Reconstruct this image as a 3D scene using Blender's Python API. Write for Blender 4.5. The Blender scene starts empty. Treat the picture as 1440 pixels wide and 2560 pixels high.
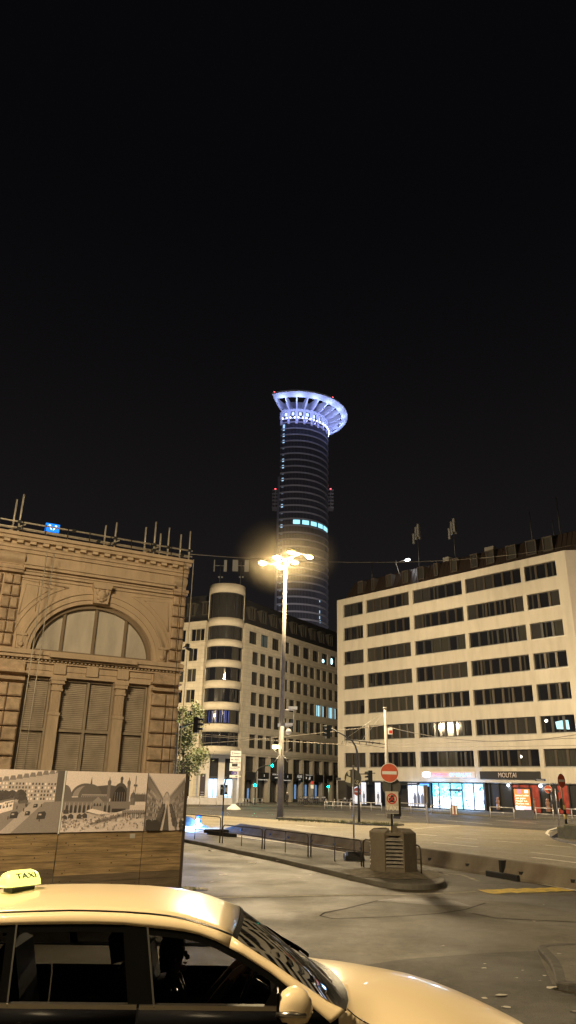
import bpy, math, random
from math import sin, cos, pi, radians, atan2, sqrt, hypot
from mathutils import Vector, Matrix
random.seed(7)
scene = bpy.context.scene
COL = scene.collection
# ------------------------------------------------------------------ camera model
FPX = 1760.0; PITCH = radians(21.15); ROLL = radians(1.2); EYE = Vector((0, 0, 2.5))
_f = Vector((0, cos(PITCH), sin(PITCH))); _r0 = Vector((1, 0, 0)); _u0 = _r0.cross(_f)
_r = _r0*cos(ROLL) + _u0*sin(ROLL); _u = _u0*cos(ROLL) - _r0*sin(ROLL)
def ray(x, y): return (_f + _r*((x-720)/FPX) - _u*((y-1280)/FPX)).normalized()
def G(x, y, z=0.0):
    d = ray(x, y); return EYE + d*((z-EYE.z)/d.z)
def AT(x, y, dist):
    "point on the sight line at a horizontal distance"
    d = ray(x, y); return EYE + d*(dist/hypot(d.x, d.y))
def ZAT(x, y, p):
    "height of a sight line where it passes over ground point p"
    d = ray(x, y); return EYE.z + d.z/hypot(d.x, d.y)*hypot(p[0], p[1])
class Plane:
    "vertical facade through p; local x along it, local y outward, local z up"
    def __init__(s, p, az, flip=False):
        s.o = Vector((p[0], p[1], 0)); a = radians(az + (180 if flip else 0))
        s.t = Vector((sin(a), cos(a), 0)); s.n = Vector((-cos(a), sin(a), 0))
        s.M = Matrix(((s.t.x, s.n.x, 0, s.o.x), (s.t.y, s.n.y, 0, s.o.y), (0, 0, 1, 0), (0, 0, 0, 1)))
    def at(s, x, y, off=0.0):
        d = ray(x, y); k = ((s.o + s.n*off - EYE).dot(s.n))/d.dot(s.n); q = EYE + d*k
        return ((q - s.o).dot(s.t), q.z)
# ------------------------------------------------------------------ materials
def nn(nt, t, **kw):
    n = nt.nodes.new(t)
    for k, v in kw.items(): setattr(n, k, v)
    return n
MATS = {}
def mat(name, col, rough=0.7, metal=0.0, var=0.0, scale=3.0, bump=0.0, bscale=20.0, emit=None, estr=0.0, spec=0.5, coat=0.0, attr=False, stretch=(1, 1, 1), dark=None, dscale=.5, damt=0.0, alpha=1.0, trans=0.0):
    if name in MATS: return MATS[name]
    m = bpy.data.materials.new(name); m.use_nodes = True; nt = m.node_tree; b = nt.nodes['Principled BSDF']
    b.inputs['Base Color'].default_value = (*col, 1); b.inputs['Roughness'].default_value = rough
    b.inputs['Metallic'].default_value = metal; b.inputs['Specular IOR Level'].default_value = spec
    b.inputs['Coat Weight'].default_value = coat; b.inputs['Coat Roughness'].default_value = 0.04
    b.inputs['Alpha'].default_value = alpha; b.inputs['Transmission Weight'].default_value = trans
    src = None
    tc = nn(nt, 'ShaderNodeTexCoord'); mp = nn(nt, 'ShaderNodeMapping'); mp.inputs['Scale'].default_value = stretch
    nt.links.new(tc.outputs['Object'], mp.inputs['Vector'])
    if attr:
        a = nn(nt, 'ShaderNodeAttribute', attribute_name='Col'); src = a.outputs['Color']
    if var > 0:
        tx = nn(nt, 'ShaderNodeTexNoise'); tx.inputs['Scale'].default_value = scale; tx.inputs['Detail'].default_value = 6; tx.inputs['Roughness'].default_value = .6
        nt.links.new(mp.outputs[0], tx.inputs['Vector'])
        rp = nn(nt, 'ShaderNodeMapRange'); rp.inputs['From Min'].default_value = .3; rp.inputs['From Max'].default_value = .7
        rp.inputs['To Min'].default_value = 1-var; rp.inputs['To Max'].default_value = 1+var
        nt.links.new(tx.outputs['Fac'], rp.inputs['Value'])
        mx = nn(nt, 'ShaderNodeMix', data_type='RGBA', blend_type='MULTIPLY'); mx.inputs['Factor'].default_value = 1
        if src: nt.links.new(src, mx.inputs['A'])
        else: mx.inputs['A'].default_value = (*col, 1)
        nt.links.new(rp.outputs[0], mx.inputs['B']); src = mx.outputs['Result']
    if damt > 0:
        tx = nn(nt, 'ShaderNodeTexNoise'); tx.inputs['Scale'].default_value = dscale; tx.inputs['Detail'].default_value = 8; tx.inputs['Roughness'].default_value = .65
        nt.links.new(mp.outputs[0], tx.inputs['Vector'])
        rp = nn(nt, 'ShaderNodeMapRange'); rp.inputs['From Min'].default_value = .45; rp.inputs['From Max'].default_value = .7; rp.inputs['To Max'].default_value = damt
        nt.links.new(tx.outputs['Fac'], rp.inputs['Value'])
        mx = nn(nt, 'ShaderNodeMix', data_type='RGBA'); mx.inputs['B'].default_value = (*(dark or (0.02, .02, .02)), 1)
        nt.links.new(rp.outputs[0], mx.inputs['Factor'])
        if src: nt.links.new(src, mx.inputs['A'])
        else: mx.inputs['A'].default_value = (*col, 1)
        src = mx.outputs['Result']
    if src: nt.links.new(src, b.inputs['Base Color'])
    if bump > 0:
        tb = nn(nt, 'ShaderNodeTexNoise'); tb.inputs['Scale'].default_value = bscale; tb.inputs['Detail'].default_value = 5
        nt.links.new(mp.outputs[0], tb.inputs['Vector'])
        bp = nn(nt, 'ShaderNodeBump'); bp.inputs['Strength'].default_value = bump; bp.inputs['Distance'].default_value = .03
        nt.links.new(tb.outputs['Fac'], bp.inputs['Height']); nt.links.new(bp.outputs[0], b.inputs['Normal'])
    if emit is not None:
        b.inputs['Emission Color'].default_value = (*emit, 1); b.inputs['Emission Strength'].default_value = estr
        if attr: nt.links.new(src, b.inputs['Emission Color'])
    m['_nt'] = 1
    MATS[name] = m; return m
# ------------------------------------------------------------------ mesh builder
class MB:
    def __init__(s): s.v = []; s.f = []; s.mi = []; s.sm = []; s.col = {}; s.T = Matrix.Identity(4); s.m = 0; s.smooth = False; s.c = None
    def vv(s, p): s.v.append(tuple(s.T @ Vector(p))); return len(s.v)-1
    def face(s, idx):
        s.f.append(idx); s.mi.append(s.m); s.sm.append(s.smooth)
        if s.c is not None: s.col[len(s.f)-1] = s.c
    def poly(s, pts): s.face([s.vv(p) for p in pts])
    def box(s, x0, x1, y0, y1, z0, z1, bev=0.0):
        if bev > 0:
            b = bev; P = []
            # chamfer on vertical and top edges via stacked rings
            rings = [(z0, 0), (z1-b, 0), (z1, b)]
            ids = []
            for z, i in rings:
                ids.append([s.vv(p) for p in ((x0+i+0, y0+i, z), (x1-i, y0+i, z), (x1-i, y1-i, z), (x0+i, y1-i, z))])
            for a, c in zip(ids, ids[1:]):
                for k in range(4): s.face([a[k], a[(k+1) % 4], c[(k+1) % 4], c[k]])
            s.face(ids[0][::-1]); s.face(ids[-1]); return
        i = [s.vv(p) for p in ((x0, y0, z0), (x1, y0, z0), (x1, y1, z0), (x0, y1, z0), (x0, y0, z1), (x1, y0, z1), (x1, y1, z1), (x0, y1, z1))]
        for q in ((0, 3, 2, 1), (4, 5, 6, 7), (0, 1, 5, 4), (1, 2, 6, 5), (2, 3, 7, 6), (3, 0, 4, 7)): s.face([i[k] for k in q])
    def cyl(s, p0, p1, r0, r1=None, n=10, cap=True):
        r1 = r0 if r1 is None else r1; p0 = Vector(p0); p1 = Vector(p1); d = (p1-p0).normalized()
        a = d.orthogonal().normalized(); b = d.cross(a); sm = s.smooth
        A = [s.vv(p0+(a*cos(2*pi*k/n)+b*sin(2*pi*k/n))*r0) for k in range(n)]
        B = [s.vv(p1+(a*cos(2*pi*k/n)+b*sin(2*pi*k/n))*r1) for k in range(n)]
        s.smooth = True
        for k in range(n): s.face([A[k], A[(k+1) % n], B[(k+1) % n], B[k]])
        s.smooth = False
        if cap: s.face(A[::-1]); s.face(B)
        s.smooth = sm
    def tube(s, pts, r, n=8):
        pts = [Vector(p) for p in pts]; rr = r if isinstance(r, (list, tuple)) else [r]*len(pts)
        rings = []; a = None
        for i, p in enumerate(pts):
            d = (pts[min(i+1, len(pts)-1)] - pts[max(i-1, 0)]).normalized()
            a = (d.orthogonal() if a is None else a - d*a.dot(d)).normalized(); b = d.cross(a)
            rings.append([s.vv(p+(a*cos(2*pi*k/n)+b*sin(2*pi*k/n))*rr[i]) for k in range(n)])
        s.smooth = True
        for A, B in zip(rings, rings[1:]):
            for k in range(n): s.face([A[k], A[(k+1) % n], B[(k+1) % n], B[k]])
        s.smooth = False; s.face(rings[0][::-1]); s.face(rings[-1])
    def prism(s, poly, z0, z1, top=True, bottom=True):
        "poly in xy, extruded in z"
        A = [s.vv((x, y, z0)) for x, y in poly]; B = [s.vv((x, y, z1)) for x, y in poly]; n = len(poly)
        for k in range(n): s.face([A[k], A[(k+1) % n], B[(k+1) % n], B[k]])
        if bottom: s.face(A[::-1])
        if top: s.face(B)
    def slab(s, poly, y0, y1):
        "poly in xz (facade plane), extruded in y; y1 is the outer side"
        A = [s.vv((x, y0, z)) for x, z in poly]; B = [s.vv((x, y1, z)) for x, z in poly]; n = len(poly)
        for k in range(n): s.face([A[k], A[(k+1) % n], B[(k+1) % n], B[k]])
        s.face(A[::-1]); s.face(B)
    def lathe(s, prof, c=(0, 0), n=24, a0=0.0, a1=2*pi, caps=True):
        "prof list of (r,z)"
        full = abs(a1-a0-2*pi) < 1e-6; m = n if full else n+1
        rings = [[s.vv((c[0]+r*cos(a0+(a1-a0)*k/n), c[1]+r*sin(a0+(a1-a0)*k/n), z)) for k in range(m)] for r, z in prof]
        for A, B in zip(rings, rings[1:]):
            for k in range(n if full else n):
                k2 = (k+1) % m; s.face([A[k], A[k2], B[k2], B[k]])
        if full and caps: s.face(rings[0][::-1]); s.face(rings[-1])
    def sphere(s, c, r, n=12, sc=(1, 1, 1)):
        rings = []; s.smooth = True
        for i in range(1, n//2):
            t = pi*i/(n//2); rings.append([s.vv((c[0]+r*sc[0]*sin(t)*cos(2*pi*k/n), c[1]+r*sc[1]*sin(t)*sin(2*pi*k/n), c[2]+r*sc[2]*cos(t))) for k in range(n)])
        tp = s.vv((c[0], c[1], c[2]+r*sc[2])); bt = s.vv((c[0], c[1], c[2]-r*sc[2]))
        for k in range(n): s.face([tp, rings[0][k], rings[0][(k+1) % n]]); s.face([bt, rings[-1][(k+1) % n], rings[-1][k]])
        for A, B in zip(rings, rings[1:]):
            for k in range(n): s.face([A[k], B[k], B[(k+1) % n], A[(k+1) % n]])
        s.smooth = False
    def mesh(s, name, mats):
        me = bpy.data.meshes.new(name); me.from_pydata(s.v, [], s.f)
        for m in (mats if isinstance(mats, (list, tuple)) else [mats]): me.materials.append(m)
        me.polygons.foreach_set('material_index', s.mi); me.polygons.foreach_set('use_smooth', s.sm)
        if s.col:
            ca = me.color_attributes.new('Col', 'FLOAT_COLOR', 'CORNER')
            for p in me.polygons:
                c = s.col.get(p.index, (.5, .5, .5))
                for li in p.loop_indices: ca.data[li].color = (*c, 1)
        me.update(); return me
    def build(s, name, mats, parent=None, M=None):
        return link(name, s.mesh(name, mats), parent, M)
WM = {}
def link(name, data, parent=None, M=None):
    o = bpy.data.objects.new(name, data); COL.objects.link(o)
    M = M.copy() if M is not None else (WM[parent.name].copy() if parent else Matrix.Identity(4)); WM[o.name] = M
    if parent:
        o.parent = parent; o.matrix_basis = WM[parent.name].inverted() @ M
    else: o.matrix_basis = M
    return o
def tag(o, label=None, cat=None, group=None, kind=None):
    if label: o['label'] = label
    if cat: o['category'] = cat
    if group: o['group'] = group
    if kind: o['kind'] = kind
    return o
def empty(name, M, label, cat, group=None):
    if not isinstance(M, Matrix): M = Matrix.Translation(Vector(M))
    return tag(link(name, None, None, M), label, cat, group)
def dup(o, M, parent=None):
    c = o.copy(); COL.objects.link(c); WM[c.name] = M
    if parent: c.parent = parent; c.matrix_basis = WM[parent.name].inverted() @ M
    else: c.matrix_basis = M
    for ch in list(o.children):
        if 'light_src' in ch: pass
        dup(ch, M @ WM[o.name].inverted() @ WM[ch.name], c)
    return c
def MT(x, y, z=0.0, rz=0.0): return Matrix.Translation((x, y, z)) @ Matrix.Rotation(rz, 4, 'Z')
def LM(m, x=0, y=0, z=0, rz=0.0, rx=0.0, ry=0.0):
    return m @ Matrix.Translation((x, y, z)) @ Matrix.Rotation(rz, 4, 'Z') @ Matrix.Rotation(ry, 4, 'Y') @ Matrix.Rotation(rx, 4, 'X')
def text(name, body, size, mt, parent, M, ext=.01, align='CENTER', sx=1.0):
    "lettering standing in the xz plane, reading along +x seen from -y (M places it)"
    cu = bpy.data.curves.new('t', 'FONT'); cu.body = body; cu.size = size; cu.extrude = ext; cu.align_x = align; cu.align_y = 'CENTER'; cu.resolution_u = 3
    t = bpy.data.objects.new('t', cu); COL.objects.link(t); dg = bpy.context.evaluated_depsgraph_get()
    me = bpy.data.meshes.new_from_object(t.evaluated_get(dg)); bpy.data.objects.remove(t); me.transform(Matrix.Diagonal((sx, 1, 1, 1)))
    me.transform(Matrix.Rotation(pi/2, 4, 'X')); me.materials.clear(); me.materials.append(mt)
    return link(name, me, parent, M)
FLIP = Matrix.Rotation(pi, 4, 'Z')   # facade frames look along +y outward; lettering is read from there
def wall_grid(mb, x0, x1, z0, z1, rows, y0, y1):
    "rows: (zb, zt, [(xa, xb), ...]) openings; pieces butt edge to edge"
    z = z0
    for zb, zt, ops in sorted(rows):
        if zb > z: mb.box(x0, x1, y0, y1, z, zb)
        x = x0
        for a, b in sorted(ops):
            if a > x: mb.box(x, a, y0, y1, zb, zt)
            x = b
        if x1 > x: mb.box(x, x1, y0, y1, zb, zt)
        z = zt
    if z1 > z: mb.box(x0, x1, y0, y1, z, z1)
def sm(a, b, x): t = max(0, min(1, (x-a)/(b-a))); return t*t*(3-2*t)
def groundz(y): return 0.2*(1-sm(6.8, 9.8, y))
# ------------------------------------------------------------------ common materials
steel = mat('galvanised steel', (.42, .42, .40), .45, .6, var=.15)
dsteel = mat('dark painted steel', (.035, .035, .035), .45, .3)
black = mat('black plastic', (.012, .012, .012), .5)
rubber = mat('black rubber', (.02, .02, .02), .85)
whitep = mat('white paint', (.75, .75, .72), .5)
redp = mat('traffic red', (.5, .035, .02), .5, var=.12, scale=8)
glassd = mat('dark window glass', (.012, .013, .018), .05, spec=.9)
glassc = mat('curtained window glass', (.045, .043, .038), .12, var=.25, scale=9, stretch=(1, 1, .05), spec=.5)
glassb = mat('blind window glass', (.035, .034, .034), .16, var=.15, scale=3, spec=.5)
frame_d = mat('dark window frame', (.03, .03, .03), .4)
# ================================================================== THE SETTING
def asphalt(name, col, rough, sc=1.0, crack=0.0, dirt=.6):
    m = bpy.data.materials.new(name); m.use_nodes = True; nt = m.node_tree; b = nt.nodes['Principled BSDF']
    tc = nn(nt, 'ShaderNodeTexCoord'); L = nt.links.new
    def noise(s, d=6, r=.6, st=(1, 1, 1)):
        mp = nn(nt, 'ShaderNodeMapping'); mp.inputs['Scale'].default_value = st; L(tc.outputs['Object'], mp.inputs['Vector'])
        t = nn(nt, 'ShaderNodeTexNoise'); t.inputs['Scale'].default_value = s; t.inputs['Detail'].default_value = d; t.inputs['Roughness'].default_value = r
        L(mp.outputs[0], t.inputs['Vector']); return t.outputs['Fac']
    def rng(x, a, c, lo, hi):
        r = nn(nt, 'ShaderNodeMapRange'); r.inputs['From Min'].default_value = a; r.inputs['From Max'].default_value = c; r.inputs['To Min'].default_value = lo; r.inputs['To Max'].default_value = hi; L(x, r.inputs['Value']); return r.outputs[0]
    def mul(a, c):
        x = nn(nt, 'ShaderNodeMath', operation='MULTIPLY'); L(a, x.inputs[0]); L(c, x.inputs[1]); return x.outputs[0]
    grain = rng(noise(34*sc, 4, .85), .3, .7, .45, 1.6); patch = rng(noise(.22*sc, 8, .66), .36, .64, 1-.62*dirt, 1+.45*dirt)
    streak = rng(noise(.9*sc, 5, .6, (.25, 2.2, 1)), .35, .7, 1-.22*dirt, 1+.2*dirt); spots = rng(noise(2.2*sc, 6, .7), .62, .72, 1, 1-.35*dirt)
    mid = rng(noise(5*sc, 7, .8), .3, .7, .62, 1.4); fine = rng(noise(14*sc, 4, .8, (.4, 1.8, 1)), .3, .7, .65, 1.4)
    v = mul(mul(mul(mul(mul(grain, patch), streak), spots), mid), fine)
    mx = nn(nt, 'ShaderNodeMix', data_type='RGBA', blend_type='MULTIPLY'); mx.inputs['Factor'].default_value = 1; mx.inputs['A'].default_value = (*col, 1); L(v, mx.inputs['B'])
    L(mx.outputs['Result'], b.inputs['Base Color']); L(rng(noise(.5*sc, 5), .35, .65, rough-.12, rough+.1), b.inputs['Roughness'])
    bp = nn(nt, 'ShaderNodeBump'); bp.inputs['Strength'].default_value = .8; bp.inputs['Distance'].default_value = .02; L(noise(45*sc, 4, .7), bp.inputs['Height']); L(bp.outputs[0], b.inputs['Normal'])
    return m
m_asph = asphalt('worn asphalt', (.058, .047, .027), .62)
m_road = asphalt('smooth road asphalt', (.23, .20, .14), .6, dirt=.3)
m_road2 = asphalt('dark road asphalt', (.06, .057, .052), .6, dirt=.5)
m_pave = asphalt('pavement concrete', (.10, .092, .075), .8, dirt=.6)
m_kerb = mat('kerb stone', (.13, .12, .10), .8, var=.3, scale=4, bump=.4, damt=.6, dscale=2)
m_dirt = mat('trodden dirt', (.12, .10, .07), .95, var=.4, scale=6, bump=.8, bscale=14)
m_line = mat("worn road paint", (.78, .74, .64), .75, var=.2, scale=9, damt=.55, dark=(.16, .15, .13), dscale=5)
m_line_w = mat('very worn road paint', (.30, .27, .20), .85, var=.3, scale=9, damt=1, dark=(.085, .078, .07), dscale=3.2)
m_yel = mat('yellow road paint', (.62, .43, .03), .6, var=.2, scale=9, damt=.75, dark=(.2, .15, .05), dscale=4)
m_tar = mat('tar seam', (.016, .014, .011), .9, spec=.1)
# ground: one sheet to the horizon, rising slightly under the taxi
mb = MB()
xs = [-900, -300, -100, -40, -20, -12, -8, -5, -3, -1, 1, 3, 5, 8, 12, 20, 40, 100, 300, 900]
ys = [-900, -300, -60, -10, 0, 3, 5] + [6.6+.2*k for k in range(18)] + [12, 16, 20, 26, 34, 45, 60, 80, 120, 200, 400, 900]
idx = [[mb.vv((x, y, groundz(y))) for x in xs] for y in ys]
for j in range(len(ys)-1):
    for i in range(len(xs)-1): mb.smooth = True; mb.face([idx[j][i], idx[j][i+1], idx[j+1][i+1], idx[j+1][i]])
tag(mb.build('ground', m_asph), kind='structure')
def sheet(name, pts, m, z=.004, px=True):
    P = [G(*p) for p in pts] if px else [Vector((*p, 0)) for p in pts]
    b = MB(); b.poly([(p.x, p.y, z) for p in P]); o = b.build(name, m)
    if b and o.data.polygons[0].normal.z < 0: o.data.flip_normals()
    return tag(o, kind='structure')
def slabk(name, P, h, m, mk=None, kerb=.14, px=True):
    "raised paved area with a kerb ring"
    P = [G(*p) for p in P] if px else [Vector((*p, 0)) for p in P]
    Q = [(p.x, p.y) for p in P]; n = len(Q)
    if name in ('traffic_island', 'kerbed_corner', 'right_island'):
        for _ in range(2): Q = [q for i in range(len(Q)) for q in ((Q[i][0]*.75+Q[(i+1) % len(Q)][0]*.25, Q[i][1]*.75+Q[(i+1) % len(Q)][1]*.25), (Q[i][0]*.25+Q[(i+1) % len(Q)][0]*.75, Q[i][1]*.25+Q[(i+1) % len(Q)][1]*.75))]
        Q = [q for i, q in enumerate(Q) if hypot(q[0]-Q[i-1][0], q[1]-Q[i-1][1]) > .05]; n = len(Q)
    area = sum(Q[i][0]*Q[(i+1) % n][1]-Q[(i+1) % n][0]*Q[i][1] for i in range(n))
    if area < 0: Q = Q[::-1]
    def off(d):
        R = []
        for i in range(n):
            a = Vector(Q[i-1]); b = Vector(Q[i]); c = Vector(Q[(i+1) % n]); e1 = (b-a).normalized(); e2 = (c-b).normalized()
            nrm = (Vector((-e1.y, e1.x))+Vector((-e2.y, e2.x))); nrm = nrm/max(.3, nrm.length_squared/2) if nrm.length > .01 else Vector((0, 0))
            R.append((b.x+nrm.x*d, b.y+nrm.y*d))
        return R
    I = off(kerb); C = off(.02); b = MB()
    ring = lambda poly, z: [b.vv((x, y, z)) for x, y in poly]
    r0 = ring(Q, -.02); r1 = ring(Q, h-.02); r2 = ring(C, h); r3 = ring(I, h)
    b.m = 1
    for A, B in ((r0, r1), (r1, r2), (r2, r3)):
        for k in range(n): b.face([A[k], A[(k+1) % n], B[(k+1) % n], B[k]])
    b.m = 0; b.face(ring(I, h-.004))
    return tag(b.build(name, [m, mk or m_kerb]), kind='structure')
BL = G(562, 2078); BR = G(1440, 2222); bdir = (BR-BL).normalized(); bdir.z = 0; bdir.normalize(); bn = Vector((-bdir.y, bdir.x, 0))   # barrier line, bn = away
if bn.y < 0: bn = -bn
def BP(s, d): p = BL + bdir*s + bn*d; return (p.x, p.y)
BLEN = (BR-BL).length
# main carriageway beyond the barrier and the second one beyond the tracks
roadP = [BP(-30, .2), BP(BLEN+12, .2), BP(BLEN+16, 12.5), BP(-34, 22)]
def far(x, y): p = G(x, y); return (p.x, p.y)
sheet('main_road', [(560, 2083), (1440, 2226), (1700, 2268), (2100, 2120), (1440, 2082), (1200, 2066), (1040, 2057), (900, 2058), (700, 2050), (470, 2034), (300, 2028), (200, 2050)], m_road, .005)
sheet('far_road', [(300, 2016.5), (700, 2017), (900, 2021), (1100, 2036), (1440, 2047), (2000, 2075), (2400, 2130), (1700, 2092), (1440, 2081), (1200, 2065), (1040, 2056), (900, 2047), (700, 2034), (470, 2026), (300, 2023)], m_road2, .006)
sheet('tram_track_bed', [(300, 2022), (470, 2025.5), (700, 2033), (905, 2045), (1010, 2053), (960, 2061), (700, 2049), (470, 2033.5), (300, 2027)], mat('track bed', (.05, .048, .044), .7, var=.5, scale=3, bump=.6), .009)
sheet('taxi_lane', [(470, 2082), (556, 2086), (700, 2104), (918, 2137), (1190, 2186), (1440, 2229), (1200, 2222), (1110, 2212), (1050, 2192), (905, 2158), (772, 2132), (657, 2115), (553, 2103), (460, 2092)], m_pave, .004)
m_kdark = mat('dirty dark kerb', (.055, .05, .042), .85, var=.4, scale=5, bump=.5)
# kerbed areas
slabk('traffic_island', [(380, 2088), (465, 2107), (505, 2114), (560, 2127), (625, 2141), (680, 2152), (745, 2168), (845, 2192), (925, 2212), (970, 2221), (1040, 2226), (1095, 2223), (1115, 2216), (1110, 2205), (1085, 2196), (1050, 2187), (905, 2158), (772, 2132), (657, 2113), (553, 2098), (470, 2087), (400, 2080)], .13, m_pave)
slabk('kerbed_corner', [(1342, 2375), (1352, 2392), (1372, 2412), (1384, 2436), (1388, 2462), (1392, 2476), (1440, 2480), (1620, 2490), (1620, 2372), (1440, 2372)], .09, m_asph, m_kdark)
slabk('planted_median', [(690, 2047.5), (760, 2051), (900, 2063), (985, 2066), (1010, 2064), (1000, 2058), (900, 2052), (760, 2045)], .12, mat('median gravel', (.10, .09, .06), .95, var=.6, scale=2.5, bump=1))
slabk('right_island', [(1385, 2083), (1372, 2089), (1378, 2097), (1400, 2105), (1440, 2113), (1600, 2140), (1700, 2120), (1560, 2096), (1440, 2085)], .14, m_dirt)
slabk('shop_pavement', [(845, 2019), (900, 2020), (960, 2024), (1100, 2034), (1200, 2041), (1320, 2046), (1440, 2049), (1800, 2064), (2000, 2040), (1440, 2025), (1180, 2016), (870, 2005), (845, 2012)], .12, m_pave)
slabk('plaza_pavement', [(300, 2013), (470, 2012.5), (600, 2016), (700, 2017.5), (760, 2015.5), (800, 2017), (868, 2018), (868, 1996), (760, 1990), (300, 1990)], .10, asphalt('plaza paving', (.12, .11, .09), .75))
# markings
def line(name, pts, w, m=m_line, z=.012):
    P = [G(*p) for p in pts]; b = MB(); L = []; R = []
    for i, p in enumerate(P):
        d = (P[min(i+1, len(P)-1)]-P[max(i-1, 0)]); d.z = 0; d.normalize(); s = Vector((-d.y, d.x, 0))*w/2
        L.append(b.vv((p.x+s.x, p.y+s.y, z))); R.append(b.vv((p.x-s.x, p.y-s.y, z)))
    for i in range(len(P)-1): b.face([R[i], R[i+1], L[i+1], L[i]])
    return tag(b.build(name, m), kind='structure')
def z7(x, y): return (860+.4028*x, 1980+.4028*y)
for a in [((445, 262), (575, 272)), ((690, 285), (825, 295)), ((950, 305), (1100, 318)), ((1250, 332), (1420, 345)), ((555, 315), (830, 342)), ((1155, 375), (1440, 408)), ((1170, 407), (1445, 441))]:
    line('lane_marking', [z7(*a[0]), z7(*a[1])], .17 if a[0][0] not in (1170,) else .26)
line('lane_marking', [(1398, 2068), (1372, 2076), (1366, 2084), (1385, 2095), (1420, 2108), (1470, 2122)], .16)
line('lane_marking', [(1033, 2073), (1085, 2068), (1150, 2064)], .12)
line('lane_marking', [(470, 2018.5), (600, 2021.5), (760, 2026), (860, 2030)], .2)
line('lane_marking', [(940, 2036), (1030, 2043)], .15); line('lane_marking', [(1100, 2050), (1230, 2061)], .15); line('lane_marking', [(1240, 2051), (1340, 2058)], .15)
line('lane_marking', [(740, 2063), (790, 2068)], .2)
line('lane_marking', [(1043, 2164), (1110, 2184), (1120, 2190)], .12, m_line_w); line('lane_marking', [(1060, 2176), (1158, 2189), (1196, 2204)], .14, m_line_w)
line('lane_marking', [(1034, 2152), (1130, 2170), (1257, 2191)], .22, m_line, .02)
line('lane_marking', [(1322, 2205), (1440, 2227), (1500, 2238)], .22, m_line, .02)
line('lane_marking', [(480, 2079), (560, 2086), (640, 2098), (777, 2115), (916, 2135)], .16, m_line, .012)
line('stop_line', [(400, 2252), (490, 2247), (600, 2243), (720, 2241), (860, 2238), (1000, 2237), (1130, 2233), (1190, 2229)], .17, m_line_w, .006)
b = MB(); random.seed(3)
top = [G(x, 2226-(x-1195)*.035+random.uniform(-1.2, 1.2)) for x in range(1195, 1450, 14)]; bot = [G(x, 2236.5-(x-1195)*.038+random.uniform(-1.5, 1.5)) for x in range(1195, 1450, 14)]
bot[0] = top[0]+Vector((0, -.05, 0)); bot[1] = G(1209, 2231)
for i in range(len(top)-1): b.poly([(bot[i].x, bot[i].y, .011), (bot[i+1].x, bot[i+1].y, .011), (top[i+1].x, top[i+1].y, .011), (top[i].x, top[i].y, .011)])
tag(b.build('yellow_line', m_yel), kind='structure')
# tar seams, patches, painted foreground shade and the puddle
line('tar_seam', [(800, 2290), (812, 2282), (860, 2273), (905, 2262), (945, 2252)], .04, m_tar, .006)
line('tar_seam', [(800, 2290), (830, 2297), (884, 2296), (960, 2293), (1021, 2290), (1101, 2284), (1165, 2274), (1214, 2258)], .035, m_tar, .006)
line('tar_seam', [(1180, 2284), (1240, 2296), (1320, 2300), (1440, 2306)], .05, mat('tyre mark', (.04, .035, .028), .9, spec=.05), .007)
sheet('asphalt_or_shade_patch', [(1080, 2246), (1190, 2250), (1320, 2260), (1440, 2282), (1440, 2240), (1200, 2237)], asphalt('patch asphalt', (.07, .064, .056), .6), .004)
sheet('asphalt_or_shade_patch', [(860, 2420), (1020, 2398), (1230, 2382), (1342, 2378), (1390, 2480), (1440, 2484), (1440, 2700), (900, 2700)], asphalt('foreground shade asphalt', (.036, .031, .021), .7, dirt=.5), .0045)  # sheet painting the dimmer lamplight of the right foreground into the asphalt
sheet('asphalt_or_shade_patch', [(940, 2252), (1060, 2262), (1180, 2266), (1130, 2250), (1010, 2243)], asphalt('oil stained asphalt', (.05, .045, .04), .45), .005)
def puddle(pts, nm='puddle'):
    b = MB(); b.poly([(G(*p).x, G(*p).y, .014) for p in pts]); tag(b.build(nm, mat('standing water', (.02, .02, .022), .03, spec=.8)), kind='structure')
m_tyre = mat('faint tyre mark', (.055, .047, .032), .9, spec=.1, var=.5, scale=4)

puddle([(449, 2227), (447, 2221), (462, 2217), (480, 2218), (500, 2220), (523, 2223), (515, 2226), (480, 2228)])
# tram rails
rail = mat('polished rail steel', (.35, .34, .33), .25, .9)
for dy in (0, 2.2, 6.0, 8.4):
    line('tram_rail', [(300, 2023+dy*.45), (470, 2026.2+dy*.72), (700, 2034.5+dy*1.45), (905, 2046.5+dy*1.6)], .09, rail, .02)
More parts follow.
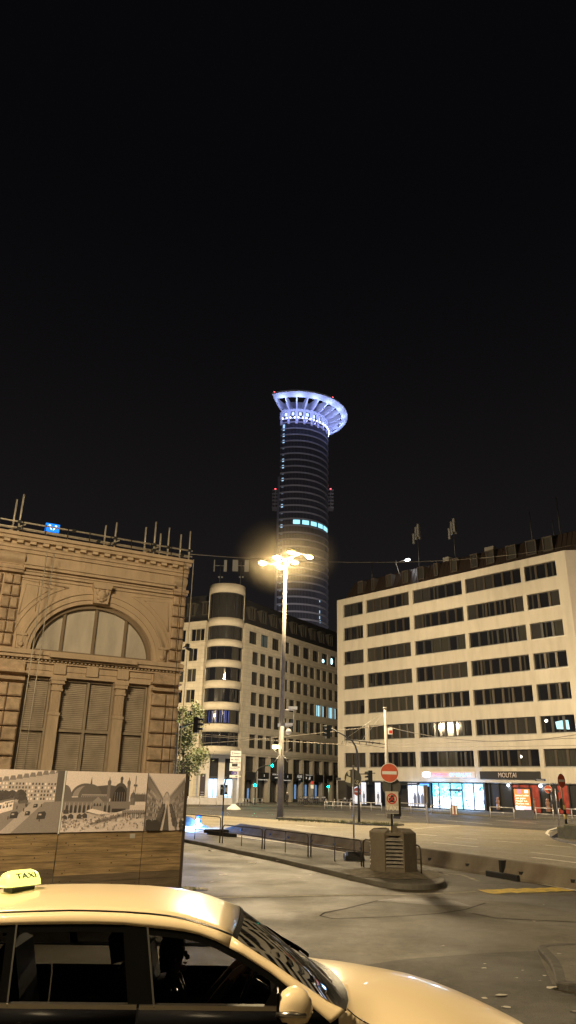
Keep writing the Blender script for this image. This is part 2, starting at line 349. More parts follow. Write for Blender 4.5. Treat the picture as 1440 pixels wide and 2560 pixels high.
# ------------------------------------------------------------------ litter (small scraps one can pick out)
paper = mat('scrap paper', (.42, .39, .34), .8)
random.seed(11)
scr = [(1385, 2472, .16), (1248, 2490, .15), (1212, 2497, .07), (1107, 2367, .08), (1210, 2421, .07), (1211, 2410, .04), (1335, 2304, .08), (1360, 2262, .06), (1307, 2427, .05), (1362, 2440, .06), (1350, 2453, .05), (1435, 2530, .08), (558, 2189, .2), (530, 2205, .09), (775, 2188, .09), (748, 2195, .07), (630, 2160, .3), (600, 2142, .3), (525, 2128, .28), (700, 2156, .35), (1266, 2520, .1), (590, 2240, .08), (1400, 2402, .06), (1290, 2446, .06), (1000, 2130, .2)]
for i, (x, y, r) in enumerate(scr):
    p = G(x, y); b = MB(); n = random.randint(5, 8); pts = []
    for k in range(n):
        a = 2*pi*k/n; rr = r*.5*random.uniform(.5, 1.15); pts.append((rr*cos(a)*1.4, rr*sin(a)*.7, random.uniform(0, .2)*r))
    c = (0, 0, r*.16)
    for k in range(n): b.poly([pts[k], pts[(k+1) % n], c])
    z = (.095 if 1380 < x and y > 2380 and y < 2462 else .008) + groundz(p.y) - .006
    where = 'by the kerbed corner' if x > 1280 else ('along the island kerb' if y < 2170 else 'on the open asphalt')
    o = b.build('litter', paper, None, MT(p.x, p.y, z)); tag(o, 'pale scrap of litter lying '+where, 'litter', 'scraps of litter '+where)
# ================================================================== STATION FACADE (left)
PS = Plane((-4.64, 31.66), 62.5, True); SM = PS.M
m_sand = mat('sandstone', (.57, .44, .31), .85, var=.22, scale=1.6, bump=.35, bscale=9, damt=.35, dark=(.28, .2, .13), dscale=.8, stretch=(1.4, 1, .35))
m_sand2 = mat('rough sandstone', (.52, .39, .27), .9, var=.3, scale=3, bump=1, bscale=7, damt=.3, dark=(.25, .17, .11), dscale=1.2)
m_net = mat('pale blind fabric', (.55, .50, .43), .9, var=.16, scale=2, stretch=(1, 1, .3), bump=.2, bscale=30)
m_shut = mat('brown slatted blind', (.44, .37, .29), .8, var=.2, scale=2)
st = empty('station_facade', SM, 'tan sandstone facade with a big arched window under scaffold tubes', 'building')
mb = MB(); CX = 3.88; ZS = 7.35
mb.box(0, 1.3, -.5, 0, 0, 10.9); mb.box(6.45, 15, -.5, 0, 0, 10.9)
mb.box(1.3, 6.45, -.5, 0, 6.38, ZS); mb.box(0, 15, -.5, .02, 10.9, 11.35)
N = 28; A, B_ = 2.55, 2.2
ap = [(CX-A*cos(pi*k/N), ZS+B_*sin(pi*k/N)) for k in range(N+1)]
for (xa, za), (xb, zb) in zip(ap, ap[1:]): mb.slab([(xa, za), (xb, zb), (xb, 10.9), (xa, 10.9)], -.5, 0)
mb.box(1.3, CX-A, -.5, 0, ZS, 10.9)
mb.build('wall', m_sand, st)
mb = MB(); mb.box(0, 15, -14, -.5, 0, 11.6); mb.build('rear_block', mat('dark render', (.12, .1, .08), .9), st)
def ring(mb, ri, ro, y0, y1, n=36, bi=None, bo=None):
    bi = bi or ri; bo = bo or ro
    P = [(cos(pi*k/n), sin(pi*k/n)) for k in range(n+1)]
    for a, b in zip(P, P[1:]): mb.slab([(CX-ri*a[0], ZS+bi*a[1]), (CX-ri*b[0], ZS+bi*b[1]), (CX-ro*b[0], ZS+bo*b[1]), (CX-ro*a[0], ZS+bo*a[1])], y0, y1)
mb = MB(); ring(mb, 2.56, 2.72, .0, .10, bi=2.21, bo=2.38); ring(mb, 2.72, 2.95, 0, .17, bi=2.38, bo=2.62); ring(mb, 2.95, 3.02, 0, .24, bi=2.62, bo=2.69); ring(mb, 3.02, 3.12, 0, .13, bi=2.69, bo=2.8)
mb.build('arch_moulding', m_sand, st)
# arched window: frame, mullions, fabric
mb = MB(); ring(mb, 2.40, 2.549, -.42, -.12, bi=2.05, bo=2.199); mb.box(1.34, 6.42, -.42, -.12, ZS+.002, ZS+.13)
aw = mb.build('arched_window', mat('window frame brown', (.24, .18, .12), .6), st)
mb = MB(); mb.slab([(CX-2.42*cos(pi*k/N), ZS+.1+2.0*sin(pi*k/N)) for k in range(N+1)], -.40, -.34); mb.build('pane', m_net, aw)
for x, zt in ((2.55, 9.15), (3.88, 9.45), (5.2, 9.15)):
    mb = MB(); mb.box(x-.05, x+.05, -.33, -.2, ZS+.13, zt); mb.build('mullion', mat('window frame brown', (0, 0, 0)), aw)
# keystone with carved mask
mb = MB(); mb.slab([(CX-.3, 9.56), (CX+.3, 9.56), (CX+.4, 10.42), (CX-.4, 10.42)], 0, .36); mb.slab([(CX-.36, 10.18), (CX+.36, 10.18), (CX+.44, 10.44), (CX-.44, 10.44)], .36, .46)
for x, z, r, s in ((0, 9.93, .2, (1, .8, 1.2)), (-.13, 9.78, .09, (1, 1, 1)), (.13, 9.78, .09, (1, 1, 1)), (0, 9.68, .1, (1.2, 1, .7)), (-.2, 10.06, .1, (1, .8, 1.5)), (.2, 10.06, .1, (1, .8, 1.5)), (0, 9.86, .07, (.8, 1.6, 1.4)), (-.09, 10.0, .05, (1, 2, 1)), (.09, 10.0, .05, (1, 2, 1))):
    mb.sphere((CX+x, .38, z), r, 10, s)
mb.build('keystone', m_sand, st)
# spandrel panels: sunken triangular frames
for sgn in (1, -1):
    mb = MB()
    def XX(v): return CX+sgn*v
    arc = [(XX(3.38*cos(t)), ZS+3.05*sin(t)) for t in [radians(a) for a in range(12, 72, 6)]]
    pts = [(XX(3.2), ZS+.72)]+arc+[(XX(.95), 10.22), (XX(.95), 10.24), (XX(3.25), 10.24), (XX(3.25), ZS+.75)]
    for d, r in ((0, .035),):
        mb.tube([(x, .01, z) for x, z in arc], r, 6); mb.tube([(arc[-1][0], .01, arc[-1][1]), (XX(3.28), .01, 10.25), (XX(3.28), .01, arc[0][1]), (arc[0][0], .01, arc[0][1])], r, 6)
        ar2 = [(XX(3.56*cos(t)), ZS+3.2*sin(t)) for t in [radians(a) for a in range(26, 58, 5)]]
        mb.tube([(x, .01, z) for x, z in ar2]+[(XX(3.08), .01, 10.08), (ar2[0][0], .01, ar2[0][1])], .025, 6)
    mb.build('spandrel_panel', m_sand, st)
# cornice with dentils, string courses
mb = MB()
for z0, z1, y in ((11.35, 11.5, .12), (11.5, 11.62, .2), (11.78, 11.92, .5), (11.92, 12.06, .62)): mb.box(-.02, 15, -.5, y, z0, z1)
mb.box(-.02, 15, -.5, .24, 11.62, 11.78)
mb.m = 1; x = .1
while x < 14: mb.box(x, x+.24, .241, .44, 11.66, 11.779); x += .52
mb.build('cornice', [m_sand, mat('pale stone', (.60, .47, .33), .8)], st)
mb = MB()
for z0, z1, y in ((10.30, 10.38, .08), (10.45, 10.55, .13), (10.60, 10.66, .07), (10.70, 10.82, .22), (10.82, 10.9, .30)): mb.box(.62, 7.2, .0, y, z0, z1)
mb.build('string_course', m_sand, st)
mb = MB()
for z0, z1, y in ((6.88, 6.95, .12), (7.03, 7.16, .34), (7.16, 7.30, .44), (7.30, 7.36, .30)): mb.box(-.03, 15, .0, y, z0, z1)
mb.box(2.1, 5.7, .44, .56, 7.1, 7.26)
x = .3
while x < 8: mb.box(x, x+.08, .0, .22, 6.955, 7.025); x += .16
mb.build('sill_cornice', m_sand, st)
mb = MB(); mb.box(1.3, 6.45, .0, .07, 6.38, 6.5); mb.box(1.3, 6.45, .0, .05, 6.62, 6.84)
for x in (2.55, 3.85, 5.17): mb.box(x-.24, x+.24, .05, .16, 6.5, 6.87)
mb.build('lower_frieze', m_sand, st)
# columns between the lower windows
for x in (2.565, 5.165):
    mb = MB(); mb.box(x-.21, x+.21, -.45, .04, 0, 4.9); mb.box(x-.24, x+.24, -.45, .08, 4.9, 5.0); mb.box(x-.19, x+.19, -.45, .03, 5.0, 5.85)
    for k in range(5): mb.box(x-.17+k*.075, x-.13+k*.075, .03, .055, 5.05, 5.8)
    mb.box(x-.23, x+.23, -.45, .09, 5.85, 5.95); mb.box(x-.2, x+.2, -.45, .05, 5.95, 6.12); mb.box(x-.27, x+.27, -.45, .14, 6.12, 6.26); mb.box(x-.3, x+.3, -.45, .18, 6.26, 6.379)
    mb.build('pilaster', m_sand, st)
# slatted windows
for xa, xb, mid in ((1.34, 2.35, 0), (2.78, 4.95, 1), (5.38, 6.42, 0)):
    mb = MB(); mb.box(xa, xb, -.44, -.40, 2, 6.36); z = 2.05
    w = mb.build('shuttered_window', mat('window frame brown', (0, 0, 0)), st)
    mb = MB(); mb.box(xa, xa+.07, -.40, -.2, 2, 6.36); mb.box(xb-.07, xb, -.40, -.2, 2, 6.36); mb.box(xa+.07, xb-.07, -.40, -.2, 4.3, 4.42); mb.box(xa+.07, xb-.07, -.40, -.2, 6.28, 6.36)
    if mid: mb.box((xa+xb)/2-.05, (xa+xb)/2+.05, -.40, -.19, 2, 6.28)
    mb.build('frame', mat('grey brown frame', (.34, .28, .21), .7, var=.15), w)
    mb = MB()
    while z < 6.3:
        mb.slab([(xa+.08, z), (xb-.08, z), (xb-.08, z+.055), (xa+.08, z+.055)], -.399, -.365+.008*sin(z*9)); z += .075
    mb.build('slats', m_shut, w)
# rusticated piers
def rblock(mb, x0, x1, z0, z1, y0, y1, c=.05):
    y1 += random.uniform(-.02, .03)
    A = [mb.vv(p) for p in ((x0, y0, z0), (x1, y0, z0), (x1, y0, z1), (x0, y0, z1))]
    B = [mb.vv(p) for p in ((x0, y1-c, z0), (x1, y1-c, z0), (x1, y1-c, z1), (x0, y1-c, z1))]
    D = [mb.vv(p) for p in ((x0+c, y1, z0+c), (x1-c, y1, z0+c), (x1-c, y1, z1-c), (x0+c, y1, z1-c))]
    for P, Q in ((A, B), (B, D)):
        for k in range(4): mb.face([P[k], P[(k+1) % 4], Q[(k+1) % 4], Q[k]])
    mb.face(D)
def pier(cols, z0, z1, pitch, y1):
    mb = MB(); z = z0
    while z < z1-.1:
        for xa, xb in cols: rblock(mb, xa, xb-.03, z+.03, min(z+pitch, z1)-.03, 0, y1)
        z += pitch
    return mb
for cols, hi in (([(.02, .31), (.31, .62)], 10.55), ([(7.2, 7.52), (7.52, 7.86), (7.95, 8.3), (8.3, 8.7)], 10.55)):
    mb = pier(cols, 7.45, 10.4, .5, .2); a, b = cols[0][0], cols[-1][1]
    mb.box(a-.03, b+.02, 0, .26, 10.45, 10.56); mb.box(a-.05, b+.05, 0, .32, 10.56, 10.68)
    mb.build('rusticated_pier', m_sand2, st)
for cols in ([(.02, .6), (.6, 1.24)], [(6.5, 7.06), (7.06, 7.62), (7.75, 8.3), (8.3, 9)]):
    mb = pier(cols, 0, 6.1, .55, .26); a, b = cols[0][0], cols[-1][1]
    mb.box(a-.02, b+.02, 0, .3, 6.14, 6.24); mb.box(a-.02, b+.04, 0, .38, 6.42, 6.5); mb.box(a+.04, b-.04, 0, .22, 6.5, 6.86)
    mb.build('rusticated_pier', m_sand2, st)
for x in (.95, 6.85):
    mb = MB(); mb.box(x-.17, x+.17, 0, .2, 7.4, 7.9); mb.box(x-.2, x+.2, 0, .26, 7.9, 8.0); mb.sphere((x, .22, 7.55), .12, 10); mb.build('arch_console', m_sand, st)
# curved attic frieze under the cornice, above the piers
for x0, x1 in ((.02, .64), (7.18, 8.8)):
    mb = MB(); mb.smooth = True; pr = [(11.35-.5*k/8, .04+.2*sin(pi*k/8)) for k in range(9)]
    ids = [[mb.vv((x, y, z)) for z, y in pr] for x in (x0, x1)]
    for k in range(8): mb.face([ids[0][k], ids[0][k+1], ids[1][k+1], ids[1][k]])
    mb.smooth = False; mb.box(x0, x1, 0, .05, 10.82, 11.35); mb.build('pulvinated_frieze', m_sand, st)
# scaffold on top
sc = empty('scaffold', LM(SM, 0, .3, 12.06), 'galvanised scaffold tubes standing along the top of the sandstone facade', 'scaffold')
m_tube = mat('weathered scaffold tube', (.55, .5, .42), .5, .3, var=.2, scale=6)
T = WM[sc.name]
for x, zt, y in ((7.86, 13.66, -.3), (7.65, 13.83, 0), (3.98, 13.2, -.3), (3.58, 13.33, 0), (2.14, 13.46, -.3), (1.78, 13.7, 0), (1.42, 13.28, -.3), (1.12, 13.53, 0), (.43, 13.42, -.3), (.1, 13.53, .05), (11, 13.6, 0)):
    mb = MB(); mb.cyl((x, y, 0.002), (x, y, zt-12.06), .036, n=10); mb.build('upright', m_tube, sc)
for y, z in ((.06, .51), (.06, .24), (-.34, .33)):
    mb = MB(); mb.cyl((-.05, y, z), (14, y, z), .036, n=10); mb.build('ledger', m_tube, sc)
for x, z in ((7.65, .5), (7.65, .2), (3.58, .5), (3.58, .22), (1.78, .5), (1.78, .24), (1.12, .5), (.1, .5), (.43, .24), (5.4, .51), (4.3, .24)):
    mb = MB(); mb.box(x-.07, x+.07, -.02, .13, z-.06, z+.06); mb.cyl((x-.1, .1, z+.04), (x+.1, .1, z-.04), .025, n=6); mb.build('coupler', dsteel, sc)
for k in range(9):
    mb = MB(); x = 1.0+k*.93; mb.tube([(x, .11, .56), (x, .16, .2), (x, .3, -.16)], .018, 5); mb.build('tie_strap', black, sc)
for x in (3.75, 1.95, 7.75):
    mb = MB(); mb.cyl((x+.35, -.25, .1), (x-.35, .1, .42), .03, n=8); mb.build('brace', m_tube, sc)
# two pale tubes and an edge rod in front of the facade
for x, y, r, z0, z1, m, nm, lb in ((6.42, .72, .02, 0, 11.4, m_tube, 'scaffold_tube', 'pale upright tube left of the arch, nearer the left pier'), (6.12, .72, .02, 0, 11.3, m_tube, 'scaffold_tube', 'pale upright tube crossing the left end of the arched window'),
        (-.04, .66, .022, 0, 12.08, m_tube, 'edge_rod', 'thin pale rod down the right edge of the sandstone facade'), (.42, .70, .016, 0, 11.9, black, 'rope', 'dark rope hanging down over the right rusticated pier')):
    mb = MB(); mb.cyl((x, y, z0), (x, y, z1), r, n=8); tag(mb.build(nm, m, None, SM), lb, nm.split('_')[-1])
mb = MB(); mb.box(-.12, .02, .5, .7, 8.05, 8.2); mb.cyl((-.05, .6, 8.0), (-.1, .95, 7.9), .07, n=10); mb.cyl((-.05, .1, 8.12), (-.05, .5, 8.12), .03)
tag(mb.build('security_camera', dsteel, None, SM), 'small dark camera fixed to the right edge of the sandstone facade', 'camera')
# lit blue sign on the roof
x_s, z_s = PS.at(131, 1320, -5); rs = empty('roof_sign', LM(SM, x_s, -5, 11.6), 'small glowing blue square sign with a white mark above the scaffold', 'sign')
mb = MB(); mb.box(-.34, .34, -.08, .08, z_s-11.6-.2, z_s-11.6+.2); mb.build('sign_box', mat('blue light box', (.0, .1, .5), .4, emit=(.01, .20, .9), estr=1.6), rs)
mb = MB(); zc = z_s-11.6
for s in (1, -1): mb.slab([(s*.02, zc-.13), (s*.06, zc-.13), (s*.2, zc+.06), (s*.1, zc+.06)], .081, .09); mb.box(min(s*.1, s*.2), max(s*.1, s*.2), .081, .09, zc+.075, zc+.12)
mb.build('logo', mat('white light box', (.8, .9, 1), .4, emit=(.7, .9, 1), estr=2.5), rs)
mb = MB(); mb.cyl((-.25, 0, 0), (-.25, 0, zc-.2), .03); mb.cyl((.25, 0, 0), (.25, 0, zc-.2), .03); mb.build('support_frame', dsteel, rs)
# ================================================================== HOARDING
hp = G(447, 2225); PH = Plane((hp.x, hp.y), 55.5, True); HM = PH.M
ho = empty('hoarding', HM, 'timber site hoarding with three old sepia town photographs along its top', 'hoarding')
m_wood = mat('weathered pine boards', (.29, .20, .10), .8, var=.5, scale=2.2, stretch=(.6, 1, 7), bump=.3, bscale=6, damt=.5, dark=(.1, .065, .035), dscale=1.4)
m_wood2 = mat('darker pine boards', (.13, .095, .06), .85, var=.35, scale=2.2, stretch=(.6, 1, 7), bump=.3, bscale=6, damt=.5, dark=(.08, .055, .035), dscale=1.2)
m_knot = mat('wood knot', (.035, .02, .01), .8)
random.seed(5)
for (xa, xb, off) in ((0.02, 1.08, 0), (1.1, 3.19, .004), (3.22, 5.6, .01), (5.62, 8, .004)):
    mb = MB(); nrow = 9
    for k in range(nrow):
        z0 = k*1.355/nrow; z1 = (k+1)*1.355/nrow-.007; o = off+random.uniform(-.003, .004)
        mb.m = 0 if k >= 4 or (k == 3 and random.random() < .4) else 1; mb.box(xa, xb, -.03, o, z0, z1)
        for q in range(int((xb-xa)*1.5)):
            x = random.uniform(xa+.1, xb-.1); z = random.uniform(z0+.03, z1-.04); mb.m = 2
            r = random.uniform(.006, .015); mb.slab([(x+r*cos(t*pi/3)*1.5, z+r*sin(t*pi/3)) for t in range(6)], o, o+.0015)
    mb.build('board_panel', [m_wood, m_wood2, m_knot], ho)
mb = MB(); mb.box(-.05, .018, -.1, .03, 0, 2.72); mb.build('corner_post', mat('dark timber', (.05, .035, .025), .8), ho)
mb = MB(); mb.box(-.03, .015, -3.5, -.102, 0, 2.68); mb.build('return_panel', mat('dark board', (.04, .03, .025), .8), ho)
mb = MB(); mb.box(0, 8, -.12, -.032, 1.3, 2.66); mb.build('backing_rail', m_wood2, ho)
mb = MB(); mb.box(1.30, 1.43, .004, .012, 1.2, 1.3); mb.build('paper_notice', paper, ho)
mb = MB(); mb.box(3.193, 3.23, -.02, .03, 1.33, 2.7); mb.build('cover_strip', whitep, ho)
class Pic:
    "a printed picture: flat shapes in greys a millimetre apart; u runs left to right as seen"
    def __init__(s, W, H): s.W = W; s.H = H; s.mb = MB(); s.y = 0.0
    def p(s, g, pts, step=.00008):
        s.y += step; W, H = s.W, s.H
        g = g*1.25 if not isinstance(g, tuple) else g; s.mb.c = (g*1.02, g*.88, g*.82) if not isinstance(g, tuple) else g
        P = [((1-min(1, max(0, u)))*W, s.y, min(1, max(0, v))*H) for u, v in pts]; s.mb.poly(P)
    def r(s, g, u0, u1, v0, v1): s.p(g, [(u0, v0), (u1, v0), (u1, v1), (u0, v1)])
    def e(s, g, u, v, a, b, n=14, t0=0, t1=2*pi): s.p(g, [(u+a*cos(t0+(t1-t0)*k/n), v+b*sin(t0+(t1-t0)*k/n)) for k in range(n+1)])
random.seed(21)
m_print = mat('printed photograph', (.5, .5, .5), .55, attr=True, var=.12, scale=40)
def pic_open_square(W, H):
    P = Pic(W, H); P.r(.66, 0, 1, 0, 1); P.r(.3, 0, 1, 0, .55)
    for i in range(16):                                   # far blocks
        u = i*.045; h = random.uniform(.12, .2); P.r(random.uniform(.28, .42), u, u+.05, .52, .58+h)
    for u in (.235, .33): P.r(.2, u, u+.04, .6, .88); P.p(.2, [(u, .88), (u+.04, .88), (u+.02, .95)])
    for i in range(10):                                   # grand block stepping up to the right
        u = .42+i*.055; t = .80+i*.018; P.r(.45, u, u+.057, .48, t); P.p(.22, [(u, t), (u+.057, t), (u+.045, t+.07), (u+.012, t+.07)])
        for j in range(5):
            for k in range(2): P.r(random.choice((.08, .12, .75)), u+.006+k*.026, u+.02+k*.026, .52+j*.06, .555+j*.06)
    P.r(.12, .94, 1, .4, 1)
    for i in range(60):                                   # trees
        P.e(random.uniform(.05, .13), random.uniform(.28, .68), random.uniform(.48, .64), .035, .05, 8)
    for i in range(40): P.e(random.choice((.06, .5, .7)), random.uniform(.0, .3), random.uniform(.42, .62), .012, .015, 6)
    P.p(.38, [(0, .45), (.3, .5), (.45, .3), (.1, .0), (0, 0)]); P.p(.25, [(.45, .44), (1, .5), (1, 0), (.35, 0)]); P.p(.42, [(.75, .5), (.86, .5), (.6, 0), (.5, 0)])
    for k in range(4): P.p(.1, [(0, .12+k*.04), (.28, .34+k*.02), (.28, .346+k*.02), (0, .13+k*.04)])
    def tram(u, v, s, d):
        P.p(.12, [(u, v), (u+.17*s, v+.07*s), (u+.17*s, v-.02*s), (u, v-.1*s)]); P.p(.78, [(u-.02*s, v+.07*s), (u+.18*s, v+.15*s), (u+.18*s, v-.01*s), (u-.02*s, v-.12*s)])
        P.p(.2, [(u-.02*s, v+.11*s), (u+.18*s, v+.19*s), (u+.18*s, v+.15*s), (u-.02*s, v+.07*s)])
        for k in range(6): P.p(.15, [(u+(.005+k*.029)*s, v+(.04+k*.012)*s), (u+(.022+k*.029)*s, v+(.048+k*.012)*s), (u+(.022+k*.029)*s, v+(-.01+k*.012)*s), (u+(.005+k*.029)*s, v+(-.02+k*.012)*s)])
    tram(.24, .3, 1, 0); tram(.42, .37, .95, 0); tram(.52, .46, .4, 0)
    for u, v, s in ((.34, .12, 1.1), (.61, .27, .7), (.84, .26, .8), (.78, .42, .4), (.72, .3, .45)):
        P.p(.06, [(u-.05*s, v-.06*s), (u+.04*s, v-.05*s), (u+.05*s, v+.06*s), (u+.03*s, v+.1*s), (u-.04*s, v+.08*s)]); P.r(.5, u-.03*s, u+.0*s, v+.02*s, v+.05*s)
    for i in range(10): u = random.uniform(.05, .9); v = random.uniform(.1, .42); P.r(.06, u, u+.008, v, v+.05)
    P.r(.07, .03, .037, .3, .72)
    return P
def pic_train_hall(W, H):
    P = Pic(W, H); P.r(.70, 0, 1, 0, 1); P.r(.5, 0, 1, 0, .35)
    def arch(g, u, v, a, b): P.e(g, u, v, a, b, 20, 0, pi)
    arch(.13, .24, .58, .17, .22); arch(.3, .24, .58, .145, .18); P.r(.2, .86, .98, .5, .62); arch(.16, .0, .52, .09, .25)
    P.p(.11, [(.2, .55), (.27, .74), (.52, .78), (.62, .76), (.6, .55)]); arch(.14, .3, .56, .14, .23)
    P.r(.34, .2, .52, .5, .62)
    for k in range(13): P.r(.08, .21+k*.024, .222+k*.024, .53, .6)
    arch(.1, .665, .5, .115, .32); arch(.04, .665, .5, .09, .26)
    for k in range(5): P.r(.3, .60+k*.03, .604+k*.03, .5, .66)
    for u in (.52, .765): P.r(.2, u-.018, u+.018, .4, .8); P.e(.15, u, .82, .022, .05); P.p(.15, [(u-.01, .84), (u+.01, .84), (u, .93)])
    for u in (.3,): P.p(.12, [(u-.012, .78), (u+.012, .78), (u, .92)])
    P.r(.12, .655, .685, .8, .86); P.e(.1, .67, .89, .018, .04)
    P.p(.16, [(0, .56), (.5, .58), (.52, .5), (0, .48)]); P.r(.22, 0, .8, .32, .5)
    for k in range(11):
        u = .03+k*.05; P.r(.38, u-.012, u-.003, .3, .48)
        arch(.06, u+.015, .39, .014, .05); P.r(.06, u+.001, u+.029, .31, .39)
    P.p(.3, [(.34, .5), (.4, .58), (.46, .5)]); P.r(.28, .34, .46, .32, .5)
    for k in range(3): arch(.08, .365+k*.035, .42, .013, .05)
    P.r(.05, .58, .75, .32, .38)
    for k in range(30): P.r(.2, .99-.006*k, .994-.006*k, .5, .62+random.uniform(0, .04))
    P.e(.15, .83, .56, .035, .1); P.r(.2, .80, .86, .36, .56); P.p(.15, [(.825, .64), (.835, .64), (.83, .72)])
    P.r(.12, .846, .852, .28, .95); P.e(.12, .835, .78, .01, .02); P.e(.12, .863, .78, .01, .02)
    P.r(.62, .8, 1, .36, .44)
    P.p(.3, [(.27, .33), (.44, .26), (.45, .24), (.5, .26), (.5, .3), (.3, .37)]); P.p(.75, [(.27, .34), (.42, .285), (.58, .3), (.34, .38)])
    for u, v in ((.03, .2), (.1, .22), (.2, .22), (.26, .23), (.04, .3)): P.p(.08, [(u-.03, v), (u+.03, v), (u+.03, v+.05), (u, v+.08), (u-.03, v+.05)])
    P.p(.62, [(0, .12), (.3, .18), (.75, .36), (1, .38), (1, .0), (0, 0)])
    for i in range(240):
        t = random.random(); u = t; v = .02+.05*random.random()+(.16+.14*t)*random.random(); P.e(random.uniform(.18, .66), u, v, .009, .016, 5)
    for k in range(26): u = .34+k*.016; v = .11+k*.006; P.r(.07, u, u+.007, v, v+.07*random.uniform(.5, 1.2))
    for k in range(10): u = .72+k*.028; P.r(.12, u, u+.006, .22, .32); P.e(.25, u, .33, .018, .03, 7)
    return P
def pic_avenue(W, H):
    P = Pic(W, H); P.r(.66, 0, 1, 0, 1)
    for k in range(14):
        t = k/13; u0 = t*.42; u1 = u0+.05; P.r(.2+.14*t, u0, u1, .0, .92-.42*t); P.p(.15+.1*t, [(u0, .92-.42*t), (u1, .9-.42*t), (u0+.02, .99-.42*t)])
        v0 = 1-t*.42; P.r(.2+.12*t, v0-.05, v0, .0, .84-.34*t); P.p(.16+.1*t, [(v0-.05, .84-.34*t), (v0, .84-.34*t), (v0-.03, .95-.36*t)])
        for j in range(6):
            P.r(random.choice((.08, .4, .5)), u0+.01, u0+.03, .15+j*.11*(1-.5*t), .2+j*.11*(1-.5*t)); P.r(random.choice((.08, .4, .5)), v0-.04, v0-.02, .15+j*.1*(1-.5*t), .2+j*.1*(1-.5*t))
    P.r(.45, .42, .6, .4, .6); P.e(.3, .51, .58, .07, .1, 14, 0, pi); P.e(.5, .51, .58, .05, .07, 14, 0, pi)
    P.p(.55, [(.5, .52), (.56, .52), (.8, 0), (.3, 0)])
    P.p(.1, [(.535, .45), (.545, .45), (.63, 0), (.46, 0)])
    for k in range(90): t = random.random(); P.e(random.uniform(.07, .16), .3+.14*t+random.uniform(-.04, .03), .1+.35*t, .05*(1-.6*t), .05*(1-.6*t), 7); P.e(random.uniform(.07, .16), .78-.16*t+random.uniform(-.03, .03), .1+.35*t, .05*(1-.6*t), .05*(1-.6*t), 7)
    for k in range(9): t = k/9; P.r(.08, .47-.12*(1-t), .49-.12*(1-t)+.02*(1-t), .02+.38*t, .07+.38*t)
    for k in range(30): P.e(.06, random.uniform(.0, .34), random.uniform(0, .16), .06, .04, 8); P.e(random.choice((.08, .5)), random.uniform(.85, 1), random.uniform(0, .2), .03, .03, 6)
    return P
for x0, W, f, lb in ((3.24, 2.66, pic_open_square, 'sepia print of a busy square with trams'), (1.1, 2.08, pic_train_hall, 'sepia print of an arched train hall'), (.03, 1.04, pic_avenue, 'sepia print of a long avenue')):
    b = MB(); b.c = (.3, .26, .25); b.box(x0, x0+W, -.03, .02, 1.358, 2.70); P = f(W, 1.335)
    pr = b.build('photo_print', m_print, ho, HM); pr['label'] = lb
    # the picture's shapes join the same mesh
    me = P.mb.mesh('photo_print', m_print); me.transform(Matrix.Translation((x0, .0205, 1.361)))
    o2 = bpy.data.objects.new('t', me)
    import bmesh
    bm = bmesh.new(); bm.from_mesh(pr.data); bm.from_mesh(me); bm.to_mesh(pr.data); bm.free(); bpy.data.objects.remove(o2)
# ================================================================== OFFICE BLOCK ON THE RIGHT
random.seed(31)
rp = G(1208, 2030); PR = Plane((rp.x, rp.y), -43.2); RM = PR.M
m_cream = mat('cream render', (.58, .535, .455), .85, var=.07, scale=.5, bump=.15, bscale=25, damt=.42, dark=(.36, .32, .25), dscale=.9, stretch=(1.2, 1, .22))
m_soff = mat('white soffit', (.6, .58, .52), .8)
m_brn = mat('brown standing seam metal', (.035, .024, .019), .6, .3, var=.15, scale=1, stretch=(3, 1, .3))
m_int = mat('dark interior', (.02, .02, .02), .9)
m_mull = mat('bronze mullion', (.075, .062, .048), .35, .4)
ob = empty('office_block', RM, 'cream rendered office block with long dark window bands above lit shops', 'building')
COLS = [(17.4, 21.2), (9.15, 16.8), (.72, 8.5), (-7.55, .2), (-12.05, -8.05)]
ROWS = [(27.5-3.47*k-1.86, 27.5-3.47*k) for k in range(7)]
mb = MB(); wall_grid(mb, -13.3, 22.42, 3.16, 28.42, [(a, b, COLS) for a, b in ROWS], -.45, 0)
for k in range(1): mb.box(-13.3, 22.42, -13, -.45, 3.16, 28.3)
mb.build('wall', [m_cream], ob)
for za, zb in ROWS:
    mb = MB()
    for a, b in COLS: mb.box(a, b, -.449, -.30, za, za+.05); mb.box(a-.04, b+.04, .0, .045, za-.07, za-.01)
    mb.box(-13.29, 22.4, .0, .004, za-.075, za-.07); mb.build('window_ledge', steel, ob)
def band(a, b, za, zb, n, seed, top=False):
    rnd = random.Random(seed); mb = MB(); mb.box(a, b, -.44, -.27, za+.051, za+.14); mb.box(a, b, -.44, -.27, zb-.08, zb); xs = [a+(b-a)*k/n for k in range(n+1)]
    mb.box(a, a+.07, -.44, -.27, za+.14, zb-.08); mb.box(b-.07, b, -.44, -.27, za+.14, zb-.08); mb.m = 1
    for x in xs[1:-1]: mb.box(x-.14, x+.14, -.43, -.24, za+.14, zb-.08)
    w = mb.build('window', [frame_d, m_mull if rnd.random() < .7 else frame_d], ob)
    mb = MB(); run = rnd.random()
    for k in range(n):
        if rnd.random() < .5: run = rnd.random()
        mb.m = 0 if run < .68 else (1 if run > .88 else 2); mb.poly([(xs[k], -.36, za+.1), (xs[k], -.36, zb-.05), (xs[k+1], -.36, zb-.05), (xs[k+1], -.36, za+.1)])
        if mb.m != 1 and rnd.random() < .45:
            xx = rnd.uniform(xs[k]+.2, xs[k+1]-.4); mb.m = 1; mb.poly([(xx, -.355, za+.1), (xx, -.355, zb-.06), (xx+.22, -.355, zb-.06), (xx+.22, -.355, za+.1)])
    mb.build('panes', [glassd, glassc, glassb], w); return w
